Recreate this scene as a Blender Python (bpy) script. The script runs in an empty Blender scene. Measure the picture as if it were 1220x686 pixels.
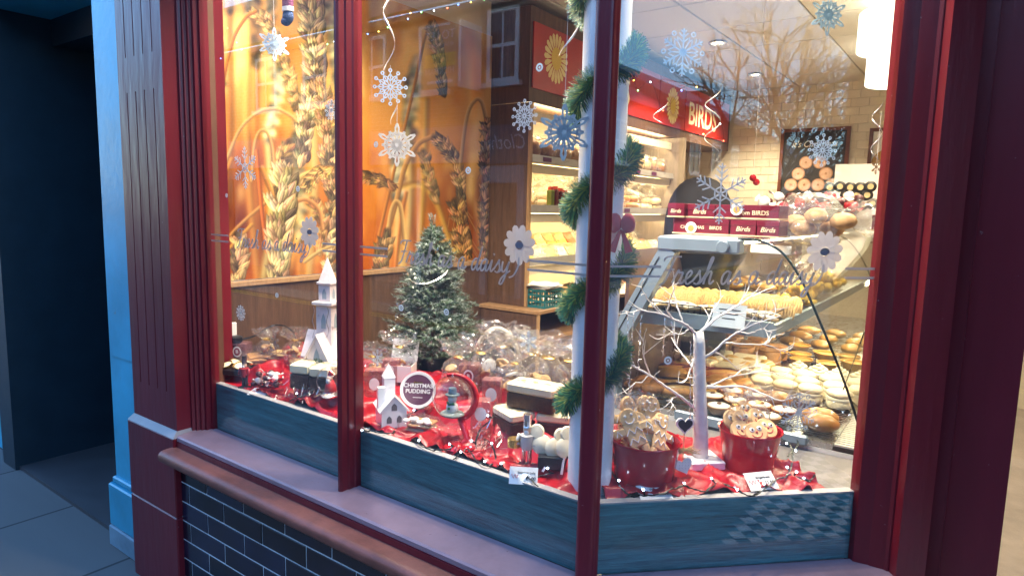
import bpy, bmesh, math, random
import numpy as np
from mathutils import Vector, Matrix, noise as mnoise

random.seed(7)
sc = bpy.context.scene
COL = sc.collection
R = math.radians
PI = math.pi

# ------------------------------------------------------------------ camera
F_PX, YAW, PITCH, ROLL = 779.8, 0.6273, 0.1241, 0.0239
CAM = Vector((0.7277, -1.3444, 1.6))
FW = Vector((-math.sin(YAW)*math.cos(PITCH), math.cos(YAW)*math.cos(PITCH), -math.sin(PITCH)))
_rt = Vector((math.cos(YAW), math.sin(YAW), 0)); _up = _rt.cross(FW)
RT = math.cos(ROLL)*_rt + math.sin(ROLL)*_up
UP = -math.sin(ROLL)*_rt + math.cos(ROLL)*_up
cd = bpy.data.cameras.new('camera'); cam = bpy.data.objects.new('camera', cd); COL.objects.link(cam)
cd.sensor_width = 36; cd.lens = 36*F_PX/1220; cd.clip_start = .02; cd.clip_end = 3000
cam.matrix_world = Matrix(((RT.x, UP.x, -FW.x, CAM.x), (RT.y, UP.y, -FW.y, CAM.y), (RT.z, UP.z, -FW.z, CAM.z), (0, 0, 0, 1)))
sc.camera = cam

# ------------------------------------------------------------------ sky, sun, exposure (late dusk, the sun low behind the shop)
SUN_EL, SUN_AZ = 13.0, 20.0
w = bpy.data.worlds.new('World'); sc.world = w; w.use_nodes = True
nt = w.node_tree
sky = nt.nodes.new('ShaderNodeTexSky'); sky.sky_type = 'NISHITA'; sky.sun_disc = False
sky.sun_elevation = R(SUN_EL); sky.sun_rotation = R(SUN_AZ); sky.air_density = 1.0; sky.dust_density = .2; sky.ozone_density = 4.0
bg = nt.nodes['Background']; nt.links.new(sky.outputs[0], bg.inputs[0]); bg.inputs[1].default_value = .15
sl = bpy.data.lights.new('sun', 'SUN'); sl.energy = .3; sl.angle = R(12); sl.color = (1, .86, .74)
so = bpy.data.objects.new('sun', sl); COL.objects.link(so)
# the sky's sun_rotation turns from +Y towards +X
sd = Vector((math.sin(R(SUN_AZ))*math.cos(R(SUN_EL)), math.cos(R(SUN_AZ))*math.cos(R(SUN_EL)), math.sin(R(SUN_EL))))
so.rotation_euler = sd.to_track_quat('Z', 'Y').to_euler()
sc.view_settings.view_transform = 'Standard'; sc.view_settings.look = 'None'
sc.view_settings.exposure = 3.15; sc.view_settings.gamma = 1.0
sc.render.engine = 'CYCLES'
cy = sc.cycles
cy.use_denoising = True; cy.max_bounces = 9; cy.transparent_max_bounces = 40; cy.diffuse_bounces = 4; cy.glossy_bounces = 4
cy.transmission_bounces = 8; cy.caustics_reflective = False; cy.caustics_refractive = False; cy.sample_clamp_indirect = 6; cy.blur_glossy = .6
try: cy.denoiser = 'OPENIMAGEDENOISE'
except Exception: pass

# ------------------------------------------------------------------ pixel to place
def ray(q): return (FW + RT*((q[0]-610)/F_PX) - UP*((q[1]-343)/F_PX))
def _hit(q, n, d):
    v = ray(q); t = (d - CAM.dot(n))/v.dot(n); return CAM + v*t
def HX(q, x): return _hit(q, Vector((1, 0, 0)), x)
def HY(q, y): return _hit(q, Vector((0, 1, 0)), y)
def HZ(q, z): return _hit(q, Vector((0, 0, 1)), z)
S2 = math.sqrt(.5)
def HW(q, d=0): return _hit(q, Vector((-S2, S2, 0)), d)
def W2P(t, n, z): return Vector((t*S2 - n*S2, t*S2 + n*S2, z))
def proj(P):
    d = P - CAM; z = d.dot(FW); return 610 + F_PX*d.dot(RT)/z, 343 - F_PX*d.dot(UP)/z
def mpp(P): return (P - CAM).dot(FW)/F_PX

# ------------------------------------------------------------------ materials
MATS = {}
def srgb(r, g, b):
    f = lambda c: (c/255/12.92) if c <= 10.3 else ((c/255+.055)/1.055)**2.4
    return (f(r), f(g), f(b))
def mat(name, col, rough=.5, metal=0., var=.15, scale=8., bump=0., bscale=40., coat=0., spec=.5, stretch=(1, 1, 1), sheen=0., emit=None, estr=0., attr=None, alpha=None, wear=None, trans=0., sss=0.):
    if name in MATS: return MATS[name]
    m = bpy.data.materials.new(name); m.use_nodes = True; MATS[name] = m
    t = m.node_tree; N = t.nodes; L = t.links; b = N['Principled BSDF']
    b.inputs['Roughness'].default_value = rough; b.inputs['Metallic'].default_value = metal
    b.inputs['Specular IOR Level'].default_value = spec
    b.inputs['Coat Weight'].default_value = coat; b.inputs['Coat Roughness'].default_value = .08
    b.inputs['Sheen Weight'].default_value = sheen
    b.inputs['Transmission Weight'].default_value = trans
    if sss: b.inputs['Subsurface Weight'].default_value = sss; b.inputs['Subsurface Radius'].default_value = (.01, .006, .003)
    tc = N.new('ShaderNodeTexCoord'); oi = N.new('ShaderNodeObjectInfo')
    ad = N.new('ShaderNodeVectorMath'); ad.operation = 'MULTIPLY_ADD'
    ad.inputs[1].default_value = stretch
    mu = N.new('ShaderNodeMath'); mu.operation = 'MULTIPLY'; mu.inputs[1].default_value = 17.
    L.new(oi.outputs['Random'], mu.inputs[0]); L.new(tc.outputs['Object'], ad.inputs[0]); L.new(mu.outputs[0], ad.inputs[2])
    vec = ad.outputs[0]
    if attr:
        at = N.new('ShaderNodeAttribute'); at.attribute_name = attr; csrc = at.outputs['Color']
    else:
        rg = N.new('ShaderNodeRGB'); rg.outputs[0].default_value = (*col, 1); csrc = rg.outputs[0]
    if var > 0:
        n1 = N.new('ShaderNodeTexNoise'); n1.inputs['Scale'].default_value = scale; n1.inputs['Detail'].default_value = 6; n1.inputs['Roughness'].default_value = .62
        L.new(vec, n1.inputs['Vector'])
        mr = N.new('ShaderNodeMapRange'); mr.inputs[1].default_value = .28; mr.inputs[2].default_value = .72
        mr.inputs[3].default_value = 1-var; mr.inputs[4].default_value = 1+var
        L.new(n1.outputs[0], mr.inputs[0])
        vm = N.new('ShaderNodeVectorMath'); vm.operation = 'SCALE'; L.new(csrc, vm.inputs[0]); L.new(mr.outputs[0], vm.inputs['Scale']); csrc = vm.outputs[0]
        mr2 = N.new('ShaderNodeMapRange'); mr2.inputs[3].default_value = max(.02, rough-.1); mr2.inputs[4].default_value = min(1, rough+.1)
        L.new(n1.outputs[0], mr2.inputs[0]); L.new(mr2.outputs[0], b.inputs['Roughness'])
    if var > 0:      # no two alike: every object a little lighter or darker
        rv = N.new('ShaderNodeMapRange'); rv.inputs[3].default_value = 1-var*.6; rv.inputs[4].default_value = 1+var*.6; L.new(oi.outputs['Random'], rv.inputs[0])
        vr = N.new('ShaderNodeVectorMath'); vr.operation = 'SCALE'; L.new(csrc, vr.inputs[0]); L.new(rv.outputs[0], vr.inputs['Scale']); csrc = vr.outputs[0]
    if wear:   # small chips and specks of another colour: (colour, threshold, scale)
        n2 = N.new('ShaderNodeTexNoise'); n2.inputs['Scale'].default_value = wear[2]; n2.inputs['Detail'].default_value = 8; n2.inputs['Roughness'].default_value = .7
        L.new(tc.outputs['Object'], n2.inputs['Vector'])
        st = N.new('ShaderNodeMapRange'); st.inputs[1].default_value = wear[1]; st.inputs[2].default_value = wear[1]+.03
        L.new(n2.outputs[0], st.inputs[0])
        mx = N.new('ShaderNodeMix'); mx.data_type = 'RGBA'; L.new(st.outputs[0], mx.inputs[0]); L.new(csrc, mx.inputs[6]); mx.inputs[7].default_value = (*wear[0], 1); csrc = mx.outputs[2]
    L.new(csrc, b.inputs['Base Color'])
    if bump > 0:
        n3 = N.new('ShaderNodeTexNoise'); n3.inputs['Scale'].default_value = bscale; n3.inputs['Detail'].default_value = 5
        L.new(vec, n3.inputs['Vector']); bp = N.new('ShaderNodeBump'); bp.inputs['Strength'].default_value = bump; bp.inputs['Distance'].default_value = .01
        L.new(n3.outputs[0], bp.inputs['Height']); L.new(bp.outputs[0], b.inputs['Normal'])
    if emit:
        b.inputs['Emission Color'].default_value = (*emit, 1); b.inputs['Emission Strength'].default_value = estr
    return m

def glassmat(name, tint=(1, 1, 1), f0=.04, rough=0., bump=0., bscale=30., haze=0., hazecol=(1, 1, 1), power=5.):
    """thin clear sheet: Schlick reflection over straight transmission"""
    if name in MATS: return MATS[name]
    m = bpy.data.materials.new(name); m.use_nodes = True; MATS[name] = m
    t = m.node_tree; N = t.nodes; L = t.links; N.remove(N['Principled BSDF']); out = N['Material Output']
    tr = N.new('ShaderNodeBsdfTransparent'); tr.inputs[0].default_value = (*tint, 1)
    gl = N.new('ShaderNodeBsdfGlossy'); gl.inputs['Roughness'].default_value = rough
    lw = N.new('ShaderNodeLayerWeight'); lw.inputs[0].default_value = .5
    pw = N.new('ShaderNodeMath'); pw.operation = 'POWER'; pw.inputs[1].default_value = power; L.new(lw.outputs['Facing'], pw.inputs[0])
    ma = N.new('ShaderNodeMath'); ma.operation = 'MULTIPLY_ADD'; ma.inputs[1].default_value = 1-f0; ma.inputs[2].default_value = f0; L.new(pw.outputs[0], ma.inputs[0])
    mx = N.new('ShaderNodeMixShader'); L.new(ma.outputs[0], mx.inputs[0]); L.new(tr.outputs[0], mx.inputs[1]); L.new(gl.outputs[0], mx.inputs[2])
    last = mx.outputs[0]
    if bump > 0:
        tc = N.new('ShaderNodeTexCoord'); oi = N.new('ShaderNodeObjectInfo'); ad = N.new('ShaderNodeVectorMath'); L.new(tc.outputs['Object'], ad.inputs[0]); L.new(oi.outputs['Random'], ad.inputs[1])
        nz = N.new('ShaderNodeTexNoise'); nz.inputs['Scale'].default_value = bscale; nz.inputs['Detail'].default_value = 3; L.new(ad.outputs[0], nz.inputs['Vector'])
        bp = N.new('ShaderNodeBump'); bp.inputs['Strength'].default_value = bump; bp.inputs['Distance'].default_value = .02
        L.new(nz.outputs[0], bp.inputs['Height']); L.new(bp.outputs[0], gl.inputs['Normal']); L.new(bp.outputs[0], lw.inputs['Normal'])
    if haze > 0:
        df = N.new('ShaderNodeBsdfDiffuse'); df.inputs[0].default_value = (*hazecol, 1)
        m2 = N.new('ShaderNodeMixShader'); m2.inputs[0].default_value = haze; L.new(last, m2.inputs[1]); L.new(df.outputs[0], m2.inputs[2]); last = m2.outputs[0]
    L.new(last, out.inputs[0]); return m

def thinfilm(name, col, rough=.5, through=.45):
    """vinyl or thin card: part of the light passes through it"""
    if name in MATS: return MATS[name]
    m = bpy.data.materials.new(name); m.use_nodes = True; MATS[name] = m
    t = m.node_tree; N = t.nodes; L = t.links; b = N['Principled BSDF']; b.inputs['Base Color'].default_value = (*col, 1); b.inputs['Roughness'].default_value = rough
    tr = N.new('ShaderNodeBsdfTranslucent'); tr.inputs[0].default_value = (*col, 1); mx = N.new('ShaderNodeMixShader'); mx.inputs[0].default_value = through
    L.new(b.outputs[0], mx.inputs[1]); L.new(tr.outputs[0], mx.inputs[2]); L.new(mx.outputs[0], N['Material Output'].inputs[0]); return m
def emis(name, col, s, sampled=True):
    if name in MATS: return MATS[name]
    m = bpy.data.materials.new(name); m.use_nodes = True; MATS[name] = m
    b = m.node_tree.nodes['Principled BSDF']; b.inputs['Base Color'].default_value = (*[min(.9, c) for c in col], 1)
    b.inputs['Emission Color'].default_value = (*col, 1); b.inputs['Emission Strength'].default_value = s
    if not sampled: m.cycles.emission_sampling = 'NONE'
    return m

def woodmat(name, c1, c2, stretch, rough=.5, scale=6., bump=.15):
    if name in MATS: return MATS[name]
    m = bpy.data.materials.new(name); m.use_nodes = True; MATS[name] = m
    t = m.node_tree; N = t.nodes; L = t.links; b = N['Principled BSDF']; b.inputs['Roughness'].default_value = rough
    tc = N.new('ShaderNodeTexCoord'); mp = N.new('ShaderNodeMapping'); mp.inputs['Scale'].default_value = stretch
    L.new(tc.outputs['Object'], mp.inputs[0])
    n1 = N.new('ShaderNodeTexNoise'); n1.inputs['Scale'].default_value = scale; n1.inputs['Detail'].default_value = 8; n1.inputs['Roughness'].default_value = .65; n1.inputs['Distortion'].default_value = .6
    L.new(mp.outputs[0], n1.inputs['Vector'])
    n2 = N.new('ShaderNodeTexNoise'); n2.inputs['Scale'].default_value = scale*7; n2.inputs['Detail'].default_value = 4; L.new(mp.outputs[0], n2.inputs['Vector'])
    ad = N.new('ShaderNodeMath'); ad.operation = 'MULTIPLY_ADD'; ad.inputs[1].default_value = .45; L.new(n2.outputs[0], ad.inputs[0]); L.new(n1.outputs[0], ad.inputs[2])
    cr = N.new('ShaderNodeValToRGB'); cr.color_ramp.elements[0].position = .5; cr.color_ramp.elements[1].position = .95
    cr.color_ramp.elements[0].color = (*c1, 1); cr.color_ramp.elements[1].color = (*c2, 1)
    L.new(ad.outputs[0], cr.inputs[0]); L.new(cr.outputs[0], b.inputs['Base Color'])
    bp = N.new('ShaderNodeBump'); bp.inputs['Strength'].default_value = bump; bp.inputs['Distance'].default_value = .004; L.new(ad.outputs[0], bp.inputs['Height']); L.new(bp.outputs[0], b.inputs['Normal'])
    return m

# ------------------------------------------------------------------ mesh builder
class MB:
    def __init__(s): s.v = []; s.f = []; s.c = None
    def add(s, vs, fs, M=None, col=None):
        o = len(s.v)
        if M is not None: vs = [M @ Vector(v) for v in vs]
        s.v.extend([tuple(v) for v in vs]); s.f.extend([tuple(i+o for i in f) for f in fs])
        if col is not None:
            if s.c is None: s.c = []
            while len(s.c) < o: s.c.append((1, 1, 1))
            s.c.extend([col]*len(vs))
        return s
    def box(s, lo, hi, M=None, col=None):
        x0, y0, z0 = lo; x1, y1, z1 = hi
        return s.add([(x0, y0, z0), (x1, y0, z0), (x1, y1, z0), (x0, y1, z0), (x0, y0, z1), (x1, y0, z1), (x1, y1, z1), (x0, y1, z1)],
                     [(0, 3, 2, 1), (4, 5, 6, 7), (0, 1, 5, 4), (1, 2, 6, 5), (2, 3, 7, 6), (3, 0, 4, 7)], M, col)
    def bbox(s, lo, hi, b=.004, M=None, col=None):   # box with chamfered vertical and top edges
        x0, y0, z0 = lo; x1, y1, z1 = hi
        ring = lambda i, z: [(x0+i+b, y0+i, z), (x1-i-b, y0+i, z), (x1-i, y0+i+b, z), (x1-i, y1-i-b, z), (x1-i-b, y1-i, z), (x0+i+b, y1-i, z), (x0+i, y1-i-b, z), (x0+i, y0+i+b, z)]
        vs = ring(b, z0)+ring(0, z0+b)+ring(0, z1-b)+ring(b, z1)
        fs = [tuple(range(7, -1, -1)), tuple(range(24, 32))]
        for k in range(3):
            for i in range(8): j = (i+1) % 8; fs.append((k*8+i, k*8+j, k*8+8+j, k*8+8+i))
        return s.add(vs, fs, M, col)
    def prism(s, poly, z0, z1, M=None, col=None):    # poly: (x,y) counter-clockwise
        n = len(poly); vs = [(x, y, z0) for x, y in poly]+[(x, y, z1) for x, y in poly]
        fs = [tuple(range(n-1, -1, -1)), tuple(range(n, 2*n))]+[(i, (i+1) % n, n+(i+1) % n, n+i) for i in range(n)]
        return s.add(vs, fs, M, col)
    def lathe(s, prof, n=24, M=None, col=None, wob=None, caps=True):
        vs = []; fs = []; m = len(prof)
        for i in range(n):
            a = 2*PI*i/n
            for j, (r, z) in enumerate(prof):
                k = 1 if wob is None else wob(a, j/(m-1))
                vs.append((r*k*math.cos(a), r*k*math.sin(a), z))
        for i in range(n):
            i2 = (i+1) % n
            for j in range(m-1):
                fs.append((i*m+j, i2*m+j, i2*m+j+1, i*m+j+1))
        if caps and prof[0][0] > 1e-6: fs.append(tuple(i*m for i in range(n-1, -1, -1)))
        if caps and prof[-1][0] > 1e-6: fs.append(tuple(i*m+m-1 for i in range(n)))
        return s.add(vs, fs, M, col)
    def tube(s, pts, r, n=8, M=None, col=None, closed=False):
        pts = [Vector(p) for p in pts]; m = len(pts)
        rs = r if isinstance(r, (list, tuple)) else [r]*m
        vs = []; fs = []; u = None
        for i, p in enumerate(pts):
            a = pts[i-1] if i else (pts[-1] if closed else p); b = pts[(i+1) % m] if (i < m-1 or closed) else p
            d = (b-a).normalized() if (b-a).length > 1e-9 else Vector((0, 0, 1))
            if u is None: u = d.orthogonal().normalized()
            else:
                u = (u - d*u.dot(d)); u = u.normalized() if u.length > 1e-6 else d.orthogonal().normalized()
            w_ = d.cross(u)
            for k in range(n): a_ = 2*PI*k/n; vs.append(p+(u*math.cos(a_)+w_*math.sin(a_))*rs[i])
        for i in range(m if closed else m-1):
            i2 = (i+1) % m
            for k in range(n): k2 = (k+1) % n; fs.append((i*n+k, i*n+k2, i2*n+k2, i2*n+k))
        if not closed: fs.append(tuple(range(n-1, -1, -1))); fs.append(tuple((m-1)*n+k for k in range(n)))
        return s.add(vs, fs, M, col)
    def ball(s, c, r, nu=14, nv=9, M=None, col=None, nz=0., ns=3., seed=0., zmin=-1., sq=2.):
        rx, ry, rz = r if isinstance(r, (list, tuple)) else (r, r, r)
        vs = []; fs = []
        sp = lambda x: math.copysign(abs(x)**(2/sq), x)
        for j in range(nv+1):
            ph = PI*j/nv
            for i in range(nu):
                a = 2*PI*i/nu
                d = Vector((sp(math.sin(ph))*sp(math.cos(a)), sp(math.sin(ph))*sp(math.sin(a)), sp(math.cos(ph))))
                k = 1+(nz*mnoise.noise(d*ns+Vector((seed, seed*1.7, -seed))) if nz else 0)
                vs.append((c[0]+d.x*rx*k, c[1]+d.y*ry*k, c[2]+max(zmin, d.z*k)*rz))
        for j in range(nv):
            for i in range(nu): i2 = (i+1) % nu; fs.append((j*nu+i, (j+1)*nu+i, (j+1)*nu+i2, j*nu+i2))
        return s.add(vs, fs, M, col)
    def grid(s, fn, nu, nv, M=None, colf=None):
        vs = [fn(i/nu, j/nv) for j in range(nv+1) for i in range(nu+1)]
        fs = [(j*(nu+1)+i, j*(nu+1)+i+1, (j+1)*(nu+1)+i+1, (j+1)*(nu+1)+i) for j in range(nv) for i in range(nu)]
        return s.add(vs, fs, M)
    def mesh(s, name, m, smooth=False, fix=False):
        me = bpy.data.meshes.new(name); me.from_pydata(s.v, [], s.f); me.materials.append(m)
        if s.c is not None:
            while len(s.c) < len(s.v): s.c.append((1, 1, 1))
            at = me.color_attributes.new('Col', 'FLOAT_COLOR', 'POINT')
            at.data.foreach_set('color', np.array([(*c, 1) for c in s.c], dtype=np.float32).ravel())
        if fix:
            bm = bmesh.new(); bm.from_mesh(me); bmesh.ops.remove_doubles(bm, verts=bm.verts, dist=1e-5); bmesh.ops.recalc_face_normals(bm, faces=bm.faces); bm.to_mesh(me); bm.free()
        if smooth is True: me.polygons.foreach_set('use_smooth', [True]*len(me.polygons))
        elif smooth:
            me.polygons.foreach_set('use_smooth', [True]*len(me.polygons)); me.set_sharp_from_angle(angle=R(smooth))
        me.update(); return me
    def build(s, name, m, parent=None, smooth=False, loc=None, rot=None, fix=False):
        o = bpy.data.objects.new(name, s.mesh(name, m, smooth, fix)); COL.objects.link(o)
        if parent is not None: o.parent = parent
        if loc is not None: o.location = loc
        if rot is not None: o.rotation_euler = rot
        return o
def T(x=0, y=0, z=0): return Matrix.Translation((x, y, z))
def RZ(a): return Matrix.Rotation(a, 4, 'Z')
def RX(a): return Matrix.Rotation(a, 4, 'X')
def RY(a): return Matrix.Rotation(a, 4, 'Y')
def SC(x, y=None, z=None):
    y = x if y is None else y; z = x if z is None else z
    return Matrix.Diagonal((x, y, z, 1))
def frame(o, x, y):       # matrix from origin and the two in-plane axes
    x = Vector(x).normalized(); y = Vector(y).normalized(); z = x.cross(y); o = Vector(o)
    return Matrix(((x.x, y.x, z.x, o.x), (x.y, y.y, z.y, o.y), (x.z, y.z, z.z, o.z), (0, 0, 0, 1)))
def tag(o, label, cat, group=None):
    o['label'] = label; o['category'] = cat
    if group: o['group'] = group
    return o
def thing(name, label, cat, loc=(0, 0, 0), rz=0., group=None):
    o = bpy.data.objects.new(name, None); COL.objects.link(o); o.location = loc; o.rotation_euler = (0, 0, rz); o.empty_display_size = .05
    return tag(o, label, cat, group)
def struct(o, kind='structure'): o['kind'] = kind; return o
def put(me, name, parent=None, loc=(0, 0, 0), rot=(0, 0, 0), s=1.):
    o = bpy.data.objects.new(name, me); COL.objects.link(o); o.location = loc; o.rotation_euler = rot
    o.scale = s if isinstance(s, (tuple, list)) else (s, s, s)
    if parent is not None: o.parent = parent
    return o
def dup(root, loc, rz=0., label=None, s=None, rot=None):
    def cp(o, par):
        c = o.copy(); COL.objects.link(c); c.parent = par
        for ch in list(o.children): cp(ch, c)
        return c
    c = cp(root, None); c.location = loc; c.rotation_euler = rot if rot is not None else (0, 0, rz)
    if label: c['label'] = label
    if s is not None: c.scale = s if isinstance(s, (tuple, list)) else (s, s, s)
    return c
_tx = {}
def textdata(txt, size=1., align='CENTER', shear=0., bold=0., ext=0.):
    k = (txt, size, align, shear, bold, ext)
    if k in _tx: return _tx[k]
    cu = bpy.data.curves.new('t', 'FONT'); cu.body = txt; cu.size = size; cu.align_x = align; cu.align_y = 'CENTER'; cu.shear = shear; cu.offset = bold; cu.extrude = ext; cu.resolution_u = 3
    ob = bpy.data.objects.new('t', cu); COL.objects.link(ob)
    dg = bpy.context.evaluated_depsgraph_get(); dg.update()
    me = bpy.data.meshes.new_from_object(ob.evaluated_get(dg))
    d = ([tuple(v.co) for v in me.vertices], [tuple(p.vertices) for p in me.polygons])
    bpy.data.objects.remove(ob); bpy.data.meshes.remove(me); bpy.data.curves.remove(cu)
    _tx[k] = d; return d
def lettering(txt, size, M, m, parent, name='lettering', align='CENTER', shear=0., bold=0., ext=.0004, sx=1.):
    v, f = textdata(txt, size, align, shear, bold, ext)
    return MB().add(v, f, M @ SC(sx, 1, 1)).build(name, m, parent)
def cat(pts, n=6):        # Catmull-Rom through 2D or 3D points
    P = [Vector(p) for p in pts]; P = [P[0]*2-P[1]]+P+[P[-1]*2-P[-2]]; out = []
    for i in range(1, len(P)-2):
        a, b, c, d = P[i-1:i+3]
        for k in range(n):
            t = k/n; out.append(.5*((2*b)+(c-a)*t+(2*a-5*b+4*c-d)*t*t+(3*b-a-3*c+d)*t**3))
    out.append(P[-2]); return out
# ================================================================== materials used all over
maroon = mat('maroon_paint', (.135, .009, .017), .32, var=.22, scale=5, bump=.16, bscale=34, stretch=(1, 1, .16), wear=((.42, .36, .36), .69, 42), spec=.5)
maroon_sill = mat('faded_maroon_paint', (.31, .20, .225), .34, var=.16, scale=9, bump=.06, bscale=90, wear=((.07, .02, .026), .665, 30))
terra = mat('terracotta', (.22, .075, .055), .45, var=.28, scale=14, bump=.12, bscale=120, wear=((.10, .035, .03), .70, 60))
tile_navy = mat('glazed_navy_tile', (.005, .009, .024), .2, var=.7, scale=5, bump=.03, bscale=14, spec=.6, wear=((.10, .12, .15), .77, 40))
grout = mat('grout', (.62, .68, .70), .9, var=.15, scale=30)
teal_wood = woodmat('teal_wood', (.006, .055, .072), (.055, .235, .26), (1.2, 9, 22), .42, 3.2, .45)
pale_wood = mat('pale_ledge', (.34, .33, .33), .5, var=.12, scale=20)
oak_dark = woodmat('brown_oak', (.060, .030, .016), (.135, .070, .038), (14, 14, 1.1), .5, 3.)
oak_edge = woodmat('light_oak', (.30, .17, .075), (.46, .28, .13), (12, 12, 1.5), .5, 3.)
oak_top = woodmat('oak_worktop', (.26, .14, .06), (.42, .25, .12), (10, 1.2, 10), .42, 3.)
white_paint = mat('white_gloss_paint', (.74, .76, .78), .3, var=.06, scale=6, bump=.04, bscale=25, wear=((.42, .42, .40), .78, 30))
cream = mat('cream_laminate', (.72, .63, .46), .5, var=.05)
white = mat('white_plastic', (.78, .77, .75), .4, var=.05)
black = mat('black_plastic', (.012, .012, .013), .35, var=.2)
blk_metal = mat('black_wire_metal', (.02, .02, .022), .35, metal=.6, var=.1)
steel = mat('brushed_steel', (.55, .56, .57), .28, metal=1., var=.1, scale=40)
gold = mat('gold_foil', (.75, .52, .16), .25, metal=1., var=.15, bump=.15)
silver = mat('silver_foil', (.8, .8, .82), .18, metal=1., var=.1)
pane = glassmat('window_glass', (.985, .992, .99), .055, haze=.007, hazecol=(.7, .7, .7))
thin_glass = glassmat('clear_glass', (.97, .99, .98), .05)
acrylic = glassmat('clear_plastic', (.98, .98, .98), .05, .05, haze=.06)
cello = glassmat('cellophane', (.985, .985, .985), .10, .05, bump=.5, bscale=60, haze=.03, power=3.)
cello_fine = glassmat('fine_cellophane', (.985, .985, .985), .06, .07, bump=.5, bscale=70, haze=.012, power=4.)
vinyl = thinfilm('frosted_vinyl', (.70, .72, .75))
vinyl_text = thinfilm('grey_vinyl', (.60, .55, .53), .5, .4)
card_white = mat('white_card', (.76, .75, .72), .6, var=.04)
ink = mat('black_ink', (.012, .012, .014), .6, var=0)
red_ink = mat('red_ink', (.45, .02, .03), .6, var=0)

# ================================================================== ground outside
pv = bpy.data.materials.new('pavement_slabs'); pv.use_nodes = True
def _pv():
    t = pv.node_tree; N = t.nodes; L = t.links; b = N['Principled BSDF']; b.inputs['Roughness'].default_value = .75
    tc = N.new('ShaderNodeTexCoord'); br = N.new('ShaderNodeTexBrick'); br.inputs['Scale'].default_value = 1; br.inputs['Brick Width'].default_value = .75; br.inputs['Row Height'].default_value = .6
    br.inputs['Mortar Size'].default_value = .008; br.inputs['Color1'].default_value = (.26, .26, .25, 1); br.inputs['Color2'].default_value = (.17, .17, .17, 1); br.inputs['Mortar'].default_value = (.05, .05, .05, 1)
    L.new(tc.outputs['Object'], br.inputs[0]); n = N.new('ShaderNodeTexNoise'); n.inputs['Scale'].default_value = 12; n.inputs['Detail'].default_value = 8
    mx = N.new('ShaderNodeMix'); mx.data_type = 'RGBA'; mx.blend_type = 'MULTIPLY'; mx.inputs[0].default_value = .85; L.new(br.outputs[0], mx.inputs[6]); L.new(n.outputs[0], mx.inputs[7]); L.new(mx.outputs[2], b.inputs['Base Color'])
    bp = N.new('ShaderNodeBump'); bp.inputs['Strength'].default_value = .3; L.new(n.outputs[0], bp.inputs['Height']); L.new(bp.outputs[0], b.inputs['Normal'])
_pv()
asphalt = mat('asphalt', (.05, .05, .053), .85, var=.25, scale=40, bump=.4, bscale=200)
struct(MB().box((-400, -400, -.5), (400, 400, -.13)).build('ground', asphalt))
struct(MB().box((-60, -2.6, -.2), (60, 8, 0)).build('pavement', pv))
struct(MB().box((-60, -9, -.2), (60, -6.0, 0)).build('pavement', pv))
kb = MB()
for y0, y1 in ((-2.75, -2.604), (-5.996, -5.85)): kb.box((-60, y0, -.2), (60, y1, .004))
struct(kb.build('kerb', mat('kerb_stone', (.22, .22, .22), .8, var=.2)))
ym = mat('yellow_road_paint', (.55, .40, .03), .7, var=.2)
rm = MB()
for y in (-3.05, -2.92, -5.55, -5.68): rm.box((-60, y, -.131), (60, y+.07, -.126))
struct(rm.build('road_marking', ym))
# chequered floor of the entrance lobby
lob = struct(MB().box((-.05, -.20, -.03), (3.3, .75, .002)).build('lobby_floor', grout))
tb = mat('dark_floor_tile', (.018, .020, .024), .3, var=.3); tw = mat('pale_floor_tile', (.78, .78, .76), .45, var=.08)
def clip_tile(c):      # a small square laid diagonally, cut straight at the lobby threshold
    h = .0475; P = [(c[0]+h, c[1]), (c[0], c[1]+h), (c[0]-h, c[1]), (c[0], c[1]-h)]; out = []
    for i in range(4):
        p, q = P[i], P[(i+1) % 4]
        if p[1] >= -.195: out.append(p)
        if (p[1] >= -.195) != (q[1] >= -.195): t = (-.195-p[1])/(q[1]-p[1]); out.append((p[0]+t*(q[0]-p[0]), -.195))
    return out
tl_b, tl_w = MB(), MB(); ft = [MB().prism(clip_tile((0, 0)), .0, .0105).mesh('floor_tile', m) for m in (tb, tw)]; n = 0
for i in range(0, 70):
    for j in range(0, 22):
        x, y = .02+i*.0485, -.195+j*.0485
        if (i+j) % 2 or x < y+.03 or x > 3.25 or y > .72: continue
        k = (i % 2)
        if 1.35 < x < 2.75 and -.19 < y < .36 and n < 290: put(ft[k], 'floor_tile', lob, (x, y, .001)); n += 1
        else:
            P = clip_tile((x, y))
            if len(P) > 2: (tl_w if k else tl_b).prism(P, .001, .0115)
struct(tl_b.build('floor_tile', tb, lob), 'stuff'); struct(tl_w.build('floor_tile', tw, lob), 'stuff')

# ================================================================== the shopfront
shop = thing('bakery_shopfront', 'maroon timber bakery shopfront with bay glazing above navy glazed tiles', 'shopfront')
def sweep(mb, prof, path, close=True):
    """carry an (outward, z) profile along a plan path with mitres; outward is to the right of travel"""
    P = [Vector(p) for p in path]; n = len(prof); vs = []; fs = []
    for i, p in enumerate(P):
        ds = []
        if i: ds.append((P[i]-P[i-1]).normalized())
        if i < len(P)-1: ds.append((P[i+1]-P[i]).normalized())
        ns = [Vector((d.y, -d.x)) for d in ds]; b = sum(ns, Vector((0, 0))).normalized(); k = 1/b.dot(ns[0])
        for o, z in prof: q = p+b*o*k; vs.append((q.x, q.y, z))
    for i in range(len(P)-1):
        for j in range(n if close else n-1): j2 = (j+1) % n; fs.append((i*n+j, (i+1)*n+j, (i+1)*n+j2, i*n+j2))
    fs.append(tuple(range(n))); fs.append(tuple((len(P)-1)*n+j for j in range(n-1, -1, -1)))
    return mb.add(vs, fs)
W2E = .717
PATH = [(-1.745, 0), (0, 0), (.80*S2, .80*S2)]
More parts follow.
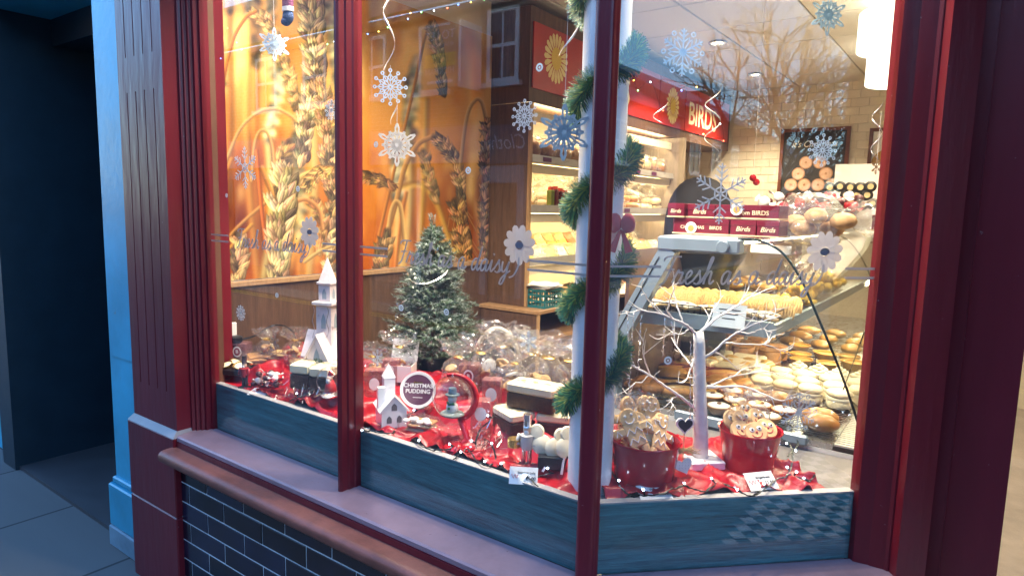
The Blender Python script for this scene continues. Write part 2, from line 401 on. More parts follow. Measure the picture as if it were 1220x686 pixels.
sweep(MB(), [(0, .655), (.125, .648), (.125, .668), (.128, .672), (.128, .685), (.122, .690), (0, .700)], PATH).build('window_sill', maroon_sill, shop, fix=True)
sweep(MB(), [(.124, .640), (.131, .642), (.131, .669), (.124, .670)], [(-1.735, 0), (0, 0), (.79*S2, .79*S2)]).build('sill_fascia', maroon, shop, fix=True)
ts = [(.06, .60), (.175, .60)]+[(.175+.024*math.sin(a), .624-.024*math.cos(a)) for a in [PI*k/8 for k in range(1, 9)]]+[(.06, .6495)]
sweep(MB(), ts, [(-1.742, 0), (0, 0), (.78*S2, .78*S2)]).build('terracotta_sill', terra, shop, smooth=50, fix=True)
wall = sweep(MB(), [(-.02, 0), (.117, 0), (.117, .6), (-.02, .6)], [(-1.74, 0), (0, 0), (.77*S2, .77*S2)]).build('stall_riser', grout, shop, fix=True)
TW, TH = .2405, .0785
_tm = {}
def wtile(w_):
    k = round(w_, 3)
    if k not in _tm: _tm[k] = MB().bbox((.0026, -.0022, .0026), (w_-.0026, .003, TH-.0026), .0008).mesh('glazed_tile', tile_navy)
    return _tm[k]
for r_ in range(8):
    z = .505-TH*(7-r_)+TH*.0 - 0*TH
    z = .505 - TH*r_
    if z < -.03: continue
    off = -1.434 if r_ % 2 == 1 else -1.546
    x = off-2*TW
    while x < .03:
        a, b = max(x, -1.733), min(x+TW, .045)
        if b-a > .02 and z > -.001+0*r_: put(wtile(b-a), 'glazed_tile', wall, (a, -.117, z), (random.uniform(-.010, .010), 0, random.uniform(-.007, .007)))
        x += TW
    t = .09
    while t < .76:
        b = min(t+TW, .76)
        if b-t > .03 and z > -.001: put(wtile(b-t), 'glazed_tile', wall, tuple(W2P(t, -.117, z)), (0, 0, PI/4))
        t += TW

# pilaster with flutes, on a plinth
pil = bpy.data.objects.new('pilaster', None); COL.objects.link(pil); pil.parent = shop
def flutes(x0, x1, yf, n, gw=.007, gd=.007):
    pts = [(x0, yf)]
    for k in range(n):
        c = x0+(x1-x0)*(k+1)/(n+1)
        pts += [(c-gw/2, yf), (c-gw/4, yf+gd), (c+gw/4, yf+gd), (c+gw/2, yf)]
    return pts+[(x1, yf), (x1, .12), (x0, .12)]
pb = MB(); xa, xb = -2.095, -1.745
for z0, z1, fl in ((.69, .85, 0), (.85, 2.0, 1), (2.0, 2.13, 0), (2.13, 3.05, 1)):
    pb.prism(flutes(xa, xb, -.12, 4) if fl else [(xa, -.12), (xb, -.12), (xb, .12), (xa, .12)], z0, z1)
pb.build('shaft', maroon, pil)
MB().bbox((-2.112, -.142, 0), (-1.733, .12, .36), .004).bbox((-2.112, -.142, .361), (-1.733, .12, .682), .004).build('plinth', maroon, pil)
MB().add([(-2.112, -.142, .682), (-1.733, -.142, .682), (-1.733, -.02, .682), (-2.112, -.02, .682), (-2.095, -.122, .706), (-1.745, -.122, .706), (-1.745, -.02, .706), (-2.095, -.02, .706)],
         [(0, 1, 5, 4), (1, 2, 6, 5), (2, 3, 7, 6), (3, 0, 4, 7), (4, 5, 6, 7)]).build('plinth_cap', mat('worn_plinth_cap', (.30, .27, .28), .45, var=.2, wear=((.08, .02, .02), .68, 40)), pil)
# timber frame mouldings, mullion and the corner post
mould = [(-1.745, -.064), (-1.736, -.064), (-1.732, -.054), (-1.722, -.053), (-1.719, -.042), (-1.707, -.041), (-1.704, -.030), (-1.692, -.029), (-1.690, -.012), (-1.680, -.011), (-1.680, .022), (-1.745, .022)]
MB().prism(mould, .69, 2.52).build('frame_moulding', maroon, shop, smooth=20)
MB().box((-1.7445, .0225, .86), (-1.690, .05, 2.52)).build('frame_lining', mat('brown_lining', (.13, .06, .035), .5), shop)
xm = -.857
mull = [(-.834, .02), (xm-.023, .02), (xm-.023, -.012), (xm-.019, -.016), (xm-.017, -.034), (xm-.012, -.038), (xm-.010, -.056), (xm-.004, -.062), (xm+.004, -.062), (xm+.010, -.056), (xm+.012, -.038), (xm+.017, -.034), (xm+.019, -.016), (-.834, -.012)]
MB().prism(mull[::-1][::-1], .693, 2.52).build('mullion', maroon, shop, smooth=25, fix=True)
pp = []
for k in range(40):
    a = 2*PI*k/40; r_ = .0265+.0022*math.cos(5*(a-R(247.5)))
    pp.append((.003+r_*math.cos(a), -.010+r_*math.sin(a)))
MB().prism(pp, .69, 2.52).build('corner_post', maroon, shop, smooth=True)
for o in COL.objects:
    if o.name == 'corner_post': o.data.set_sharp_from_angle(angle=R(40))
def w2poly(tn): return [tuple(W2P(t, n, 0)[:2]) for t, n in tn]
jm = [(W2E, .022), (W2E, -.011), (W2E+.006, -.016), (W2E+.030, -.030), (W2E+.033, -.034), (W2E+.058, -.052), (W2E+.062, -.060), (W2E+.066, -.061), (W2E+.066, .022)]
MB().prism(w2poly(jm), .60, 2.52).build('frame_moulding', maroon, shop, smooth=20, fix=True)
MB().prism(w2poly([(W2E+.066, -.085), (W2E+.15, -.085), (W2E+.15, .10), (W2E+.066, .10)]), 0, 2.7).build('door_jamb', maroon, shop)
# panes
MB().box((-1.684, .0005, .698), (-.878, .0055, 2.52)).build('glass_pane', pane, shop)
MB().box((-.836, .0005, .698), (-.014, .0055, 2.52)).build('glass_pane', pane, shop)
MB().prism(w2poly([(.012, .0005), (W2E+.003, .0005), (W2E+.003, .0055), (.012, .0055)]), .698, 2.52).build('glass_pane', pane, shop)
# head, fascia board and storey above
sweep(MB(), [(-.05, 2.52), (.05, 2.52), (.05, 2.66), (-.05, 2.66)], [(-1.745, 0), (0, 0), (.85*S2, .85*S2)]).build('window_head', maroon, shop, fix=True)
MB().box((-2.2, -.16, 2.66), (5.2, .055, 3.2)).build('shop_fascia', maroon, shop)
MB().box((-.02, .0555, 2.86), (5.2, 1.2, 3.19)).build('lobby_ceiling', maroon, shop)
sweep(MB(), [(-.05, 2.661), (.02, 2.661), (.02, 2.95), (-.05, 2.95)], [(-.02, .056), (.0, .056), (.85*S2, .85*S2+.056), (3.3, .85*S2+.056)]).build('lobby_bulkhead', maroon, shop, fix=True)
brick = bpy.data.materials.new('red_brick'); brick.use_nodes = True
def _bk(m, c1, c2, mo):
    t = m.node_tree; N = t.nodes; L = t.links; b = N['Principled BSDF']; b.inputs['Roughness'].default_value = .85
    tc = N.new('ShaderNodeTexCoord'); mp = N.new('ShaderNodeMapping'); mp.inputs['Rotation'].default_value = (R(-90), 0, 0); L.new(tc.outputs['Object'], mp.inputs[0])
    br = N.new('ShaderNodeTexBrick'); br.inputs['Scale'].default_value = 1; br.inputs['Brick Width'].default_value = .225; br.inputs['Row Height'].default_value = .075; br.inputs['Mortar Size'].default_value = .006
    br.inputs['Color1'].default_value = (*c1, 1); br.inputs['Color2'].default_value = (*c2, 1); br.inputs['Mortar'].default_value = (*mo, 1); L.new(mp.outputs[0], br.inputs[0])
    L.new(br.outputs[0], b.inputs['Base Color']); bp = N.new('ShaderNodeBump'); bp.inputs['Strength'].default_value = .4; bp.invert = True; L.new(br.outputs['Fac'], bp.inputs['Height']); L.new(bp.outputs[0], b.inputs['Normal'])
_bk(brick, (.30, .13, .07), (.22, .09, .05), (.30, .27, .23))
MB().box((-12, .05, 3.2), (8, 6.2, 6.6)).build('upper_storey', brick, shop)
# doors set back in the lobby
for x_ in (.70, 1.70):
    dr = bpy.data.objects.new('shop_door', None); COL.objects.link(dr); dr.parent = shop; dr.location = (x_, 0, 0)
    d = MB()
    for x0, x1, z0, z1 in ((0, .12, .02, 2.3), (.86, .98, .02, 2.3), (.12, .86, .02, .42), (.12, .86, 2.16, 2.3)): d.box((x0, .64, z0), (x1, .685, z1))
    d.build('door_frame', maroon, dr)
    MB().bbox((.17, .632, .10), (.81, .639, .36), .004).build('door_panel', maroon, dr)
    MB().box((.118, .66, .418), (.862, .666, 2.162)).build('door_pane', pane, dr)
    MB().bbox((.90, .628, 1.02), (.95, .639, 1.22), .003).build('lock_plate', gold, dr)
MB().box((.62, .60, 0), (.70, .72, 2.66)).build('door_case', maroon, shop); MB().box((2.68, .60, 0), (2.78, .72, 2.66)).build('door_case', maroon, shop); MB().box((.70, .60, 2.3), (2.68, .72, 2.66)).build('door_case', maroon, shop)
# the far bay across the lobby
for lo_, hi_ in (((3.18, -.05, .7), (3.23, .0, 2.66)), ((4.9, -.12, 0), (5.2, .1, 2.66)), ((2.70, .5, 0), (2.80, .60, 2.66))): MB().box(lo_, hi_).build('far_bay_post', maroon, shop)
MB().prism([(3.17, .0), (4.9, .0), (4.9, .1), (3.21, .1), (2.81, .5), (2.72, .5)], 0, .7).build('far_bay_riser', maroon, shop)
MB().prism([(3.205, -.02), (4.9, -.02), (4.9, -.014), (3.208, -.014)], .7, 2.66).prism([(3.20, -.02), (3.205, -.015), (2.75, .505), (2.745, .5)], .7, 2.66).build('far_bay_pane', glassmat('dark_reflecting_glass', (.25, .27, .28), .06), shop)
# round white column behind the corner
colm = tag(MB().lathe([(.0575, .872), (.0575, 2.9)], 36).build('column', white_paint, None, smooth=40, loc=(-.066, .118, 0)), 'round white painted column wrapped with a green tinsel garland', 'column')

# neighbouring blue shopfront
nb = thing('blue_shopfront', 'bright blue painted shopfront beside the fluted maroon pilaster', 'shopfront')
blue = mat('sky_blue_paint', (.05, .43, .62), .35, var=.22, scale=3, bump=.12, bscale=30, wear=((.22, .26, .28), .66, 18))
MB().box((-2.42, -.07, .30), (-2.125, .2, 3.2)).box((-2.40, -.078, .9), (-2.14, -.0705, 2.9)).build('pilaster', blue, nb)
MB().bbox((-2.44, -.10, .10), (-2.123, .2, .30), .006).bbox((-2.43, -.085, .301), (-2.124, .19, .33), .006).build('plinth', blue, nb)
MB().bbox((-2.445, -.105, 0), (-2.121, .2, .099), .006).build('plinth_block', mat('grubby_blue_grey', (.16, .26, .32), .7, var=.3), nb)
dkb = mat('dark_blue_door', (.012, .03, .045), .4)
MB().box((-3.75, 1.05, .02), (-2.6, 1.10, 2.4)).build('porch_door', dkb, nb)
for z0, z1 in ((.2, .95), (1.15, 2.2)):
    for x0, x1 in ((-3.6, -3.22), (-3.12, -2.74)): MB().bbox((x0, 1.035, z0), (x1, 1.049, z1), .01).build('door_panel', dkb, nb)
MB().bbox((-3.30, 1.025, 1.00), (-3.04, 1.034, 1.07), .003).build('letter_plate', gold, nb); MB().ball((-2.78, 1.0, 1.05), .028, 14, 9).build('door_knob', gold, nb, smooth=True)
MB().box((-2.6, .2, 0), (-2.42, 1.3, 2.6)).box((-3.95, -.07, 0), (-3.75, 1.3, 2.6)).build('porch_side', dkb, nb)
MB().box((-3.75, -.05, -.02), (-2.42, 1.05, .02)).build('porch_step', mat('dark_step', (.05, .05, .055), .6), nb)
MB().box((-5.2, -.1, 2.6), (-2.3, .3, 3.2)).build('fascia', blue, nb)
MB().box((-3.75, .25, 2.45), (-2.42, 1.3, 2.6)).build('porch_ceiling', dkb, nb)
MB().box((-5.2, 0, 0), (-3.95, .15, 2.6)).build('side_panel', blue, nb)

# ================================================================== the shop inside
XW, XS, YE, YB, ZC = -1.78, -1.5, 1.855, 5.45, 2.80
plaster = mat('cream_plaster', (.66, .58, .44), .8, var=.05)
struct(MB().prism([(-2.2, .06), (-.12, .06), (.56, .73), (3.35, .73), (3.35, YB), (-2.2, YB)], -.05, .03).build('shop_floor', mat('floor_vinyl', (.22, .19, .16), .5, var=.2)))
struct(MB().box((-2.10, .06, .0), (-1.94, YB+.1, 2.95)).build('wall_left', plaster))
struct(MB().box((-1.94, .06, .03), (XW-.012, YE, 2.95)).build('wall_partition', plaster))
struct(MB().box((3.3, .72, 0), (3.45, YB+.1, 2.95)).build('wall_right', plaster))
wb = struct(MB().box((-2.1, YB, 0), (3.45, YB+.15, 2.95)).build('wall_back', mat('wall_grout', (.54, .49, .38), .8, var=.05)))
wt = mat('cream_wall_tile', (.66, .60, .47), .22, var=.07, scale=3)
tw_, th_ = .152, .076
mt = MB().bbox((.0022, -.005, .0022), (tw_-.0022, .003, th_-.0022), .002).mesh('wall_tile', wt)
n = 0
for j in range(22):
    for i in range(13):
        x = -1.40+i*tw_+(tw_/2 if j % 2 else 0); z = 1.13+j*th_
        if n < 298: put(mt, 'wall_tile', wb, (x, YB, z), (0, 0, 0)); n += 1
mb = MB()
for j in range(30):
    for i in range(-4, 31):
        x = -1.40+i*tw_+(tw_/2 if j % 2 else 0); z = 1.13+(j-8)*th_
        if not (0 <= i < 13 and 0 <= j-8 < 22): mb.box((x+.002, YB-.005, z+.002), (x+tw_-.002, YB+.001, z+th_-.002))
struct(mb.build('wall_tile', wt, wb), 'stuff')
# suspended ceiling: panels in a metal grid
cl = struct(MB().box((-2.1, .06, ZC+.012), (3.4, YB, ZC+.1)).build('ceiling', mat('ceiling_grid', (.35, .33, .30), .7, var=.03)))
ctm = mat('ceiling_panel', (.66, .63, .57), .85, var=.04, scale=60)
cme = MB().bbox((.006, .006, 0), (.594, .594, .016), .004).mesh('ceiling_panel', ctm)
for i in range(9):
    for j in range(9): put(cme, 'ceiling_panel', cl, (-2.08+i*.6, .1+j*.6, ZC))
# ================================================================== wheat mural (a flat print): painted into a colour attribute
def paint_mural():
    K = 2; X0, Y0, WD, HT = 236, -90, 366, 440
    cw, ch = WD*K, HT*K
    rs = np.random.RandomState(3)
    yy, xx = np.mgrid[0:ch, 0:cw]; px = xx/K+X0; py = yy/K+Y0
    def lo(seed, sx, sy, oct=3):
        r = np.random.RandomState(seed); acc = np.zeros((ch, cw)); amp = 1
        for o in range(oct):
            gx, gy = max(2, int(cw/(sx*K)))+3, max(2, int(ch/(sy*K)))+3
            g = r.rand(gy, gx); u = xx/(sx*K); v = yy/(sy*K); iu = u.astype(int); iv = v.astype(int); fu = u-iu; fv = v-iv
            fu = fu*fu*(3-2*fu); fv = fv*fv*(3-2*fv); iu = np.clip(iu, 0, gx-2); iv = np.clip(iv, 0, gy-2)
            acc += amp*((g[iv, iu]*(1-fu)+g[iv, iu+1]*fu)*(1-fv)+(g[iv+1, iu]*(1-fu)+g[iv+1, iu+1]*fu)*fv); amp *= .5; sx /= 2; sy /= 2
        return acc/1.75
    def mix(c, a, b):  return a+(b-a)*c[..., None]
    top = np.array([170, 134, 78.]); mid = np.array([184, 124, 56.]); low = np.array([162, 88, 32.])
    t = np.clip((py+20)/330, 0, 1)
    img = mix(np.clip(t*2, 0, 1), top, mid); img = mix(np.clip(t*2-1, 0, 1), img, low)
    n = lo(5, 60, 110); img = mix(np.clip((n-.50)*3.0, 0, .9), img, np.array([112, 56, 16.]))
    n = lo(9, 26, 80); img = mix(np.clip((n-.54)*3.2, 0, .8), img, np.array([232, 194, 124.]))
    n = lo(12, 14, 90); img = mix(np.clip((n-.60)*2.2, 0, .5), img, np.array([214, 120, 30.]))
    img[:] = img
    def blot(cx, cy, rx, ry, ang, col, a):
        dx, dy = px-cx, py-cy; c, s_ = math.cos(ang), math.sin(ang); u = (dx*c+dy*s_)/rx; v = (-dx*s_+dy*c)/ry
        w_ = a*np.exp(-(u*u+v*v)); img[:] = mix(w_, img, np.array(col, float))
    for k in range(80):      # far ears out of focus
        a = rs.uniform(-.5, .5); cx = rs.uniform(240, 590); cy = rs.uniform(-60, 330); c = rs.choice(3)
        for m_ in range(5): blot(cx+m_*9*math.sin(a)+rs.uniform(-4, 4), cy+m_*10*math.cos(a), 6, 7, 0, ([236, 186, 104], [206, 140, 52], [150, 78, 20])[c], .35)
    blot(290, 60, 22, 60, .6, [226, 170, 88], .6); blot(330, 45, 20, 60, -.7, [150, 92, 30], .6); blot(275, 270, 16, 40, 0, [118, 52, 12], .7); blot(500, 120, 40, 90, 0, [206, 140, 46], .5)
    def stem(pts, w0, col, soft=1.2, hi=None):
        P = cat([Vector((p[0], p[1])) for p in pts], 14)
        A = np.array([(p.x, p.y) for p in P]); lox, hix = A[:, 0].min()-14, A[:, 0].max()+14; loy, hiy = A[:, 1].min()-14, A[:, 1].max()+14
        i0, i1 = max(0, int((lox-X0)*K)), min(cw, int((hix-X0)*K)); j0, j1 = max(0, int((loy-Y0)*K)), min(ch, int((hiy-Y0)*K))
        if i1 <= i0 or j1 <= j0: return
        sx_, sy_ = px[j0:j1, i0:i1], py[j0:j1, i0:i1]; best = np.full(sx_.shape, 1e9); side = np.zeros(sx_.shape)
        for a, b in zip(A[:-1], A[1:]):
            d_ = b-a; L2 = d_@d_+1e-9; tt = np.clip(((sx_-a[0])*d_[0]+(sy_-a[1])*d_[1])/L2, 0, 1)
            ex, ey = sx_-(a[0]+tt*d_[0]), sy_-(a[1]+tt*d_[1]); dd = np.hypot(ex, ey); m_ = dd < best; best[m_] = dd[m_]; side[m_] = ((ex*d_[1]-ey*d_[0])/math.sqrt(L2))[m_]
        al = np.clip((w0+soft-best)/(2*soft), 0, 1); sh = np.clip(.5+side/(2*w0+.01), 0, 1)
        cc = np.array(col, float); h = np.array(hi or [min(255, c*1.25+20) for c in col], float)
        cimg = cc*.55+(h*.92-cc*.55)*sh[..., None]
        img[j0:j1, i0:i1] = mix(al, img[j0:j1, i0:i1], cimg)
    def grain(cx, cy, L_, W_, ang, col, soft=.18):
        r_ = L_+3; i0, i1 = int((cx-r_-X0)*K), int((cx+r_-X0)*K); j0, j1 = int((cy-r_-Y0)*K), int((cy+r_-Y0)*K)
        i0, j0 = max(0, i0), max(0, j0); i1, j1 = min(cw, i1), min(ch, j1)
        if i1 <= i0 or j1 <= j0: return
        dx, dy = px[j0:j1, i0:i1]-cx, py[j0:j1, i0:i1]-cy; c, s_ = math.cos(ang), math.sin(ang)
        u = (dx*c+dy*s_)/L_; v = (-dx*s_+dy*c)/(W_*np.clip(1.05-.55*(u+.15)**2-.25*u, .12, 2))
        rr = np.sqrt(u*u*.9+v*v); al = np.clip((1-rr)/soft, 0, 1)
        sh = np.clip(.66-.5*v+.12*u+.14*np.sin(v*10+u*2), 0, 1.15); edge = np.clip((1-rr)*3.4, 0, 1)
        cc = np.array(col, float); cimg = (cc*.30)+(cc*1.10+12-cc*.30)*(sh*edge)[..., None]
        img[j0:j1, i0:i1] = mix(al, img[j0:j1, i0:i1], np.clip(cimg, 0, 250))
    def ear(pts, w_, col, step=6., gl=9., gw=3.6, soft=.18, awn=0):
        """spikelets in two ranks with a middle row: each a fan of two or three husks"""
        P = cat([Vector((p[0], p[1])) for p in pts], 24); acc = 0; k = 0
        stem(pts, w_*.34, [c*.42 for c in col], 2.5)
        n_ = len(P)
        for i_, (a, b) in enumerate(zip(P[:-1], P[1:])):
            acc += (b-a).length; tp = i_/n_; tap = .55+.45*math.sin(PI*min(1, .18+tp*.9))
            while acc > step*.62:
                acc -= step*.62; k += 1; d_ = (b-a).normalized(); th = math.atan2(d_.y, d_.x); nn = Vector((-d_.y, d_.x))
                for s_ in ((-1, 1), (1, -1), (0,), (-1,), (1, 0))[rs.randint(5)]:
                    g = a+nn*(s_*w_*tap*rs.uniform(.42, .62))+d_*rs.uniform(-2, 2); base = th+PI-s_*.5+rs.uniform(-.3, .3)
                    tn_ = rs.choice([.46, .66, .85, 1.0, 1.08])
                    for f_ in (-.32, .30, 0.):
                        c_ = [np.clip(c*tn_*rs.uniform(.9, 1.08)+(10 if f_ == 0 else 0), 0, 248) for c in col]
                        gx, gy_ = g.x-math.cos(base)*gl*.15+nn.x*f_*gw*1.6, g.y-math.sin(base)*gl*.15+nn.y*f_*gw*1.6
                        grain(gx, gy_, gl*rs.uniform(.7, 1.0), gw*rs.uniform(.5, .72), base-f_*.55*(1 if s_ >= 0 else -1), c_, soft)
                    if awn and rs.rand() < .6: e_ = d_*awn*rs.uniform(.6, 1.1)+nn*s_*awn*.3; stem([(g.x, g.y), (g.x+e_.x, g.y+e_.y)], .4, [c*.85 for c in col], .5)
    O = (188, 112, 44); Tn = (206, 160, 96); EA = (226, 188, 128); DK = (200, 154, 96)
    # soft ears behind: whole plants out of focus
    for k in range(16):
        x_, y_ = rs.uniform(245, 590), rs.uniform(-70, 250); b_ = rs.uniform(-.5, .5); L_ = rs.uniform(60, 110)
        stem([(x_+b_*60+rs.uniform(-12, 12), 360), (x_+b_*30, (y_+L_+340)/2), (x_+b_*L_*.5, y_+L_)], rs.uniform(1.5, 3), [(196, 132, 58), (160, 92, 34), (222, 176, 108)][k % 3], 3.5)
        ear([(x_+b_*L_*.5, y_+L_), (x_+b_*L_*.2, y_+L_*.5), (x_, y_)], rs.uniform(7, 11), [(206, 162, 98), (176, 120, 60), (226, 188, 126)][k % 3], 7, 10, 5, .95)
    blr = img.copy()
    for ax_ in (0, 1): blr = sum(np.roll(blr, sft, ax_) for sft in range(-6, 7))/13
    img[:] = np.clip((blr-np.array([168, 116, 56.]))*1.5+np.array([180, 128, 62.]), 12, 244)
    ear([(300, 12), (316, 24), (330, 48)], 11, (206, 160, 96), 5, 8, 4, .5); ear([(330, 60), (345, 90), (352, 130)], 9, (214, 168, 96), 5, 8, 4, .6)
    ear([(395, 250), (392, 300), (396, 345)], 11, EA, 6, 10, 4.2, .45); ear([(372, 238), (384, 262), (380, 300)], 10, (206, 150, 84), 6, 9, 4, .5)
    ear([(345, 170), (333, 200), (330, 240)], 12, (204, 150, 80), 6, 9, 4, .5)
    stem([(420, 330), (428, 290), (424, 250)], 2.5, Tn, 2); stem([(540, 300), (520, 240), (500, 220), (470, 225)], 3, (220, 150, 60), 3)
    stem([(470, 330), (478, 260), (484, 230)], 2, O, 1.5); stem([(500, 300), (506, 200), (508, 120)], 3, (214, 150, 60), 3)
    ear([(505, 180), (512, 210), (520, 240)], 8, (222, 168, 92), 5, 8, 4, .7)
    # stems in focus
    stem([(258, 350), (257, 270), (258, 190), (264, 110), (276, 52), (292, 22), (304, 14)], 2.3, O, .8)
    stem([(247, 345), (252, 280), (262, 225), (276, 190)], 2.4, (206, 120, 34), .9)
    stem([(255, 305), (282, 272), (304, 252), (318, 240)], 1.9, (190, 132, 64), 1.); stem([(258, 325), (275, 295), (300, 268)], 2.2, (208, 132, 44), .9)
    stem([(264, 214), (272, 186), (287, 153), (308, 134), (328, 130), (346, 138), (357, 150)], 1.9, (198, 146, 84), 1.)
    stem([(300, 215), (303, 175), (309, 157), (318, 158), (324, 176), (326, 205)], 1.7, (192, 140, 78), 1.)
    stem([(318, 300), (312, 250), (306, 180)], 2, (190, 92, 22), .8)
    stem([(312, 200), (322, 226), (330, 250)], 3, (196, 120, 50), 1)
    stem([(347, 235), (358, 212), (378, 204), (390, 203)], 3, (218, 166, 92), .9); stem([(352, 240), (366, 238), (380, 250), (384, 272)], 2.4, (200, 130, 70), .9); stem([(363, 312), (380, 300), (402, 290)], 2, Tn, .8)
    # big ears of the left pane
    ear([(377, -60), (372, -10), (372, 40), (375, 90), (366, 140), (360, 190), (344, 240), (352, 232)][:6], 19, EA, 6.4, 12, 5.0)
    ear([(379, 88), (388, 140), (394, 200), (398, 250)], 15, DK, 6.2, 11, 4.6)
    ear([(344, 196), (337, 226), (334, 260), (333, 292), (330, 350)], 24, EA, 8, 14, 6.0, .26)
    ear([(364, 225), (376, 208), (392, 200)], 9, (214, 160, 90), 5, 9, 3.6)
    ear([(284, 280), (285, 306), (283, 340)], 15, (214, 168, 104), 6.5, 10, 4.6)
    # right pane
    stem([(447, 300), (468, 210), (492, 110), (506, 45), (513, 32)], 1.8, (176, 108, 36), .7)
    ear([(514, 28), (520, 50), (525, 78), (528, 112)], 8, (176, 130, 82), 5, 9, 3.4)
    stem([(456, 296), (472, 240), (482, 200), (496, 174), (510, 165), (520, 163)], 3, (202, 136, 66), .8)
    ear([(518, 163), (532, 176), (545, 200), (548, 236), (552, 262)], 9, (208, 158, 96), 5.2, 10, 3.8)
    ear([(544, 240), (550, 275), (556, 325)], 14, (206, 146, 76), 5.6, 10, 4.3, awn=30)
    ear([(428, 211), (445, 212), (468, 222)], 8, (200, 140, 70), 5, 10, 3.6, awn=12)
    stem([(462, 278), (466, 252), (472, 240), (478, 250), (482, 290)], 2.4, (212, 150, 80), .8)
    ear([(462, 276), (457, 300), (449, 345)], 12, (212, 158, 90), 6, 10, 4.4)
    stem([(548, 200), (556, 140), (566, 120), (574, 122), (580, 145)], 2.2, (200, 150, 90), .8)
    ear([(581, 144), (580, 190), (578, 240), (577, 325)], 8, (176, 130, 82), 5.4, 9, 3.6, awn=16)
    stem([(505, 296), (520, 286), (540, 300)], 3, (220, 160, 80), 1.2)
    img += rs.normal(0, 3, img.shape[:2])[..., None]
    c = np.clip(img/255, 0, 1); lin = np.where(c < .04045, c/12.92, ((c+.055)/1.055)**2.4)
    # onto the wall: every grid point looks up the spot of the print that belongs there
    ny, nz = 480, 380; y0, y1, z0, z1 = .055, YE-.003, 1.268, 2.60
    gy, gz = np.meshgrid(np.linspace(y0, y1, ny), np.linspace(z0, z1, nz))
    P = np.stack([np.full(gy.shape, XW), gy, gz], -1)-np.array(CAM); d_ = P@np.array(FW)
    u = 610+F_PX*(P@np.array(RT))/d_; v = 343-F_PX*(P@np.array(UP))/d_
    iu = np.clip(((u-X0)*K), 0, cw-1.01); iv = np.clip(((v-Y0)*K), 0, ch-1.01); a, b = iu.astype(int), iv.astype(int); fu, fv = (iu-a)[..., None], (iv-b)[..., None]
    cc = (lin[b, a]*(1-fu)+lin[b, np.minimum(a+1, cw-1)]*fu)*(1-fv)+(lin[np.minimum(b+1, ch-1), a]*(1-fu)+lin[np.minimum(b+1, ch-1), np.minimum(a+1, cw-1)]*fu)*fv
    vs = np.stack([np.full(gy.shape, XW), gy, gz], -1).reshape(-1, 3)
    idx = np.arange(ny*nz).reshape(nz, ny); f = np.stack([idx[:-1, :-1], idx[:-1, 1:], idx[1:, 1:], idx[1:, :-1]], -1).reshape(-1, 4)
    me = bpy.data.meshes.new('print'); me.vertices.add(len(vs)); me.vertices.foreach_set('co', vs.astype(np.float32).ravel())
    me.loops.add(f.size); me.loops.foreach_set('vertex_index', f.ravel().astype(np.int32)); me.polygons.add(len(f)); me.polygons.foreach_set('loop_start', np.arange(0, f.size, 4, dtype=np.int32))
    me.update(calc_edges=True)
    at = me.color_attributes.new('Col', 'FLOAT_COLOR', 'POINT'); at.data.foreach_set('color', np.concatenate([cc.reshape(-1, 3), np.ones((len(vs), 1))], 1).astype(np.float32).ravel())
    me.materials.append(mat('mural_print', (1, 1, 1), .45, var=0, attr='Col', spec=.3))
    return me
mur = thing('mural', 'large golden wheat ears photo mural on the side wall of the window', 'mural')
put(paint_mural(), 'print', mur)
MB().box((XW-.011, .053, 1.266), (XW-.001, YE-.001, 2.602)).build('backing_board', white, mur)
pn = thing('wood_panel', 'brown oak panelling under the wheat mural', 'panelling')
MB().box((XW-.011, .05, .03), (XW, YE-.002, 1.238)).build('panel', oak_dark, pn)
MB().bbox((XW-.011, .05, 1.24), (XW+.012, YE-.002, 1.264), .003).build('top_rail', oak_edge, pn)
# double socket with a plug
sk = thing('wall_socket', 'white wall socket with a black plug on the oak panelling', 'socket', (0, 0, 0))
c_ = HX((268, 399), XW+.004)
MB().bbox((XW, c_.y-.04, c_.z-.048), (XW+.012, c_.y+.05, c_.z+.048), .003).build('plate', white, sk)
MB().bbox((XW+.0125, c_.y+.012, c_.z-.034), (XW+.05, c_.y+.055, c_.z-.004), .006).build('plug', black, sk)
MB().tube(cat([(XW+.045, c_.y+.05, c_.z-.02), (XW+.06, c_.y+.10, c_.z-.01), (XW+.05, c_.y+.2, c_.z+.02), (XW+.03, c_.y+.3, c_.z-.02), (XW+.06, c_.y+.34, .90)]), .0035, 6).build('cord', black, sk)

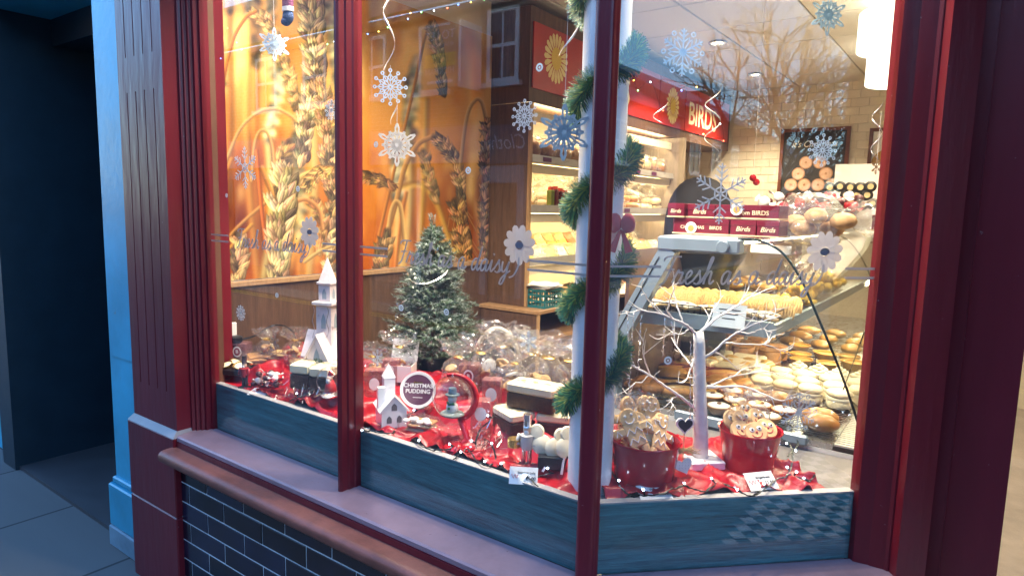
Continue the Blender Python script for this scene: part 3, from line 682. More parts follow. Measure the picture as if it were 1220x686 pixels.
# ================================================================== bread shelving along the left wall
sh = thing('bread_shelving', 'tall lit bread shelving with cream shelves and brown oak end panel', 'shelving')
MB().box((-1.935, YE, 1.003), (XS, YE+.025, 2.2)).build('side_panel', oak_dark, sh)
MB().box((XS, YE-.001, 1.003), (XS+.014, YE+.027, 2.2)).build('edge_strip', oak_edge, sh)
MB().box((-1.935, YE+.03, 1.0), (-1.925, 4.0, 2.2)).build('back_panel', cream, sh)
MB().box((-1.935, 4.0, 1.0), (-1.40, 4.03, 2.2)).build('side_panel', woodmat('grey_oak', (.20, .16, .12), (.33, .27, .2), (10, 10, 1.2), .5, 3.), sh)
strip_m = emis('shelf_light', (1., .81, .48), 4.4)
SHZ = (1.27, 1.59, 1.885)
for z in SHZ+(2.19,):
    if z < 2.1:
        MB().box((-1.924, YE+.027, z-.022), (XS-.015, 3.998, z)).build('shelf', cream, sh)
        MB().add([(XS-.0149, YE+.028, z-.03), (XS+.018, YE+.028, z-.022), (XS+.012, YE+.028, z+.022), (XS-.0149, YE+.028, z+.012), (XS-.0149, 3.999, z-.03), (XS+.018, 3.999, z-.022), (XS+.012, 3.999, z+.022), (XS-.0149, 3.999, z+.012)],
                 [(0, 1, 5, 4), (1, 2, 6, 5), (2, 3, 7, 6), (3, 0, 4, 7), (0, 3, 2, 1), (4, 5, 6, 7)]).build('price_rail', mat('grey_rail', (.42, .40, .36), .35, metal=.3), sh)
    MB().box((-1.60, YE+.06, z-.040), (-1.565, 3.96, z-.026)).build('light_strip', strip_m, sh)
    MB().box((XS-.040, YE+.028, z-.085), (XS-.0155, 3.999, z-.031)).build('light_pelmet', cream, sh)
# purple shelf labels
pl = mat('purple_label', (.10, .01, .06), .5)
for y_, z_ in ((1.99, 1.885), (2.9, 1.885), (3.25, 1.885), (3.55, 1.885), (2.3, 1.59), (3.1, 1.59)):
    MB().box((XS+.019, y_, z_-.014), (XS+.021, y_+.09, z_+.012)).build('shelf_label', pl, sh)
cab = thing('base_cabinet', 'brown oak base cabinet with open dark niche under the bread shelves', 'cabinet')
MB().bbox((-1.935, 1.772, .975), (-1.345, 5.4, 1.0), .004).build('worktop', oak_top, cab)
MB().box((-1.77, 1.78, .03), (-1.355, 1.80, .974)).build('end_panel', oak_dark, cab)
MB().box((-1.356, 1.779, .03), (-1.345, 1.801, .974)).build('edge_strip', oak_edge, cab)
MB().box((-1.93, 1.80, .80), (-1.36, 5.3, .82)).build('niche_floor', oak_top, cab)
MB().box((-1.935, 1.80, .03), (-1.915, 5.3, .974)).build('back_panel', black, cab)
for k in range(4): MB().bbox((-1.375, 1.803+k*.87, .05), (-1.358, 2.665+k*.87, .795), .003).build('cabinet_door', oak_dark, cab)
# sign fascia above
sg = thing('fascia_sign', 'red illuminated fascia sign with cream daisies and BIRDS lettering', 'sign')
MB().box((-1.935, YE-.0, 2.205), (XS-.004, 5.42, 2.74)).build('box', oak_dark, sg)
redp = mat('red_sign_panel', (.42, .018, .012), .35, var=.06)
crm = mat('cream_sign_vinyl', (.80, .66, .30), .45, var=.03)
crl = mat('pale_lettering', (.82, .72, .48), .45, var=.03)
yel = mat('daisy_yellow', (.72, .50, .08), .45, var=.03)
for y0, y1 in ((1.878, 2.46), (2.47, 3.10), (3.11, 3.655), (3.665, 4.20), (4.21, 5.35)):
    MB().box((XS-.003, y0, 2.285), (XS+.006, y1, 2.655)).build('red_panel', redp, sg)
def daisy_print(yc, zc, ry, rz, n=20):
    b = MB(); F = frame((XS+.0075, yc, zc), (0, 1, 0), (0, 0, 1))
    for k in range(n):
        a = 2*PI*k/n; w_ = 2*PI/n*.46
        pts = []
        for s_, r_ in ((-.5, .42), (-1, .72), (-.75, .93), (0, 1.), (.75, .93), (1, .72), (.5, .42)): pts.append((r_*ry*math.cos(a+s_*w_), r_*rz*math.sin(a+s_*w_), 0))
        b.add(pts, [tuple(range(7))], F)
    b.build('daisy_petals', crm, sg)
    MB().add([(ry*.42*math.cos(2*PI*k/24), rz*.45*math.sin(2*PI*k/24), .0015) for k in range(24)], [tuple(range(24))], F).build('daisy_centre', yel, sg)
daisy_print(2.12, 2.49, .135, .148); daisy_print(3.93, 2.455, .13, .15)
for txt, yc, sx in (('BIRDS', 2.79, .95), ('BIRDS', 4.64, 1.0)):
    lettering(txt, .27, frame((XS+.0075, yc, 2.435), (0, 1, 0), (0, 0, 1)), crl, sg, sx=sx*1.02, bold=.004)
# ceiling spots and pendants -- the lamps the shop has
warm = (1., .80, .55)
def downlight(x, y, power, label, tilt=(0, 0), cone=125, col=warm):
    o = thing('ceiling_downlight', label, 'downlight', (x, y, ZC), 0, 'ceiling downlights')
    MB().lathe([(.062, -.004), (.066, -.012), (.050, -.016), (.047, .0), (.045, .004)], 24, caps=False).build('trim_ring', steel, o, smooth=50)
    MB().lathe([(0, -.0035), (.046, -.0035), (.046, .002), (0, .002)], 20).build('lens', emis('downlight_lens', (1., .86, .62), 3.5), o)
    l = bpy.data.lights.new('downlight_lamp', 'SPOT'); l.energy = power; l.color = col; l.spot_size = R(cone); l.spot_blend = .7; l.shadow_soft_size = .04
    lo_ = bpy.data.objects.new('downlight_lamp', l); COL.objects.link(lo_); lo_.parent = o; lo_.location = (0, 0, -.05); lo_.rotation_euler = (R(tilt[0]), R(tilt[1]), 0)
p1, p2 = HZ((855, 50), ZC), HZ((900, 88), ZC)
downlight(p1.x, p1.y, 24, 'lit round downlight in the ceiling before the fascia lettering')
downlight(p2.x, p2.y, 24, 'lit round downlight in the ceiling near the tiled back wall')
wl = (1., .87, .70)
for x, y, e in ((-1.50, .10, 4.5), (-1.22, .26, 12), (-.88, .24, 12.5), (-.50, .22, 13), (-.17, .28, 12), (.20, .46, 12)):
    downlight(x, y, e, 'lit round downlight in the ceiling over the window display', tilt=(8, 0), col=wl)
for x, y in ((.35, 1.9), (.9, 3.4), (1.5, 1.6)):
    downlight(x, y, 24, 'lit round downlight in the ceiling over the serving counter')
shade = emis('lamp_shade', (1., .93, .74), .42)
for x, y, d_ in ((.21, 3.0, 'near the counter front'), (.10, 4.1, 'nearer the tiled back wall')):
    o = thing('pendant_lamp', 'lit white drum pendant lamp '+d_, 'pendant lamp', (x, y, 2.515), 0, 'drum pendant lamps')
    MB().lathe([(.17, 0), (.20, 0), (.205, .005), (.205, .21), (.20, .216), (.02, .216)], 36).build('shade', shade, o, smooth=40)
    MB().lathe([(0, .004), (.17, .004), (.17, .012), (0, .012)], 24).build('diffuser', emis('lamp_diffuser', (1., .9, .68), .34), o)
    MB().tube([(0, 0, .216), (0, 0, ZC-2.515)], .006, 8).build('cord', white, o)
cc = thing('cctv_camera', 'small dome camera with a black lens on the ceiling', 'security camera', tuple(HZ((1015, 123), ZC)))
MB().lathe([(0, -.03), (.055, -.03), (.062, 0), (0, 0)], 20).build('base', white, cc, smooth=40)
MB().ball((0, 0, -.03), (.042, .042, .045), 16, 10).build('dome', mat('smoked_dome', (.01, .01, .01), .08), cc, smooth=True)
# poster of pies on the back wall
tl, br_ = HY((935, 158), YB-.02), HY((1003, 232), YB-.02); pw = br_.x-tl.x
po = thing('pie_poster', 'dark chalkboard poster with stacked mince pies in a brown frame', 'poster')
z1, z0, x0, x1 = tl.z, tl.z-.80, tl.x, br_.x
MB().box((x0, YB-.02, z0), (x1, YB-.0055, z1)).build('sheet', mat('chalkboard', (.02, .018, .017), .6, var=.4, scale=14), po)
fb = MB()
for a in ((x0-.03, z0-.03, x0, z1+.03), (x1, z0-.03, x1+.03, z1+.03), (x0, z0-.03, x1, z0), (x0, z1, x1, z1+.03)): fb.box((a[0], YB-.034, a[1]), (a[2], YB-.0055, a[3]))
fb.build('frame', mat('mahogany_frame', (.12, .04, .018), .4), po)
piem = mat('pie_print', (.60, .38, .25), .6, var=.25, scale=20); pied = mat('pie_print_crust', (.34, .18, .09), .6, var=.25, scale=20)
pie_a, pie_b = MB(), MB()
for row, n_ in enumerate((4, 3, 2)):
    for k in range(n_):
        cx = (x0+x1)/2+(k-(n_-1)/2)*.122; cz = z1-.50+row*.105
        if row == 1 and k == 1: continue
        for b_, r_, o_ in ((pied, .060, .0015), (piem, .050, .0025)): (pie_b if b_ is pied else pie_a).add([(cx+r_*math.cos(2*PI*t/20), YB-.02-o_, cz+r_*math.sin(2*PI*t/20)) for t in range(20)], [tuple(range(19, -1, -1))])
        pie_b.add([(cx+.012*math.cos(2*PI*t/8), YB-.0235, cz+.012*math.sin(2*PI*t/8)) for t in range(8)], [tuple(range(7, -1, -1))])
pie_b.build('pie_picture', pied, po); pie_a.build('pie_picture', piem, po)
lettering("it's Christmas", .085, frame(((x0+x1)/2, YB-.0225, z1-.12), (1, 0, 0), (0, 0, 1)), mat('chalk', (.7, .66, .55), .8), po, shear=.3, sx=.85)
tl = HY((1041, 157), YB-.02)
p2_ = thing('menu_poster', 'pale menu poster with a brown frame beside the pendant lamps', 'poster')
MB().box((tl.x, YB-.02, 1.55), (tl.x+.55, YB-.0055, tl.z)).build('sheet', card_white, p2_)
fb = MB()
for a in ((tl.x-.03, 1.52, tl.x, tl.z+.03), (tl.x+.55, 1.52, tl.x+.58, tl.z+.03), (tl.x, 1.52, tl.x+.55, 1.55), (tl.x, tl.z, tl.x+.55, tl.z+.03)): fb.box((a[0], YB-.034, a[1]), (a[2], YB-.0055, a[3]))
fb.build('frame', MATS['mahogany_frame'], p2_)
MB().add([(tl.x+.16+.16*math.cos(2*PI*t/24), YB-.0215, tl.z-.28+.13*math.sin(2*PI*t/24)) for t in range(24)], [tuple(range(23, -1, -1))]).build('picture', mat('print_tan', (.5, .3, .1), .6, var=.3), p2_)
lettering('SAUSAGE\nMEAT', .07, frame((tl.x+.2, YB-.0215, tl.z-.56), (1, 0, 0), (0, 0, 1)), mat('grey_ink', (.25, .25, .25), .6), p2_)
# ================================================================== glass serving counter
ctr = thing('serving_counter', 'glass fronted serving counter with grey frame full of cakes', 'counter')
frm = mat('blue_grey_metal', (.20, .265, .32), .35, metal=.15, var=.06)
CY0, CY1 = .80, 3.6
prof = [(.07, 1.512), (.125, 1.512), (.175, 1.497), (.215, 1.470), (.255, 1.42), (.292, 1.355), (.398, 1.136), (.455, .995), (.472, .95)]
MB().box((-.36, CY0-.012, .03), (.50, CY1, .885)).build('base', mat('counter_base', (.60, .60, .58), .35, var=.05), ctr)
MB().box((-.355, CY0-.01, .886), (.40, CY1, .905)).build('deck', steel, ctr)
# grille of black slots along the front of the deck
MB().box((.40, CY0-.01, .886), (.475, CY1, .900)).build('grille_base', black, ctr)
sb = MB().box((0, 0, 0), (.07, .010, .006)).mesh('grille_bar', mat('pale_steel', (.62, .60, .54), .4, metal=.3))
for k in range(75): put(sb, 'grille_bar', ctr, (.402, CY0-.005+k*.0205, .900))
MB().bbox((-.10, CY0-.030, .880), (.15, CY0-.012, .915), .004).bbox((.1505, CY0-.034, .888), (.33, CY0-.012, .918), .004).build('tray_lip', frm, ctr)
# glass: bent front sheet, end sheet, top
gb = MB(); n = len(prof)
def sheet(pr, th, y0, y1):
    vs = []; m_ = len(pr)
    for i, (x, z) in enumerate(pr):
        a = pr[max(0, i-1)]; b = pr[min(m_-1, i+1)]; d_ = Vector((b[0]-a[0], b[1]-a[1])).normalized(); nn = Vector((d_.y, -d_.x))
        vs += [(x, y0, z), (x, y1, z), (x+nn.x*th, y0, z+nn.y*th), (x+nn.x*th, y1, z+nn.y*th)]
    fs = []
    for i in range(m_-1):
        a, b = 4*i, 4*i+4; fs += [(a, a+1, b+1, b), (a+2, b+2, b+3, a+3), (a, b, b+2, a+2), (a+1, a+3, b+3, b+1)]
    fs += [(0, 2, 3, 1), (4*m_-4, 4*m_-3, 4*m_-1, 4*m_-2)]; return vs, fs
v, f = sheet(prof, -.005, CY0+.006, CY1); MB().add(v, f).build('front_glass', thin_glass, ctr, smooth=40)
ep = [(-.18, 1.47), (-.345, 1.14), (-.345, .91), (.468, .91)]+[(x-.007, z-.004) for x, z in prof[::-1]]
vs = [(x, CY0, z) for x, z in ep]+[(x, CY0+.005, z) for x, z in ep]; m_ = len(ep)
MB().add(vs, [tuple(range(m_)), tuple(range(2*m_-1, m_-1, -1))]+[(i, m_+i, m_+(i+1) % m_, (i+1) % m_) for i in range(m_)]).build('end_glass', thin_glass, ctr)
eb = mat('dark_glass_edge', (.004, .018, .020), .15)
MB().tube([(x, CY0+.004, z) for x, z in cat([Vector(p) for p in prof], 3)], .0042, 6).build('glass_edge', eb, ctr, smooth=True)
MB().tube([(x, 2.0, z) for x, z in cat([Vector(p) for p in prof], 3)], .0036, 6).build('glass_edge', eb, ctr, smooth=True)
MB().tube([(.352, 1.2, .966), (.405, 1.2, 1.196)], .0025, 6).tube([(.352, 1.2, .966), (.44, 1.19, .905)], .0035, 6).build('glass_edge', eb, ctr)
MB().box((-.20, CY0+.04, 1.502), (.072, CY1, 1.512)).build('top_shelf', mat('top_glass_white', (.55, .56, .55), .2), ctr)
# end frame: top rail with knob, raking strut, lower rail
def bar2(a, b, w_, y0, y1):
    a, b = Vector(a), Vector(b); d_ = (b-a).normalized(); nn = Vector((-d_.y, d_.x))*w_/2
    q = [a-nn, b-nn, b+nn, a+nn]; return [(p.x, y0, p.y) for p in q]+[(p.x, y1, p.y) for p in q], [(0, 1, 2, 3), (7, 6, 5, 4), (0, 4, 5, 1), (1, 5, 6, 2), (2, 6, 7, 3), (3, 7, 4, 0)]
MB().bbox((-.195, CY0-.03, 1.463), (.085, CY0+.03, 1.512), .006).build('top_rail', frm, ctr)
MB().add(*bar2((-.155, 1.47), (-.355, 1.10), .058, CY0-.026, CY0+.022)).build('strut', frm, ctr, fix=True)
MB().add(*bar2((-.185, 1.44), (-.36, 1.10), .004, CY0-.0275, CY0-.024)).build('strut_groove', black, ctr, fix=True)
MB().box((-.375, CY0-.024, .70), (-.325, CY0+.02, 1.12)).build('leg', frm, ctr)
MB().lathe([(0, 0), (.021, 0), (.021, .012), (.018, .015), (0, .015)], 24, T(.035, CY0-.031, 1.486) @ RX(PI/2)).build('knob', frm, ctr, smooth=40)
MB().add(*bar2((-.30, 1.217), (.19, 1.222), .05, CY0+.03, CY0+.05)).build('tray_rail', frm, ctr, fix=True)
MB().box((-.33, CY0+.052, 1.225), (.19, 2.7, 1.234)).build('upper_shelf', mat('dark_shelf', (.05, .045, .05), .3), ctr)
MB().box((.19, CY0+.03, 1.206), (.203, 2.7, 1.242)).build('shelf_edge', frm, ctr)
MB().box((-.350, CY0+.06, .906), (-.335, CY1, 1.45)).build('back_panel', mat('counter_back', (.10, .06, .05), .3), ctr)
# strip light under the shelf and the top (the pastries in the photo are lit from above)
sm = emis('counter_light', (1., .84, .52), 6.0)
MB().box((.15, CY0+.08, 1.19), (.178, CY1-.1, 1.200)).build('light_strip', sm, ctr)
MB().box((.02, CY0+.08, 1.49), (.05, CY1-.1, 1.499)).build('light_strip', sm, ctr)
MB().box((.07, .95, 1.463), (.20, .96, 1.49)).build('sticker', card_white, ctr)
# wire mesh mats on the deck
wm = MB()
for k in range(30): wm.tube([(-.33, .86+k*.014, .925), (-.10, .86+k*.014, .925)], .0013, 4)
for k in range(17): wm.tube([(-.33+k*.014, .85, .9275), (-.33+k*.014, 1.28, .9275)], .0013, 4)
struct(wm.build('wire_mesh', mat('brass_wire', (.35, .26, .12), .35, metal=.8), ctr), 'stuff')
wr = MB()
for k in range(20): wr.tube([(.17, .83+k*.02, .915), (.39, .83+k*.02, .915)], .0016, 4)
struct(wr.build('wire_mesh', blk_metal, ctr), 'stuff')
# trays
def wiretray(x0, y0, x1, y1, z, label):
    o = thing('wire_tray', label, 'tray', (x0, y0, z), 0, 'black wire trays')
    b = MB()
    for h in (0, .03): b.tube([(0, 0, h), (x1-x0, 0, h), (x1-x0, y1-y0, h), (0, y1-y0, h)], .0022, 5, closed=True)
    k = 0.
    while k < x1-x0: b.tube([(k, 0, .03), (k, 0, 0), (k, y1-y0, 0), (k, y1-y0, .03)], .0013, 4); k += .022
    b.build('basket', blk_metal, o)
wiretray(-.31, .88, .17, 1.35, 1.236, 'black wire tray holding iced biscuits on the upper counter shelf')
wiretray(-.05, 1.45, .36, 1.9, .908, 'black wire tray of cream cakes deep in the counter')
wiretray(-.33, 1.35, -.08, 1.9, .908, 'black wire tray of iced slices along the counter back')

# crumpled clear bag
def baggy(r, h, n=22, seed=1., neck=.25, flare=.5, top=.35, sq=1.):
    """gathered cellophane bag: full body, tied neck, crumpled flared top"""
    pr = [(0.02*r, 0), (.75*r, .005*h), (.98*r, .12*h), (1.0*r, .35*h), (.86*r, .52*h), (.5*r, .63*h), (neck*r, .68*h), (neck*r*1.1, .71*h), ((neck+flare*.55)*r, .80*h), ((neck+flare*.85)*r, .90*h), ((neck+flare)*r, h)]
    b = MB(); vs = []; m_ = len(pr); P = []
    pp_ = cat([Vector(p) for p in pr], 3); m_ = len(pp_)
    for i in range(n):
        a = 2*PI*i/n
        for j, p in enumerate(pp_):
            t = j/(m_-1); d_ = Vector((math.cos(a), math.sin(a), t*2.2))
            k = 1+.22*mnoise.noise(d_*2.6+Vector((seed*7, seed, 0)))+(.16+.3*(t > .62))*mnoise.noise(d_*6.5+Vector((seed, 3*seed, 1)))+.10*mnoise.noise(d_*15+Vector((seed, 3*seed, 1)))
            vs.append((p.x*k*math.cos(a), p.x*k*math.sin(a)*sq, p.y*(1+.10*mnoise.noise(Vector((math.cos(a)*2, math.sin(a)*2, seed*5)))*(t > .5))))
    fs = []
    for i in range(n):
        i2 = (i+1) % n
        for j in range(m_-1): fs.append((i*m_+j, i2*m_+j, i2*m_+j+1, i*m_+j+1))
    return b.add(vs, fs)
# ================================================================== bakery goods
crust = mat('golden_crust', (.46, .21, .055), .45, var=.35, scale=30, bump=.2, bscale=80, sss=.0)
bun_m = mat('bun_crust', (.50, .25, .075), .35, var=.22, scale=18, coat=.2)
short_m = mat('shortbread', (.66, .43, .17), .7, var=.16, scale=50, bump=.25, bscale=150)
ice_m = mat('white_icing', (.80, .77, .70), .35, var=.05, scale=20)
icew = mat('cream_swirl', (.82, .76, .62), .45, var=.08, scale=40)
cream_cake = mat('pale_meringue', (.80, .70, .50), .7, var=.15, scale=40, bump=.3, bscale=90)
custard = mat('custard_yellow', (.72, .42, .04), .35, var=.15)
choc = mat('dark_sponge', (.065, .026, .014), .75, var=.4, scale=60, bump=.4, bscale=160)
brown_loaf = mat('brown_loaf', (.30, .135, .045), .6, var=.35, scale=16, bump=.2, bscale=60)
white_loaf = mat('white_loaf', (.66, .45, .20), .6, var=.25, scale=16, bump=.2, bscale=60)
floury = mat('floury_bap', (.74, .62, .42), .8, var=.18, scale=20)
icing_marz = mat('fondant_icing', (.80, .72, .50), .45, var=.06)
def thing1(me, name, label, catg, group, loc, rz=0., s=1., rot=None):
    o = put(me, name, None, loc, rot if rot is not None else (0, 0, rz), s); return tag(o, label, catg, group)
# meshes shared by the repeats
shell = MB().ball((0, 0, .020), (.052, .030, .020), 14, 8, nz=.10, ns=4, sq=2.4)
for k in range(-3, 4): shell.tube([(-.036+abs(k)*.004, k*.008, .0395-abs(k)*.0016), (.0, k*.009, .0415-abs(k)*.002), (.036-abs(k)*.004, k*.008, .0395-abs(k)*.0016)], .0035, 5)
shell = shell.mesh('shortbread', short_m, True)
iced = MB().lathe([(0, 0), (.036, 0), (.041, .006), (.040, .011)], 18)
def root2(name, label, catg, group, parts, loc=(0, 0, -5), rz=0.):
    o = thing(name, label, catg, loc, rz, group)
    for nm, me in parts: put(me, nm, o)
    return o
biscuit_me = MB().lathe([(0, 0), (.036, 0), (.041, .005), (.040, .010), (0, .010)], 18).mesh('biscuit', short_m, 50)
topice_me = MB().ball((0, 0, .0105), (.037, .037, .0055), 16, 6, nz=.08, ns=3).mesh('icing', ice_m, True)
dot = mat('jelly_sweet', (.30, .02, .03), .3)
deco_me = MB().ball((.004, 0, .0165), (.008, .006, .003), 8, 5).mesh('decoration', mat('grape_dot', (.16, .10, .13), .5), True)
iced0 = root2('iced_biscuit', 'round white iced biscuit in the wire tray on the upper shelf', 'biscuit', 'white iced biscuits in the upper tray', [('biscuit', biscuit_me), ('icing', topice_me), ('decoration', deco_me)])
first = True
def place(proto, used, loc, rz=0., s=1., rot=None):
    if used[0]: return dup(proto, loc, rz, s=s, rot=rot)
    used[0] = True; proto.location = loc; proto.rotation_euler = rot if rot is not None else (0, 0, rz)
    proto.scale = (s, s, s) if not isinstance(s, (tuple, list)) else s; return proto
u = [False]
for r_ in range(2):
    for k in range(8):
        place(iced0, u, (-.265+k*.058+random.uniform(-.004, .004), .915+r_*.062+random.uniform(-.004, .004), 1.245), random.uniform(0, 6), rot=(R(-10+random.uniform(-6, 6)), R(random.uniform(-6, 6)), random.uniform(0, 6)))
for r_ in range(2):
    for k in range(15):
        thing1(shell, 'shortbread', 'golden ribbed shortbread finger leaning in a row behind iced biscuits', 'shortbread', 'shortbread in the upper tray', (-.29+k*.033, 1.075+r_*.11, 1.242), rot=(R(12), R(-62+random.uniform(-6, 6)), R(80+random.uniform(-8, 8))))
# flat yellow packets further along the upper shelf
slab_y = MB().bbox((-.09, -.05, 0), (.09, .05, .018), .004).mesh('lemon_slice', mat('lemon_icing', (.75, .50, .05), .4, var=.1))
pastry = MB().ball((0, 0, .02), (.06, .045, .024), 14, 8, nz=.15, ns=5).mesh('danish_pastry', mat('danish', (.55, .28, .06), .35, var=.3, scale=30, coat=.3), True)
for k in range(3): thing1(slab_y, 'lemon_slice', 'yellow iced traybake slice behind the shortbread', 'cake slice', 'yellow traybake slices', (-.22+k*.16, 1.46+(k % 2)*.04, 1.236), R(random.uniform(-10, 10)))
for k in range(9): thing1(pastry, 'danish_pastry', 'glazed golden pastry on the upper counter shelf', 'pastry', 'pastries on the upper shelf', (-.24+(k % 3)*.15, 1.75+(k//3)*.15, 1.236), random.uniform(0, 6))
# more trays of goods that fill the deck
cob = MB().ball((0, 0, .022), (.036, .036, .026), 14, 8, nz=.1, zmin=-.85).mesh('cheese_scone', mat('cheesy_crust', (.62, .36, .10), .55, var=.3, scale=40, bump=.2, bscale=90), True)
for j in range(4):
    for k in range(4): thing1(cob, 'cheese_scone', 'small golden cheese scone between the striped eclairs and tarts', 'scone', 'cheese scones', (-.19+k*.074-.01*j, .955+j*.076*1.0+.35*(j > 1), .912+.004*j), random.uniform(0, 6))
straw = MB().bbox((-.06, -.011, 0), (.06, .011, .016), .004).mesh('cheese_straw', mat('straw_crust', (.66, .44, .16), .6, var=.25, scale=40))
for k in range(16): thing1(straw, 'cheese_straw', 'pale golden cheese straw stacked by the counter back', 'pastry', 'cheese straws', (-.27+random.uniform(-.01, .01), 1.30+(k % 8)*.026, .915+.017*(k//8)), R(random.uniform(-6, 6)))
puff = MB().ball((0, 0, .02), (.020, .018, .018), 10, 7, nz=.2).mesh('cheese_puff', mat('puff_yellow', (.78, .50, .05), .6, var=.2), True)
for k in range(5):
    o = thing('bagged_puffs', 'clear bag of yellow cheese puffs along the upper shelf edge', 'snack bag', (.115, 1.42+k*.20, 1.236), random.uniform(0, 6), 'bags of cheese puffs')
    for j in range(12): put(puff, 'cheese_puff', o, (random.uniform(-.035, .035), random.uniform(-.05, .05), random.uniform(0, .06)), (0, 0, j))
    put(baggy(.062, .17, 20, 31+k).mesh('bag', cello_fine, 20), 'bag', o)
# price ticket on the upper shelf
tk = thing('price_ticket', 'white price ticket standing under the upper counter shelf edge', 'price card')
a_ = HY((872, 375), .86)
MB().box((-.055, -.002, -.04), (.055, 0, .04), T(a_.x, a_.y-.03, a_.z) @ RX(R(-16))).build('card', mat('pale_blue_card', (.62, .68, .74), .6, var=.03), tk)
for z_, w_ in ((.018, .036), (.004, .03), (-.012, .022)): MB().box((-w_, -.0028, z_), (w_, -.0022, z_+.004), T(a_.x, a_.y-.03, a_.z) @ RX(R(-16))).build('print_line', ink, tk)

# lower deck -----------------------------------------------------------------
pie_case = MB().lathe([(0, 0), (.026, 0), (.037, .022), (.039, .023), (.039, .026), (0, .026)], 20).mesh('pie_case', crust, 50)
pie_ice = MB().ball((0, 0, .026), (.036, .036, .007), 18, 7, nz=.05).mesh('icing', ice_m, True)
pie_dec = MB().ball((0, 0, .0335), (.011, .008, .0035), 8, 5, nz=.3).mesh('decoration', mat('currant', (.13, .05, .03), .6), True)
pie0 = root2('iced_tart', 'round iced tart with a currant centre on the counter deck', 'tart', 'iced tarts on the counter deck', [('pie_case', pie_case), ('icing', pie_ice), ('decoration', pie_dec)])
u = [False]
for r_, (xa_, xb_, y_) in enumerate(((.03, .24, .845), (-.02, .25, .92), (-.06, .15, .995))):
    k = xa_
    while k <= xb_: place(pie0, u, (k, y_+random.uniform(-.006, .006), .912+.01*r_), random.uniform(0, 6), 1.05); k += .082
bun = MB().ball((0, 0, .026), (.060, .037, .031), 18, 10, nz=.06, ns=2, zmin=-.8).mesh('finger_bun', bun_m, True)
for (x, y, a) in ((.345, .88, .2), (.33, .955, .1), (.06, 1.075, .5), (-.04, 1.09, .3), (.16, 1.06, .2), (-.08, 1.16, .5), (-.17, 1.08, .3), (.02, 1.17, .6), (-.25, 1.13, .4)):
    thing1(bun, 'finger_bun', 'shiny golden finger bun on the counter deck', 'bun', 'finger buns on the counter deck', (x, y, .912), a, random.uniform(.95, 1.1))
sq_l = MB().lathe([(0, 0), (.040, 0), (.042, .004), (.042, .024), (.038, .029), (0, .030)], 20).mesh('scone_half', cream_cake, 50)
sq_c = MB().lathe([(0, .028), (.042, .028), (.044, .033), (.042, .039), (0, .039)], 20, wob=lambda a, t: 1+.05*math.sin(7*a)).mesh('cream_filling', icew, 50)
sq_t = MB().ball((0, 0, .050), (.042, .042, .016), 18, 8, nz=.08, sq=2.6).mesh('scone_top', cream_cake, True)
sc0 = root2('cream_scone', 'round cream filled scone dusted pale on the counter deck', 'scone', 'cream scones on the counter deck', [('scone_half', sq_l), ('cream_filling', sq_c), ('scone_top', sq_t)])
u = [False]
for j in range(3):
    for k in range(5 if j else 4):
        place(sc0, u, (.07+k*.088-.03*j+(.01 if k > 2 else 0), 1.20+j*.095, .912+.002*j), random.uniform(0, 6), 1.0)
swirl = MB()
for k in range(60):
    t = k/60; a = t*6*PI
swirl.tube([(.036*(1-t)*math.cos(t*6*PI), .036*(1-t)*math.sin(t*6*PI), .030+.030*t) for t in [k/60 for k in range(61)]], [.0085*(1-.55*k/60) for k in range(61)], 7)
swirl = swirl.mesh('piped_swirl', icew, True); cup = MB().lathe([(0, 0), (.028, 0), (.036, .03), (0, .03)], 20, wob=lambda a, t: 1+.03*math.cos(16*a)).mesh('paper_case', mat('paper_case', (.70, .60, .45), .8))
cup0 = root2('piped_cupcake', 'cupcake with piped white swirl behind the scones', 'cupcake', 'piped cupcakes', [('paper_case', cup), ('piped_swirl', swirl)])
u = [False]
for j in range(2):
    for k in range(6): place(cup0, u, (.14+k*.08-.02*j-.16*(1-j)*0, 1.50+j*.09, .914), random.uniform(0, 6), 1.05)
tart = MB().lathe([(0, 0), (.034, 0), (.048, .030), (.050, .031), (.050, .034), (.045, .034), (.043, .027), (0, .029)], 22)
tart_c = MB().lathe([(0, .0285), (.0425, .0272), (0, .0272)], 20).mesh('custard', custard, True); tart = tart.mesh('tart_case', mat('tart_pastry', (.66, .36, .06), .5, var=.15), 50)
t0 = root2('custard_tart', 'deep yellow custard tart at the far end of the counter deck', 'tart', 'custard tarts', [('tart_case', tart), ('custard', tart_c)])
u = [False]
for j in range(3):
    for k in range(5): place(t0, u, (-.02+k*.11-.03*j, 1.78+j*.115, .914+(.02 if (j+k) % 3 == 0 else 0)), random.uniform(0, 6), 1.0)
slice_me = MB().bbox((-.07, -.045, 0), (.07, .045, .05), .006).mesh('meringue_slice', cream_cake)
for j in range(2):
    for k in range(3): thing1(slice_me, 'meringue_slice', 'pale rough topped cake slice along the counter back', 'cake slice', 'pale cake slices', (-.24+j*.15, 1.38+k*.11, .914), R(4*k))
ecl_b = MB().ball((0, 0, .022), (.085, .034, .028), 18, 9, nz=.05, zmin=-.8).mesh('pastry_case', crust, True)
ecl_i = MB().ball((0, 0, .031), (.078, .029, .0215), 18, 8).mesh('icing', mat('caramel_icing', (.56, .33, .12), .25, var=.12, coat=.3), True)
ecl_s = MB()
for s_ in (-.012, -.004, .005, .013): ecl_s.tube([(-.066, s_*.8, .0445), (-.03, s_, .0525-abs(s_)*.15), (.03, s_, .0525-abs(s_)*.15), (.066, s_*.8, .0445)], .0018, 5)
ecl_s = ecl_s.mesh('chocolate_stripe', mat('chocolate', (.06, .02, .01), .35), True)
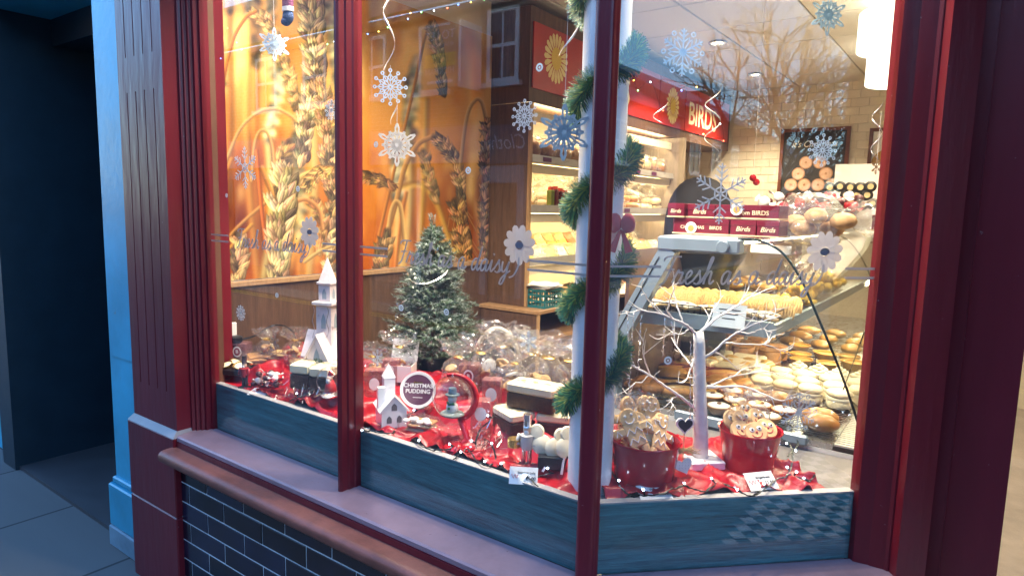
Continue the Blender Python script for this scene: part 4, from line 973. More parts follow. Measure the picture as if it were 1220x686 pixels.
e0 = root2('striped_eclair', 'caramel iced eclair with dark stripes near the wire mesh', 'eclair', 'striped eclairs', [('pastry_case', ecl_b), ('icing', ecl_i), ('chocolate_stripe', ecl_s)])
u = [False]
for (x, y) in ((-.20, .98), (-.14, .93), (-.28, 1.21), (-.19, 1.24), (-.10, 1.27)): place(e0, u, (x, y, .916), R(28), 1.0)
flap = MB().ball((0, 0, .015), (.045, .04, .02), 14, 8, nz=.25, ns=6).mesh('flapjack', mat('oat_flapjack', (.30, .12, .03), .6, var=.4, scale=50, bump=.5, bscale=120), True)
for k in range(4): thing1(flap, 'flapjack', 'dark rough flapjack at the counter end beside the eclairs', 'flapjack', 'flapjacks', (-.30+(k % 2)*.07, .88+(k//2)*.075, .93), k)
pork = MB().lathe([(0, 0), (.05, 0), (.052, .05), (.046, .058), (.05, .062), (.02, .068), (0, .066)], 22, wob=lambda a, t: 1+(.03*math.cos(14*a) if t > .4 else 0)).mesh('pork_pie', crust, 40)
for k in range(8): thing1(pork, 'pork_pie', 'crimped golden pork pie behind the pale slices', 'pie', 'pork pies', (-.28+(k % 3)*.12, 1.74+(k//3)*.12, .914), k)
for k in range(12): thing1(pastry, 'danish_pastry', 'glazed golden pastry at the far end of the deck', 'pastry', 'pastries at the far deck end', (-.20+(k % 4)*.14, 2.25+(k//4)*.2, .914), random.uniform(0, 6), 1.05)

# ------------------------------------------------------------------ boxes and bags on top of the counter
gbm = mat('maroon_box_card', (.13, .006, .022), .35, var=.08)
def giftbox(loc, size, rz, label, front=None, side=None):
    o = thing('gift_box', label, 'gift box', loc, rz, 'maroon gift boxes')
    x, y, z = size
    MB().bbox((0, 0, 0), (x, y, z-.012), .001).build('box', gbm, o)
    MB().bbox((-.0015, -.0015, z-.020), (x+.0015, y+.0015, z), .0015).build('lid', gbm, o)
    MB().box((-.0022, -.0022, .001), (x+.0022, y+.0022, .006)).build('gold_band', mat('cream_band', (.62, .5, .3), .4), o)
    if front:
        for tx, xc, sz in front: lettering(tx, sz, T(xc, -.0025, z*.45) @ RX(PI/2), crl, o, shear=.25 if tx == 'Birds' else 0)
    return o
b0 = HY((801, 278), .98)
giftbox((-.225, .98, 1.5135), (.205, .14, .058), 0, 'long maroon gift box lettered CHRISTMAS, lower left of the pile', [('CHRISTMAS    BIRDS', .105, .017)])
giftbox((-.015, .985, 1.5135), (.088, .13, .058), 0, 'small maroon gift box with script lettering, beside the long lower box', [('Birds', .044, .024)])
giftbox((.078, .98, 1.5135), (.072, .12, .058), 0, 'small maroon gift box with script lettering, lower right of the pile', [('Birds', .036, .024)])
giftbox((-.245, .97, 1.5735), (.062, .13, .052), 0, 'bright red small gift box on top of the left of the pile', [('Birds', .031, .020)])
giftbox((-.175, .985, 1.5735), (.10, .13, .05), 0, 'maroon gift box with script lettering in the upper row of the pile', [('Birds', .045, .024)])
giftbox((-.07, .985, 1.5735), (.215, .13, .05), 0, 'long maroon gift box lettered BIRDS on top of the pile', [('from BIRDS', .13, .022)])
for (x, z) in ((.005, 1.598), (-.155, 1.528)):
    o = thing('round_sticker', 'round white sticker with a brown bun picture on the '+('upper' if z > 1.55 else 'lower')+' gift boxes', 'sticker')
    MB().lathe([(0, 0), (.021, 0), (.021, .001), (0, .001)], 24, T(x, .9755, z+.01) @ RX(PI/2)).build('disc', card_white, o)
    MB().lathe([(0, .001), (.012, .001), (.012, .0016), (0, .0016)], 16, T(x, .9755, z+.008) @ RX(PI/2)).build('picture', bun_m, o)
giftbox((.30, 1.95, 1.53), (.2, .14, .07), R(-4), 'maroon gift box with chocolate lettering further along the counter', [('Chocolate', .1, .034)])
giftbox((.36, 1.98, 1.605), (.13, .12, .05), R(-4), 'plain maroon gift box stacked further along the counter')
bb = thing('bagged_rolls', 'clear bag of brown rolls lying beside the gift boxes', 'bagged bread', (.19, 1.15, 1.52))
roll = MB().ball((0, 0, .026), (.044, .037, .029), 14, 9, nz=.1, zmin=-.9).mesh('roll', mat('pale_roll', (.50, .30, .13), .6, var=.25, scale=20), True)
for k, (x, y, z) in enumerate(((0, 0, 0), (.09, .02, 0), (.045, -.03, .045), (.13, -.02, .03), (-.04, .05, .02))): put(roll, 'roll', bb, (x, y, z), (0, 0, k))
put(baggy(.085, .30, 24, 2.3).mesh('bag', cello, 30), 'bag', bb, (-.07, 0, .05), (0, R(86), R(8)), (1, 1.1, 1))
# round tubs stacked on a rack further back
tubm = mat('cream_tub', (.66, .58, .42), .5); lidm = mat('black_lid', (.015, .013, .012), .35); goldl = mat('gold_label', (.5, .40, .2), .4, var=.2)
tub_b = MB().lathe([(0, 0), (.040, 0), (.044, .07), (0, .07)], 20).mesh('tub', tubm, 40); tub_l = MB().lathe([(0, .07), (.047, .07), (.047, .082), (.043, .084), (0, .084)], 22).mesh('lid', lidm, 40); tub_g = MB().lathe([(0, .0842), (.024, .0842), (.024, .0852), (0, .0852)], 18).mesh('label', goldl)
tub0 = root2('lidded_tub', 'round tub with black lid and gold label on its side in the rack', 'tub', 'black lidded tubs', [('tub', tub_b), ('lid', tub_l), ('label', tub_g)])
u = [False]
for q in ((989, 225), (1001, 224), (1013, 225), (1025, 225), (1037, 224), (1008, 234), (1021, 234), (1033, 234), (1003, 245), (1015, 244), (1028, 245), (1039, 244)):
    p_ = HY(q, 2.7); place(tub0, u, tuple(p_), 0, .64, rot=(R(84), 0, R(8)))
rk = thing('tub_rack', 'white sloping rack holding the black lidded tubs', 'rack', (0, 0, 0))
MB().box((-.02, 2.80, 1.50), (.52, 2.82, 1.88)).box((-.02, 2.62, 1.50), (.52, 2.80, 1.51)).build('panel', card_white, rk)
# heap of wrapped sweets on the counter
swm = [mat('sweet_wrap_white', (.7, .7, .68), .25, var=.1), mat('sweet_wrap_red', (.45, .02, .03), .2, var=.1), mat('sweet_wrap_dark', (.07, .02, .02), .3)]
def sweet(m, r=.013):
    b = MB().ball((0, 0, r), (r*1.25, r, r), 10, 7, nz=.15, ns=5)
    for s_ in (-1, 1): b.add([(s_*r*1.1, 0, r), (s_*r*2.3, r*.9, r*1.4), (s_*r*2.4, 0, r*.8), (s_*r*2.3, -r*.9, r*1.3)], [(0, 1, 2), (0, 2, 3)])
    return b.mesh('wrapped_sweet', m, True)
sws = [sweet(m) for m in swm]
for k in range(34):
    p_ = Vector((.06+random.uniform(-.16, .2), 1.75+random.uniform(-.14, .14), 1.60+random.uniform(0, .055)))
    thing1(sws[k % 3], 'wrapped_sweet', ('white', 'red', 'dark')[k % 3]+' wrapped sweet heaped in the bowl behind the gift boxes', 'sweet', 'wrapped sweets in the bowl', tuple(p_), random.uniform(0, 6), 1.6, rot=(random.uniform(-.5, .5), random.uniform(-.5, .5), random.uniform(0, 6)))
bw = tag(MB().lathe([(0, 1.513), (.10, 1.513), (.17, 1.56), (.21, 1.62), (.205, 1.622), (.165, 1.566), (.098, 1.52), (0, 1.52)], 28).build('sweet_bowl', mat('dark_bowl', (.08, .02, .02), .3), None, 50, loc=(.07, 1.75, 0)), 'dark bowl filled with wrapped sweets behind the gift boxes', 'bowl')
# black hooded machine behind the gift boxes
hd = thing('black_hood', 'tall smooth black rounded hood standing behind the maroon gift boxes', 'machine', (-.40, 1.55, 0))
MB().ball((.06, 0, 1.50), (.15, .13, .25), 24, 16, sq=2.4).build('hood', mat('matt_black', (.006, .006, .008), .7, spec=.2), hd, smooth=True)
MB().lathe([(.15, .03), (.15, 1.3), (.22, 1.42)], 24, T(.06, 0, 0)).build('stand', black, hd, smooth=40)
bl = thing('red_baubles', 'pair of small red baubles hung before the tiled wall', 'bauble')
for q in ((897, 212), (901, 217)): p_ = HY(q, 2.2); MB().ball(tuple(p_), .018, 14, 9).build('bauble', mat('red_bauble', (.5, .01, .02), .12, metal=.5), bl, smooth=True)
p_ = HY((898, 205), 2.2); MB().tube([tuple(p_), (p_.x, p_.y, ZC)], .0008, 4).build('thread', white, bl)

# ------------------------------------------------------------------ bread on the shelves
def loafmesh(m, L_=.12, W_=.055, H_=.055): return MB().ball((0, 0, H_), (W_, L_, H_), 18, 10, nz=.10, ns=2.5, seed=L_*9, zmin=-.92, sq=2.8).mesh('loaf', m, True)
bag_me = baggy(.105, .30, 22, 4.1, neck=.3).mesh('bag', cello_fine, 30); bag_me2 = baggy(.10, .30, 22, 1.3, neck=.3).mesh('bag', cello_fine, 30)
lo_b, lo_w = loafmesh(brown_loaf), loafmesh(white_loaf)
bap = MB().ball((0, 0, .028), (.052, .052, .030), 16, 9, nz=.08, zmin=-.9).mesh('bap', floury, True); bapb = MB().ball((0, 0, .028), (.052, .052, .030), 16, 9, nz=.08, zmin=-.9).mesh('bap', bun_m, True)
GL = 'bagged bread on the top lit shelf'; GM = 'bagged baps on the middle lit shelf'
lf = [thing('bagged_loaf', 'brown loaf in a clear bag on the top bread shelf', 'bagged bread', (0, 0, -5), 0, GL), thing('bagged_loaf', 'pale loaf in a clear bag on the top bread shelf', 'bagged bread', (0, 0, -5), 0, GL)]
put(lo_b, 'loaf', lf[0]); put(bag_me, 'bag', lf[0], (0, .12, .055), (R(90), 0, 0), (.72, .72, .95)); put(lo_w, 'loaf', lf[1]); put(bag_me2, 'bag', lf[1], (0, .12, .055), (R(90), 0, 0), (.74, .74, .95))
bp_ = [thing('bagged_baps', 'clear bag of floury white baps on the middle bread shelf', 'bagged bread', (0, 0, -5), 0, GM), thing('bagged_baps', 'clear bag of golden baps on the middle bread shelf', 'bagged bread', (0, 0, -5), 0, GM)]
for o, me in zip(bp_, (bap, bapb)):
    for k, (x, y, z) in enumerate(((-.05, -.05, 0), (.05, -.05, 0), (-.05, .05, 0), (.05, .05, 0), (0, 0, .05), (.03, -.07, .05))): put(me, 'bap', o, (x, y, z), (0, 0, k))
    put(bag_me, 'bag', o, (0, 0, -.002), (0, 0, 0), (1.2, 1.2, .78))
us = [[False], [False]]; ub = [[False], [False]]
y_ = 1.97
while y_ < 3.95:
    k = random.random() < .45; k = 0 if y_ < 2.3 else int(k)
    place(lf[k], us[k], (-1.63+random.uniform(-.01, .02), y_, 1.886), rot=(0, 0, R(-80+random.uniform(-14, 14))), s=random.uniform(1.0, 1.15)); y_ += random.uniform(.13, .16)
y_ = 2.0
while y_ < 3.92:
    k = int(random.random() < .3); place(bp_[k], ub[k], (-1.66+random.uniform(-.02, .02), y_, 1.592), rot=(0, 0, random.uniform(0, 6)), s=random.uniform(.95, 1.1)); y_ += random.uniform(.21, .25)
# small labelled packets: sandwiches and salads on the low shelf, sauce bottles above
cols = [(.62, .45, .22), (.66, .60, .46), (.55, .18, .05), (.60, .50, .12), (.30, .34, .10), (.70, .66, .58)]
pkm = [mat('packet_filling_%d' % k, c, .5, var=.45, scale=45) for k, c in enumerate(cols)]
wed = [MB().add([(-.06, -.03, 0), (.06, -.03, 0), (.06, .03, 0), (-.06, .03, 0), (-.06, .03, .075), (.06, .03, .075)], [(0, 3, 2, 1), (0, 1, 5, 4), (2, 3, 4, 5), (0, 4, 3), (1, 2, 5)]).mesh('sandwich', m) for m in pkm]
wbag = baggy(.075, .2, 18, 3.7).mesh('wrapper', cello_fine, 30)
k = 0
for row, (x_, z_) in enumerate(((-1.56, 1.272), (-1.67, 1.272), (-1.78, 1.345))):
    y_ = 1.95+row*.03
    while y_ < 3.95:
        o = thing('wrapped_sandwich', 'clear wrapped sandwich pack, '+('front', 'second', 'raised back')[row]+' row of the lowest bread shelf', 'sandwich', (x_, y_, z_), R(90)+random.uniform(-.2, .2), 'wrapped sandwiches')
        put(wed[random.randrange(6)], 'sandwich', o); put(wbag, 'wrapper', o, (0, .04, .035), (R(80), 0, 0), (.85, .5, .6)); y_ += random.uniform(.125, .145)
MB().box((-1.92, YE+.05, 1.272), (-1.735, 3.95, 1.343)).build('shelf_riser', cream, sh)
for k, (y_, hgt, m_) in enumerate(((2.16, .115, 'green'), (2.21, .12, 'brown'), (2.27, .11, 'brown'), (2.33, .10, 'orange'))):
    c_ = dict(green=(.14, .16, .02), brown=(.12, .02, .015), orange=(.6, .22, .02))[m_]
    o = thing('sauce_jar', (m_ if k!=1 else 'dark '+m_)+' tall jar with a red lid among the baps, '+('end of row', 'second in row', 'third in row', 'last in row')[k], 'jar', (-1.53, y_, 1.593), 0, 'tall jars on the middle shelf')
    MB().bbox((-.02, -.02, 0), (.02, .02, hgt), .006).build('body', mat('jar_'+m_, c_, .25), o); MB().lathe([(0, hgt), (.018, hgt), (.018, hgt+.018), (0, hgt+.018)], 14).build('lid', mat('red_lid', (.5, .05, .02), .35), o)
# worktop: teal basket with paper, paper sheets
bk = thing('teal_basket', 'small teal plastic basket of papers on the oak worktop', 'basket', (-1.44, 1.975, 1.001))
tealp = mat('teal_plastic', (.01, .13, .15), .4)
b = MB()
X_, Y_ = .075, .10
for s_ in (0, 1):
    for k in range(8): t = -1+2*k/7; b.box((X_*(1 if s_ else -1)-.002, t*Y_-.004, 0), (X_*(1 if s_ else -1)+.002, t*Y_+.004, .11)); 
    for k in range(6): t = -1+2*k/5; b.box((t*X_-.004, Y_*(1 if s_ else -1)-.002, 0), (t*X_+.004, Y_*(1 if s_ else -1)+.002, .11))
for z in (0, .035, .07, .098):
    for a in ((-X_-.003, -Y_-.003, X_+.003, -Y_+.003), (-X_-.003, Y_-.003, X_+.003, Y_+.003), (-X_-.003, -Y_, -X_+.003, Y_), (X_-.003, -Y_, X_+.003, Y_)): b.box((a[0], a[1], z), (a[2], a[3], z+.012))
b.box((-X_, -Y_, 0), (X_, Y_, .004)); b.build('basket', tealp, bk)
def paper(w_, d_, seed): return MB().grid(lambda u_, v_: ((u_-.5)*w_, (v_-.5)*d_, .006+.008*mnoise.noise(Vector((u_*3, v_*3, seed)))), 10, 10)
for k in range(4): paper(.17, .22, k).build('paper', card_white, bk, True, loc=(0, 0, .112+k*.006), rot=(0, 0, .15*k))
for k in range(7):
    o = tag(paper(.26, .30, k+9).build('paper_sheet', card_white, None, True, loc=(-1.50+.02*k, 2.35+k*.16, 1.0+.003*k), rot=(0, 0, .3*k)), 'loose white paper sheet lying on the oak worktop', 'paper', 'paper sheets on the worktop')
for k in range(3):
    o = thing('wire_cooling_rack', 'dark wire cooling rack on the worktop by the papers', 'rack', (-1.72, 2.5+k*.35, 1.03), .2, 'wire racks on the worktop')
    b = MB()
    for j in range(9): b.tube([(-.1, -.1+j*.025, 0), (.1, -.1+j*.025, 0)], .0018, 4)
    b.tube([(-.1, -.1, 0), (.1, -.1, 0), (.1, .1, 0), (-.1, .1, 0)], .003, 5, closed=True); b.build('wires', blk_metal, o)
# ================================================================== window display stand
ds = thing('display_stand', 'low window display stand faced with teal wood grain boards', 'display stand')
MB().prism([(-1.69, .031), (-.012, .031), tuple(W2P(.0, .032, 0)[:2]), tuple(W2P(.78, .032, 0)[:2]), (.50, .785), (-1.775, .785), (-1.775, .052), (-1.69, .052)], .85, .872).build('top_board', mat('grey_board', (.16, .15, .145), .6, var=.15), ds)  # board colour darkened to stand for the shadows behind the cloth
MB().prism([(-1.684, .0075), (-.003, .0075), tuple(W2P(0, .0295, 0)[:2]), (-1.684, .0295)], .698, .879).build('fascia_board', teal_wood, ds)
fo = MB().box((.004, .0075, 0), (W2E+.003, .0295, .181)).build('fascia_board', woodmat('teal_wood_b', (.006, .055, .072), (.055, .235, .26), (1.2, 9, 22), .42, 3.2, .45), ds, loc=(0, 0, .698), rot=(0, 0, PI/4))
sweepm = [(-.0305, .8795), (-.0065, .8795), (-.0065, .8835), (-.0305, .8835)]
sweep(MB(), sweepm, [(-1.684, 0), (0, 0), (.718*S2, .718*S2)]).build('ledge_strip', pale_wood, ds, fix=True)
MB().box((-1.775, .765, .03), (-.38, .785, .849)).build('back_board', oak_dark, ds)
# ------------------------------------------------------------------ red satin
satin = mat('red_satin', (.33, .003, .011), .36, var=.14, scale=4, bump=.06, bscale=16, spec=.5)
def sst(a, b, x): t = min(1, max(0, (x-a)/(b-a))); return t*t*(3-2*t)
def C1(x, y):
    ys = .10+.12*sst(-.95, -.88, x)*(1-sst(-.46, -.40, x))+.045*sst(-.42, -.38, x)
    z = .878+.048*sst(ys-.02, ys+.035, y)+.03*sst(.30, .38, y)
    return z
def N3(x, y, s, k): return mnoise.noise(Vector((x*s, y*s, k)))
def C1n(x, y):
    wx, wy = x+.06*N3(x, y, 6, 1.), y+.06*N3(x, y, 6, 9.)
    f = .095*max(0, .30-abs(N3(wx+.5*wy, wy-.3*wx, 6.5, 2.)))+.05*max(0, .22-abs(N3(wx-.8*wy, wy*1.2+.4*wx, 13, 8.)))+.012*N3(x, y, 9, 5)-.010
    return C1(x, y)+max(-.002, f)
def cl1(u_, v_):
    x = -1.715+u_*1.655; fy = .028+.022*(.5+.5*math.sin(x*9)+.6*N3(x, 0, 6, 4)); fy = max(.014, fy)
    y = fy+v_*(.44+.05*N3(x, 3, 5, 2)-fy); return (x, y, C1n(x, y)+(.002 if v_ == 0 else 0)-(.006 if v_ < .02 else 0))
ct = tag(MB().grid(cl1, 260, 90).build('satin_cloth', satin, None, True), 'red satin cloth draped along the long window display', 'cloth')
m_ = ct.modifiers.new('thickness', 'SOLIDIFY'); m_.thickness = .0015
def C2(t, n): return .8805
def cl2(u_, v_):
    t = .055+u_*.60; n0 = .022+.016*(.5+.5*math.sin(t*17+1)+.5*N3(t, 0, 8, 1)); n1 = .38-.22*sst(.50, .66, t)
    n = n0+v_*(n1-n0); P = W2P(t, n, 0)
    wt_, wn_ = t+.05*N3(t, n, 7, 1), n+.05*N3(t, n, 7, 4)
    z = .8815+max(0, .09*max(0, .30-abs(N3(wt_+.6*wn_, wn_-.5*wt_, 8, 3)))+.03*max(0, .2-abs(N3(wt_-wn_, wn_+wt_, 14, 7)))-.004)+.010*sst(.12, .30, n)
    return (P.x, P.y, z-(.004 if v_ < .02 else 0))
ct2 = tag(MB().grid(cl2, 110, 60).build('satin_cloth', satin, None, True), 'red satin cloth under the red pails and birch tree', 'cloth')
m_ = ct2.modifiers.new('thickness', 'SOLIDIFY'); m_.thickness = .0015
def on1(q, dz=.004):          # a point of the long cloth seen at a pixel
    z = .885
    for _ in range(12): P = HZ(q, z); z = C1(max(-1.7, min(-.05, P.x)), max(.03, P.y))+dz
    return P
def on2(q, dz=.004): return HZ(q, .888+dz)

# ------------------------------------------------------------------ church model
wash = mat('whitewashed_wood', (.70, .62, .62), .6, var=.16, scale=22, bump=.15, bscale=60, wear=((.45, .33, .33), .62, 25))
hollow = mat('pale_blue_shadow', (.30, .36, .40), .7)  # shade of the window hollows, painted on flat arch faces
ch = thing('church_model', 'whitewashed wooden church model with a tall spire on red satin', 'church model', (-1.262, .222, .905), R(20))
def gable(b, hw, d0, d1, h, hp, M): b.add([(-hw, d0, 0), (hw, d0, 0), (hw, d0, h), (0, d0, hp), (-hw, d0, h), (-hw, d1, 0), (hw, d1, 0), (hw, d1, h), (0, d1, hp), (-hw, d1, h)], [(0, 1, 2, 3, 4), (9, 8, 7, 6, 5), (0, 5, 6, 1), (1, 6, 7, 2), (2, 7, 8, 3), (3, 8, 9, 4), (4, 9, 5, 0)], M)
arch = lambda w_, h, hp: [(-w_, 0), (w_, 0), (w_, h), (w_*.55, h+(hp-h)*.6), (0, hp), (-w_*.55, h+(hp-h)*.6), (-w_, h)]
def archface(b, w_, h, hp, M): pts = [(x, 0, z) for x, z in arch(w_, h, hp)]; b.add(pts, [tuple(range(len(pts)))], M)
for k in range(4):
    M_ = RZ(k*PI/2); b = MB(); gable(b, .040, -.080, -.028, .135, .20, M_); b.build('wing', wash, ch)
    b = MB()
    for s_ in (-1, 1):
        b.add([(0, -.087, .212), (s_*.052, -.087, .118), (s_*.052, -.028, .118), (0, -.028, .212), (0, -.087, .203), (s_*.049, -.087, .112), (s_*.049, -.028, .112), (0, -.028, .203)], [(0, 1, 2, 3), (4, 7, 6, 5), (0, 4, 5, 1), (1, 5, 6, 2), (2, 6, 7, 3)], M_)
    b.build('wing_roof', wash, ch)
    b = MB(); archface(b, .014, .06, .10, M_ @ T(0, -.0808, .06)); b.build('window', hollow, ch)
    b = MB(); archface(b, .010, .03, .058, M_ @ T(0, -.0318, .225)); archface(b, .009, .022, .040, M_ @ T(0, -.0248, .335)); b.build('window', hollow, ch)
MB().box((-.031, -.031, 0), (.031, .031, .312)).build('tower', wash, ch); MB().bbox((-.043, -.043, .313), (.043, .043, .326), .002).build('balcony', wash, ch)
MB().box((-.024, -.024, .327), (.024, .024, .388)).build('belfry', wash, ch); MB().bbox((-.030, -.030, .389), (.030, .030, .399), .002).build('cornice', wash, ch)
MB().add([(-.024, -.024, .3995), (.024, -.024, .3995), (.024, .024, .3995), (-.024, .024, .3995), (0, 0, .492)], [(0, 1, 4), (1, 2, 4), (2, 3, 4), (3, 0, 4)]).build('spire', wash, ch)
fr = MB()
for k in range(90): a = random.uniform(0, 6.3); fr.add([(.03*math.cos(a)*random.random()+.015, -.09, .09), (.035*math.cos(a)+.015, -.10, .09+.04*math.sin(a)), (.033*math.cos(a+.1)+.015, -.097, .09+.036*math.sin(a+.15))], [(0, 1, 2)])
fr.build('fir_sprig', mat('sprig_green', (.04, .12, .04), .6), ch)
for k, dx in enumerate((-.03, .03)):
    b = MB(); b.tube([(dx+.004*math.sin(z*90), -.052, .31-z) for z in [i*.008 for i in range(16)]], .0012, 4); b.build('bead_string', silver, ch)

# ------------------------------------------------------------------ iced cake slabs in cellophane
star = mat('gold_star', (.72, .50, .12), .35, metal=.4)
def slab(loc, size, rz, label, group='iced fruit cake slabs'):
    o = thing('iced_cake_slab', label, 'cake', loc, rz, group); L_, W_, H_ = size
    MB().bbox((-L_/2, -W_/2, 0), (L_/2, W_/2, H_*.60), .004).build('sponge', choc, o)
    MB().bbox((-L_/2-.001, -W_/2-.001, H_*.605), (L_/2+.001, W_/2+.001, H_), .006).build('icing', icing_marz, o)
    b = MB()
    for k in (-1, 0, 1): b.add([((.012 if t % 2 == 0 else .005)*math.cos(PI*t/5+k)+k*L_*.27, (.012 if t % 2 == 0 else .005)*math.sin(PI*t/5+k), H_+.0008) for t in range(10)], [tuple(range(10))])
    b.build('gold_star', star, o)
    w_ = MB().ball((0, 0, H_*.52), (L_*.535, W_*.545, H_*.56), 30, 18, nz=.07, ns=7, seed=loc[0]*9, sq=9); w_.build('wrapper', glassmat('cake_film', (.985, .985, .985), .008, .08, bump=.6, bscale=60), o, smooth=25)
    return o
slab((-1.262, .135, .926), (.078, .14, .092), R(22), 'iced dark cake slab beside the black tart tray, in clear wrap')
slab((-1.170, .150, .926), (.078, .14, .092), R(22), 'iced dark cake slab next to the santa snow globe, in clear wrap')
cb = on1((598, 512))
slab((-.385, .215, .930), (.115, .085, .066), R(-24), 'iced dark cake slab, left one under the stacked slab')
slab((-.275, .275, .930), (.10, .085, .066), R(24), 'iced dark cake slab, right one under the stacked slab')
slab((-.335, .255, 1.0), (.155, .085, .076), R(6), 'wide iced cake slab with gold stars stacked on two others')

# ------------------------------------------------------------------ nutcrackers
def nutcracker(P, h, coat_m, metal_m, label):
    o = thing('nutcracker', label, 'figurine', tuple(P), R(20)); s = h
    MB().bbox((-.16*s, -.12*s, 0), (.16*s, .12*s, .05*s), .01*s).build('base', black, o)
    for k in (-1, 1): MB().tube([(k*.055*s, 0, .05*s), (k*.055*s, 0, .36*s)], .045*s, 10).build('leg', metal_m, o, smooth=40)
    MB().lathe([(0, .34*s), (.10*s, .34*s), (.125*s, .40*s), (.115*s, .52*s), (.13*s, .60*s), (.06*s, .63*s), (0, .63*s)], 16).build('body', coat_m, o, smooth=40)
    for k in (-1, 1): MB().tube([(k*.14*s, 0, .60*s), (k*.17*s, -.01*s, .50*s), (k*.15*s, -.07*s, .42*s)], .035*s, 8).build('arm', coat_m, o, smooth=True)
    MB().lathe([(0, .62*s), (.065*s, .63*s), (.075*s, .68*s), (.07*s, .75*s), (0, .76*s)], 14).build('head', mat('doll_skin', (.6, .38, .27), .5), o, smooth=True)
    MB().ball((0, -.05*s, .66*s), (.05*s, .04*s, .05*s), 10, 7).build('beard', white, o, smooth=True)
    MB().lathe([(0, .75*s), (.085*s, .75*s), (.07*s, .77*s), (.075*s, .93*s), (.08*s, .98*s), (.02*s, 1.0*s), (0, 1.0*s)], 14).build('hat', metal_m, o, smooth=40)
nutcracker(on1((292, 462)), .13, mat('red_coat', (.35, .02, .03), .35), mat('dark_trousers', (.05, .03, .03), .4), 'small red coated nutcracker figure beside the wrapped sweets')
nutcracker(on1((627, 556)), .155, mat('cream_coat', (.55, .52, .48), .4), silver, 'silver nutcracker figure with gold drum in front of the cake slabs')
P = on1((627, 556)); o = tag(MB().lathe([(0, 0), (.02, 0), (.02, .022), (0, .022)], 16).build('toy_drum', gold, None, 40, loc=(P.x-.035, P.y-.01, P.z+.055)), 'tiny gold drum held at the silver nutcracker', 'drum')

# ------------------------------------------------------------------ little white pottery house
pot = mat('white_porcelain', (.76, .76, .78), .25, var=.03, coat=.3)
hs = thing('pottery_house', 'white porcelain house with a tower standing by the mullion', 'house model', (-.792, .098, .886), R(58))
b = MB(); gable(b, .040, -.052, .052, .065, .105, Matrix()); b.build('walls', pot, hs)
b = MB()
for s_ in (-1, 1): b.add([(0, -.058, .1115), (s_*.048, -.058, .060), (s_*.048, .058, .060), (0, .058, .1115), (0, -.058, .1065), (s_*.045, -.058, .056), (s_*.045, .058, .056), (0, .058, .1065)], [(0, 1, 2, 3), (4, 7, 6, 5), (0, 4, 5, 1), (1, 5, 6, 2), (2, 6, 7, 3)])
b.build('roof', pot, hs)
MB().box((-.018, .020, 0), (.018, .054, .15)).add([(-.020, .018, .15), (.020, .018, .15), (.020, .056, .15), (-.020, .056, .15), (0, .037, .195)], [(0, 1, 4), (1, 2, 4), (2, 3, 4), (3, 0, 4)]).build('tower', pot, hs)
MB().box((-.045, -.02, .05), (-.022, .003, .13)).build('chimney', pot, hs)
wn = mat('hollow_shade', (.12, .11, .12), .8); b = MB()  # flat dark faces stand in for the shade inside the cut-out windows
for x, z, r_ in ((-.016, .022, .008), (.016, .022, .008), (0, .062, .009)): archface(b, r_, .014, .024, T(x, -.0528, z))
for y in (-.03, .0): archface(b, .007, .014, .022, T(.0408, y, .025) @ RZ(PI/2))
b.build('window', wn, hs)

# ------------------------------------------------------------------ pudding tin
P = on1((494, 489)); tn = thing('pudding_tin', 'round Christmas pudding tin with purple face, leaning upright on the satin', 'pudding', (P.x-.012, P.y+.03, P.z+.062), 0)
M_ = RZ(R(32)) @ RX(R(78))
MB().lathe([(0, -.045), (.052, -.045), (.060, 0), (.062, .004), (.058, .009), (.055, .006)], 36, M_).build('basin', mat('red_basin', (.5, .03, .06), .3), tn, smooth=40)
MB().lathe([(.050, .0062), (.060, .0075), (.060, .010), (.050, .0095), (.050, .0062)], 36, M_, caps=False).build('rim', white, tn, smooth=40)
MB().lathe([(0, .007), (.0505, .007), (.0505, .009), (0, .009)], 36, M_).build('film_lid', mat('purple_film', (.12, .045, .085), .3), tn)
lettering('CHRISTMAS\nPUDDING', .0185, M_ @ T(0, .004, .0095), white, tn, bold=.0004)
MB().box((-.014, .022, .0092), (.014, .026, .0098), M_).build('print_line', gold, tn); MB().box((-.016, -.026, .0092), (.016, -.024, .0098), M_).build('print_line', white, tn)

# ------------------------------------------------------------------ glass globe on a red stand, snowman inside
P = on1((548, 531)); C0 = HY((539, 473), P.y+.01); gr = .066
gg = thing('hanging_glass_globe', 'clear glass globe with a snowman inside, on a curved red stand', 'snow globe', tuple(P))
gc = C0-P
MB().ball(tuple(gc), (gr, gr*.85, gr), 30, 20).build('globe', glassmat('globe_glass', (.96, .97, .97), .07, power=3.), gg, smooth=True)
st = MB(); axr = Vector((math.cos(YAW), math.sin(YAW), 0)); pts = []
for k in range(22):
    a = R(106-k*8.4); pts.append(gc+axr*(gr*1.06*math.cos(a)+.002)+Vector((0, 0, gr*1.07*math.sin(a))))
pts = [p for p in pts if p.z > .045]+[Vector(axr*.022)+Vector((0, 0, .022)), Vector(axr*.004)+Vector((0, 0, .006))]
pts = cat(pts, 2); st.tube([tuple(p) for p in pts], [.0050+.0055*min(1, k/len(pts)*1.5) for k in range(len(pts))], 10)
redst = mat('gloss_red', (.5, .006, .015), .12, var=.05, coat=.5)
st.build('stand_arm', redst, gg, smooth=True); MB().lathe([(0, 0), (.05, 0), (.045, .006), (.012, .012), (0, .012)], 24).build('stand_foot', redst, gg, smooth=40)
MB().tube([tuple(gc+Vector((0, 0, gr+.008))), tuple(gc+Vector((0, 0, gr-.001)))], .006, 8).build('hanger', silver, gg)
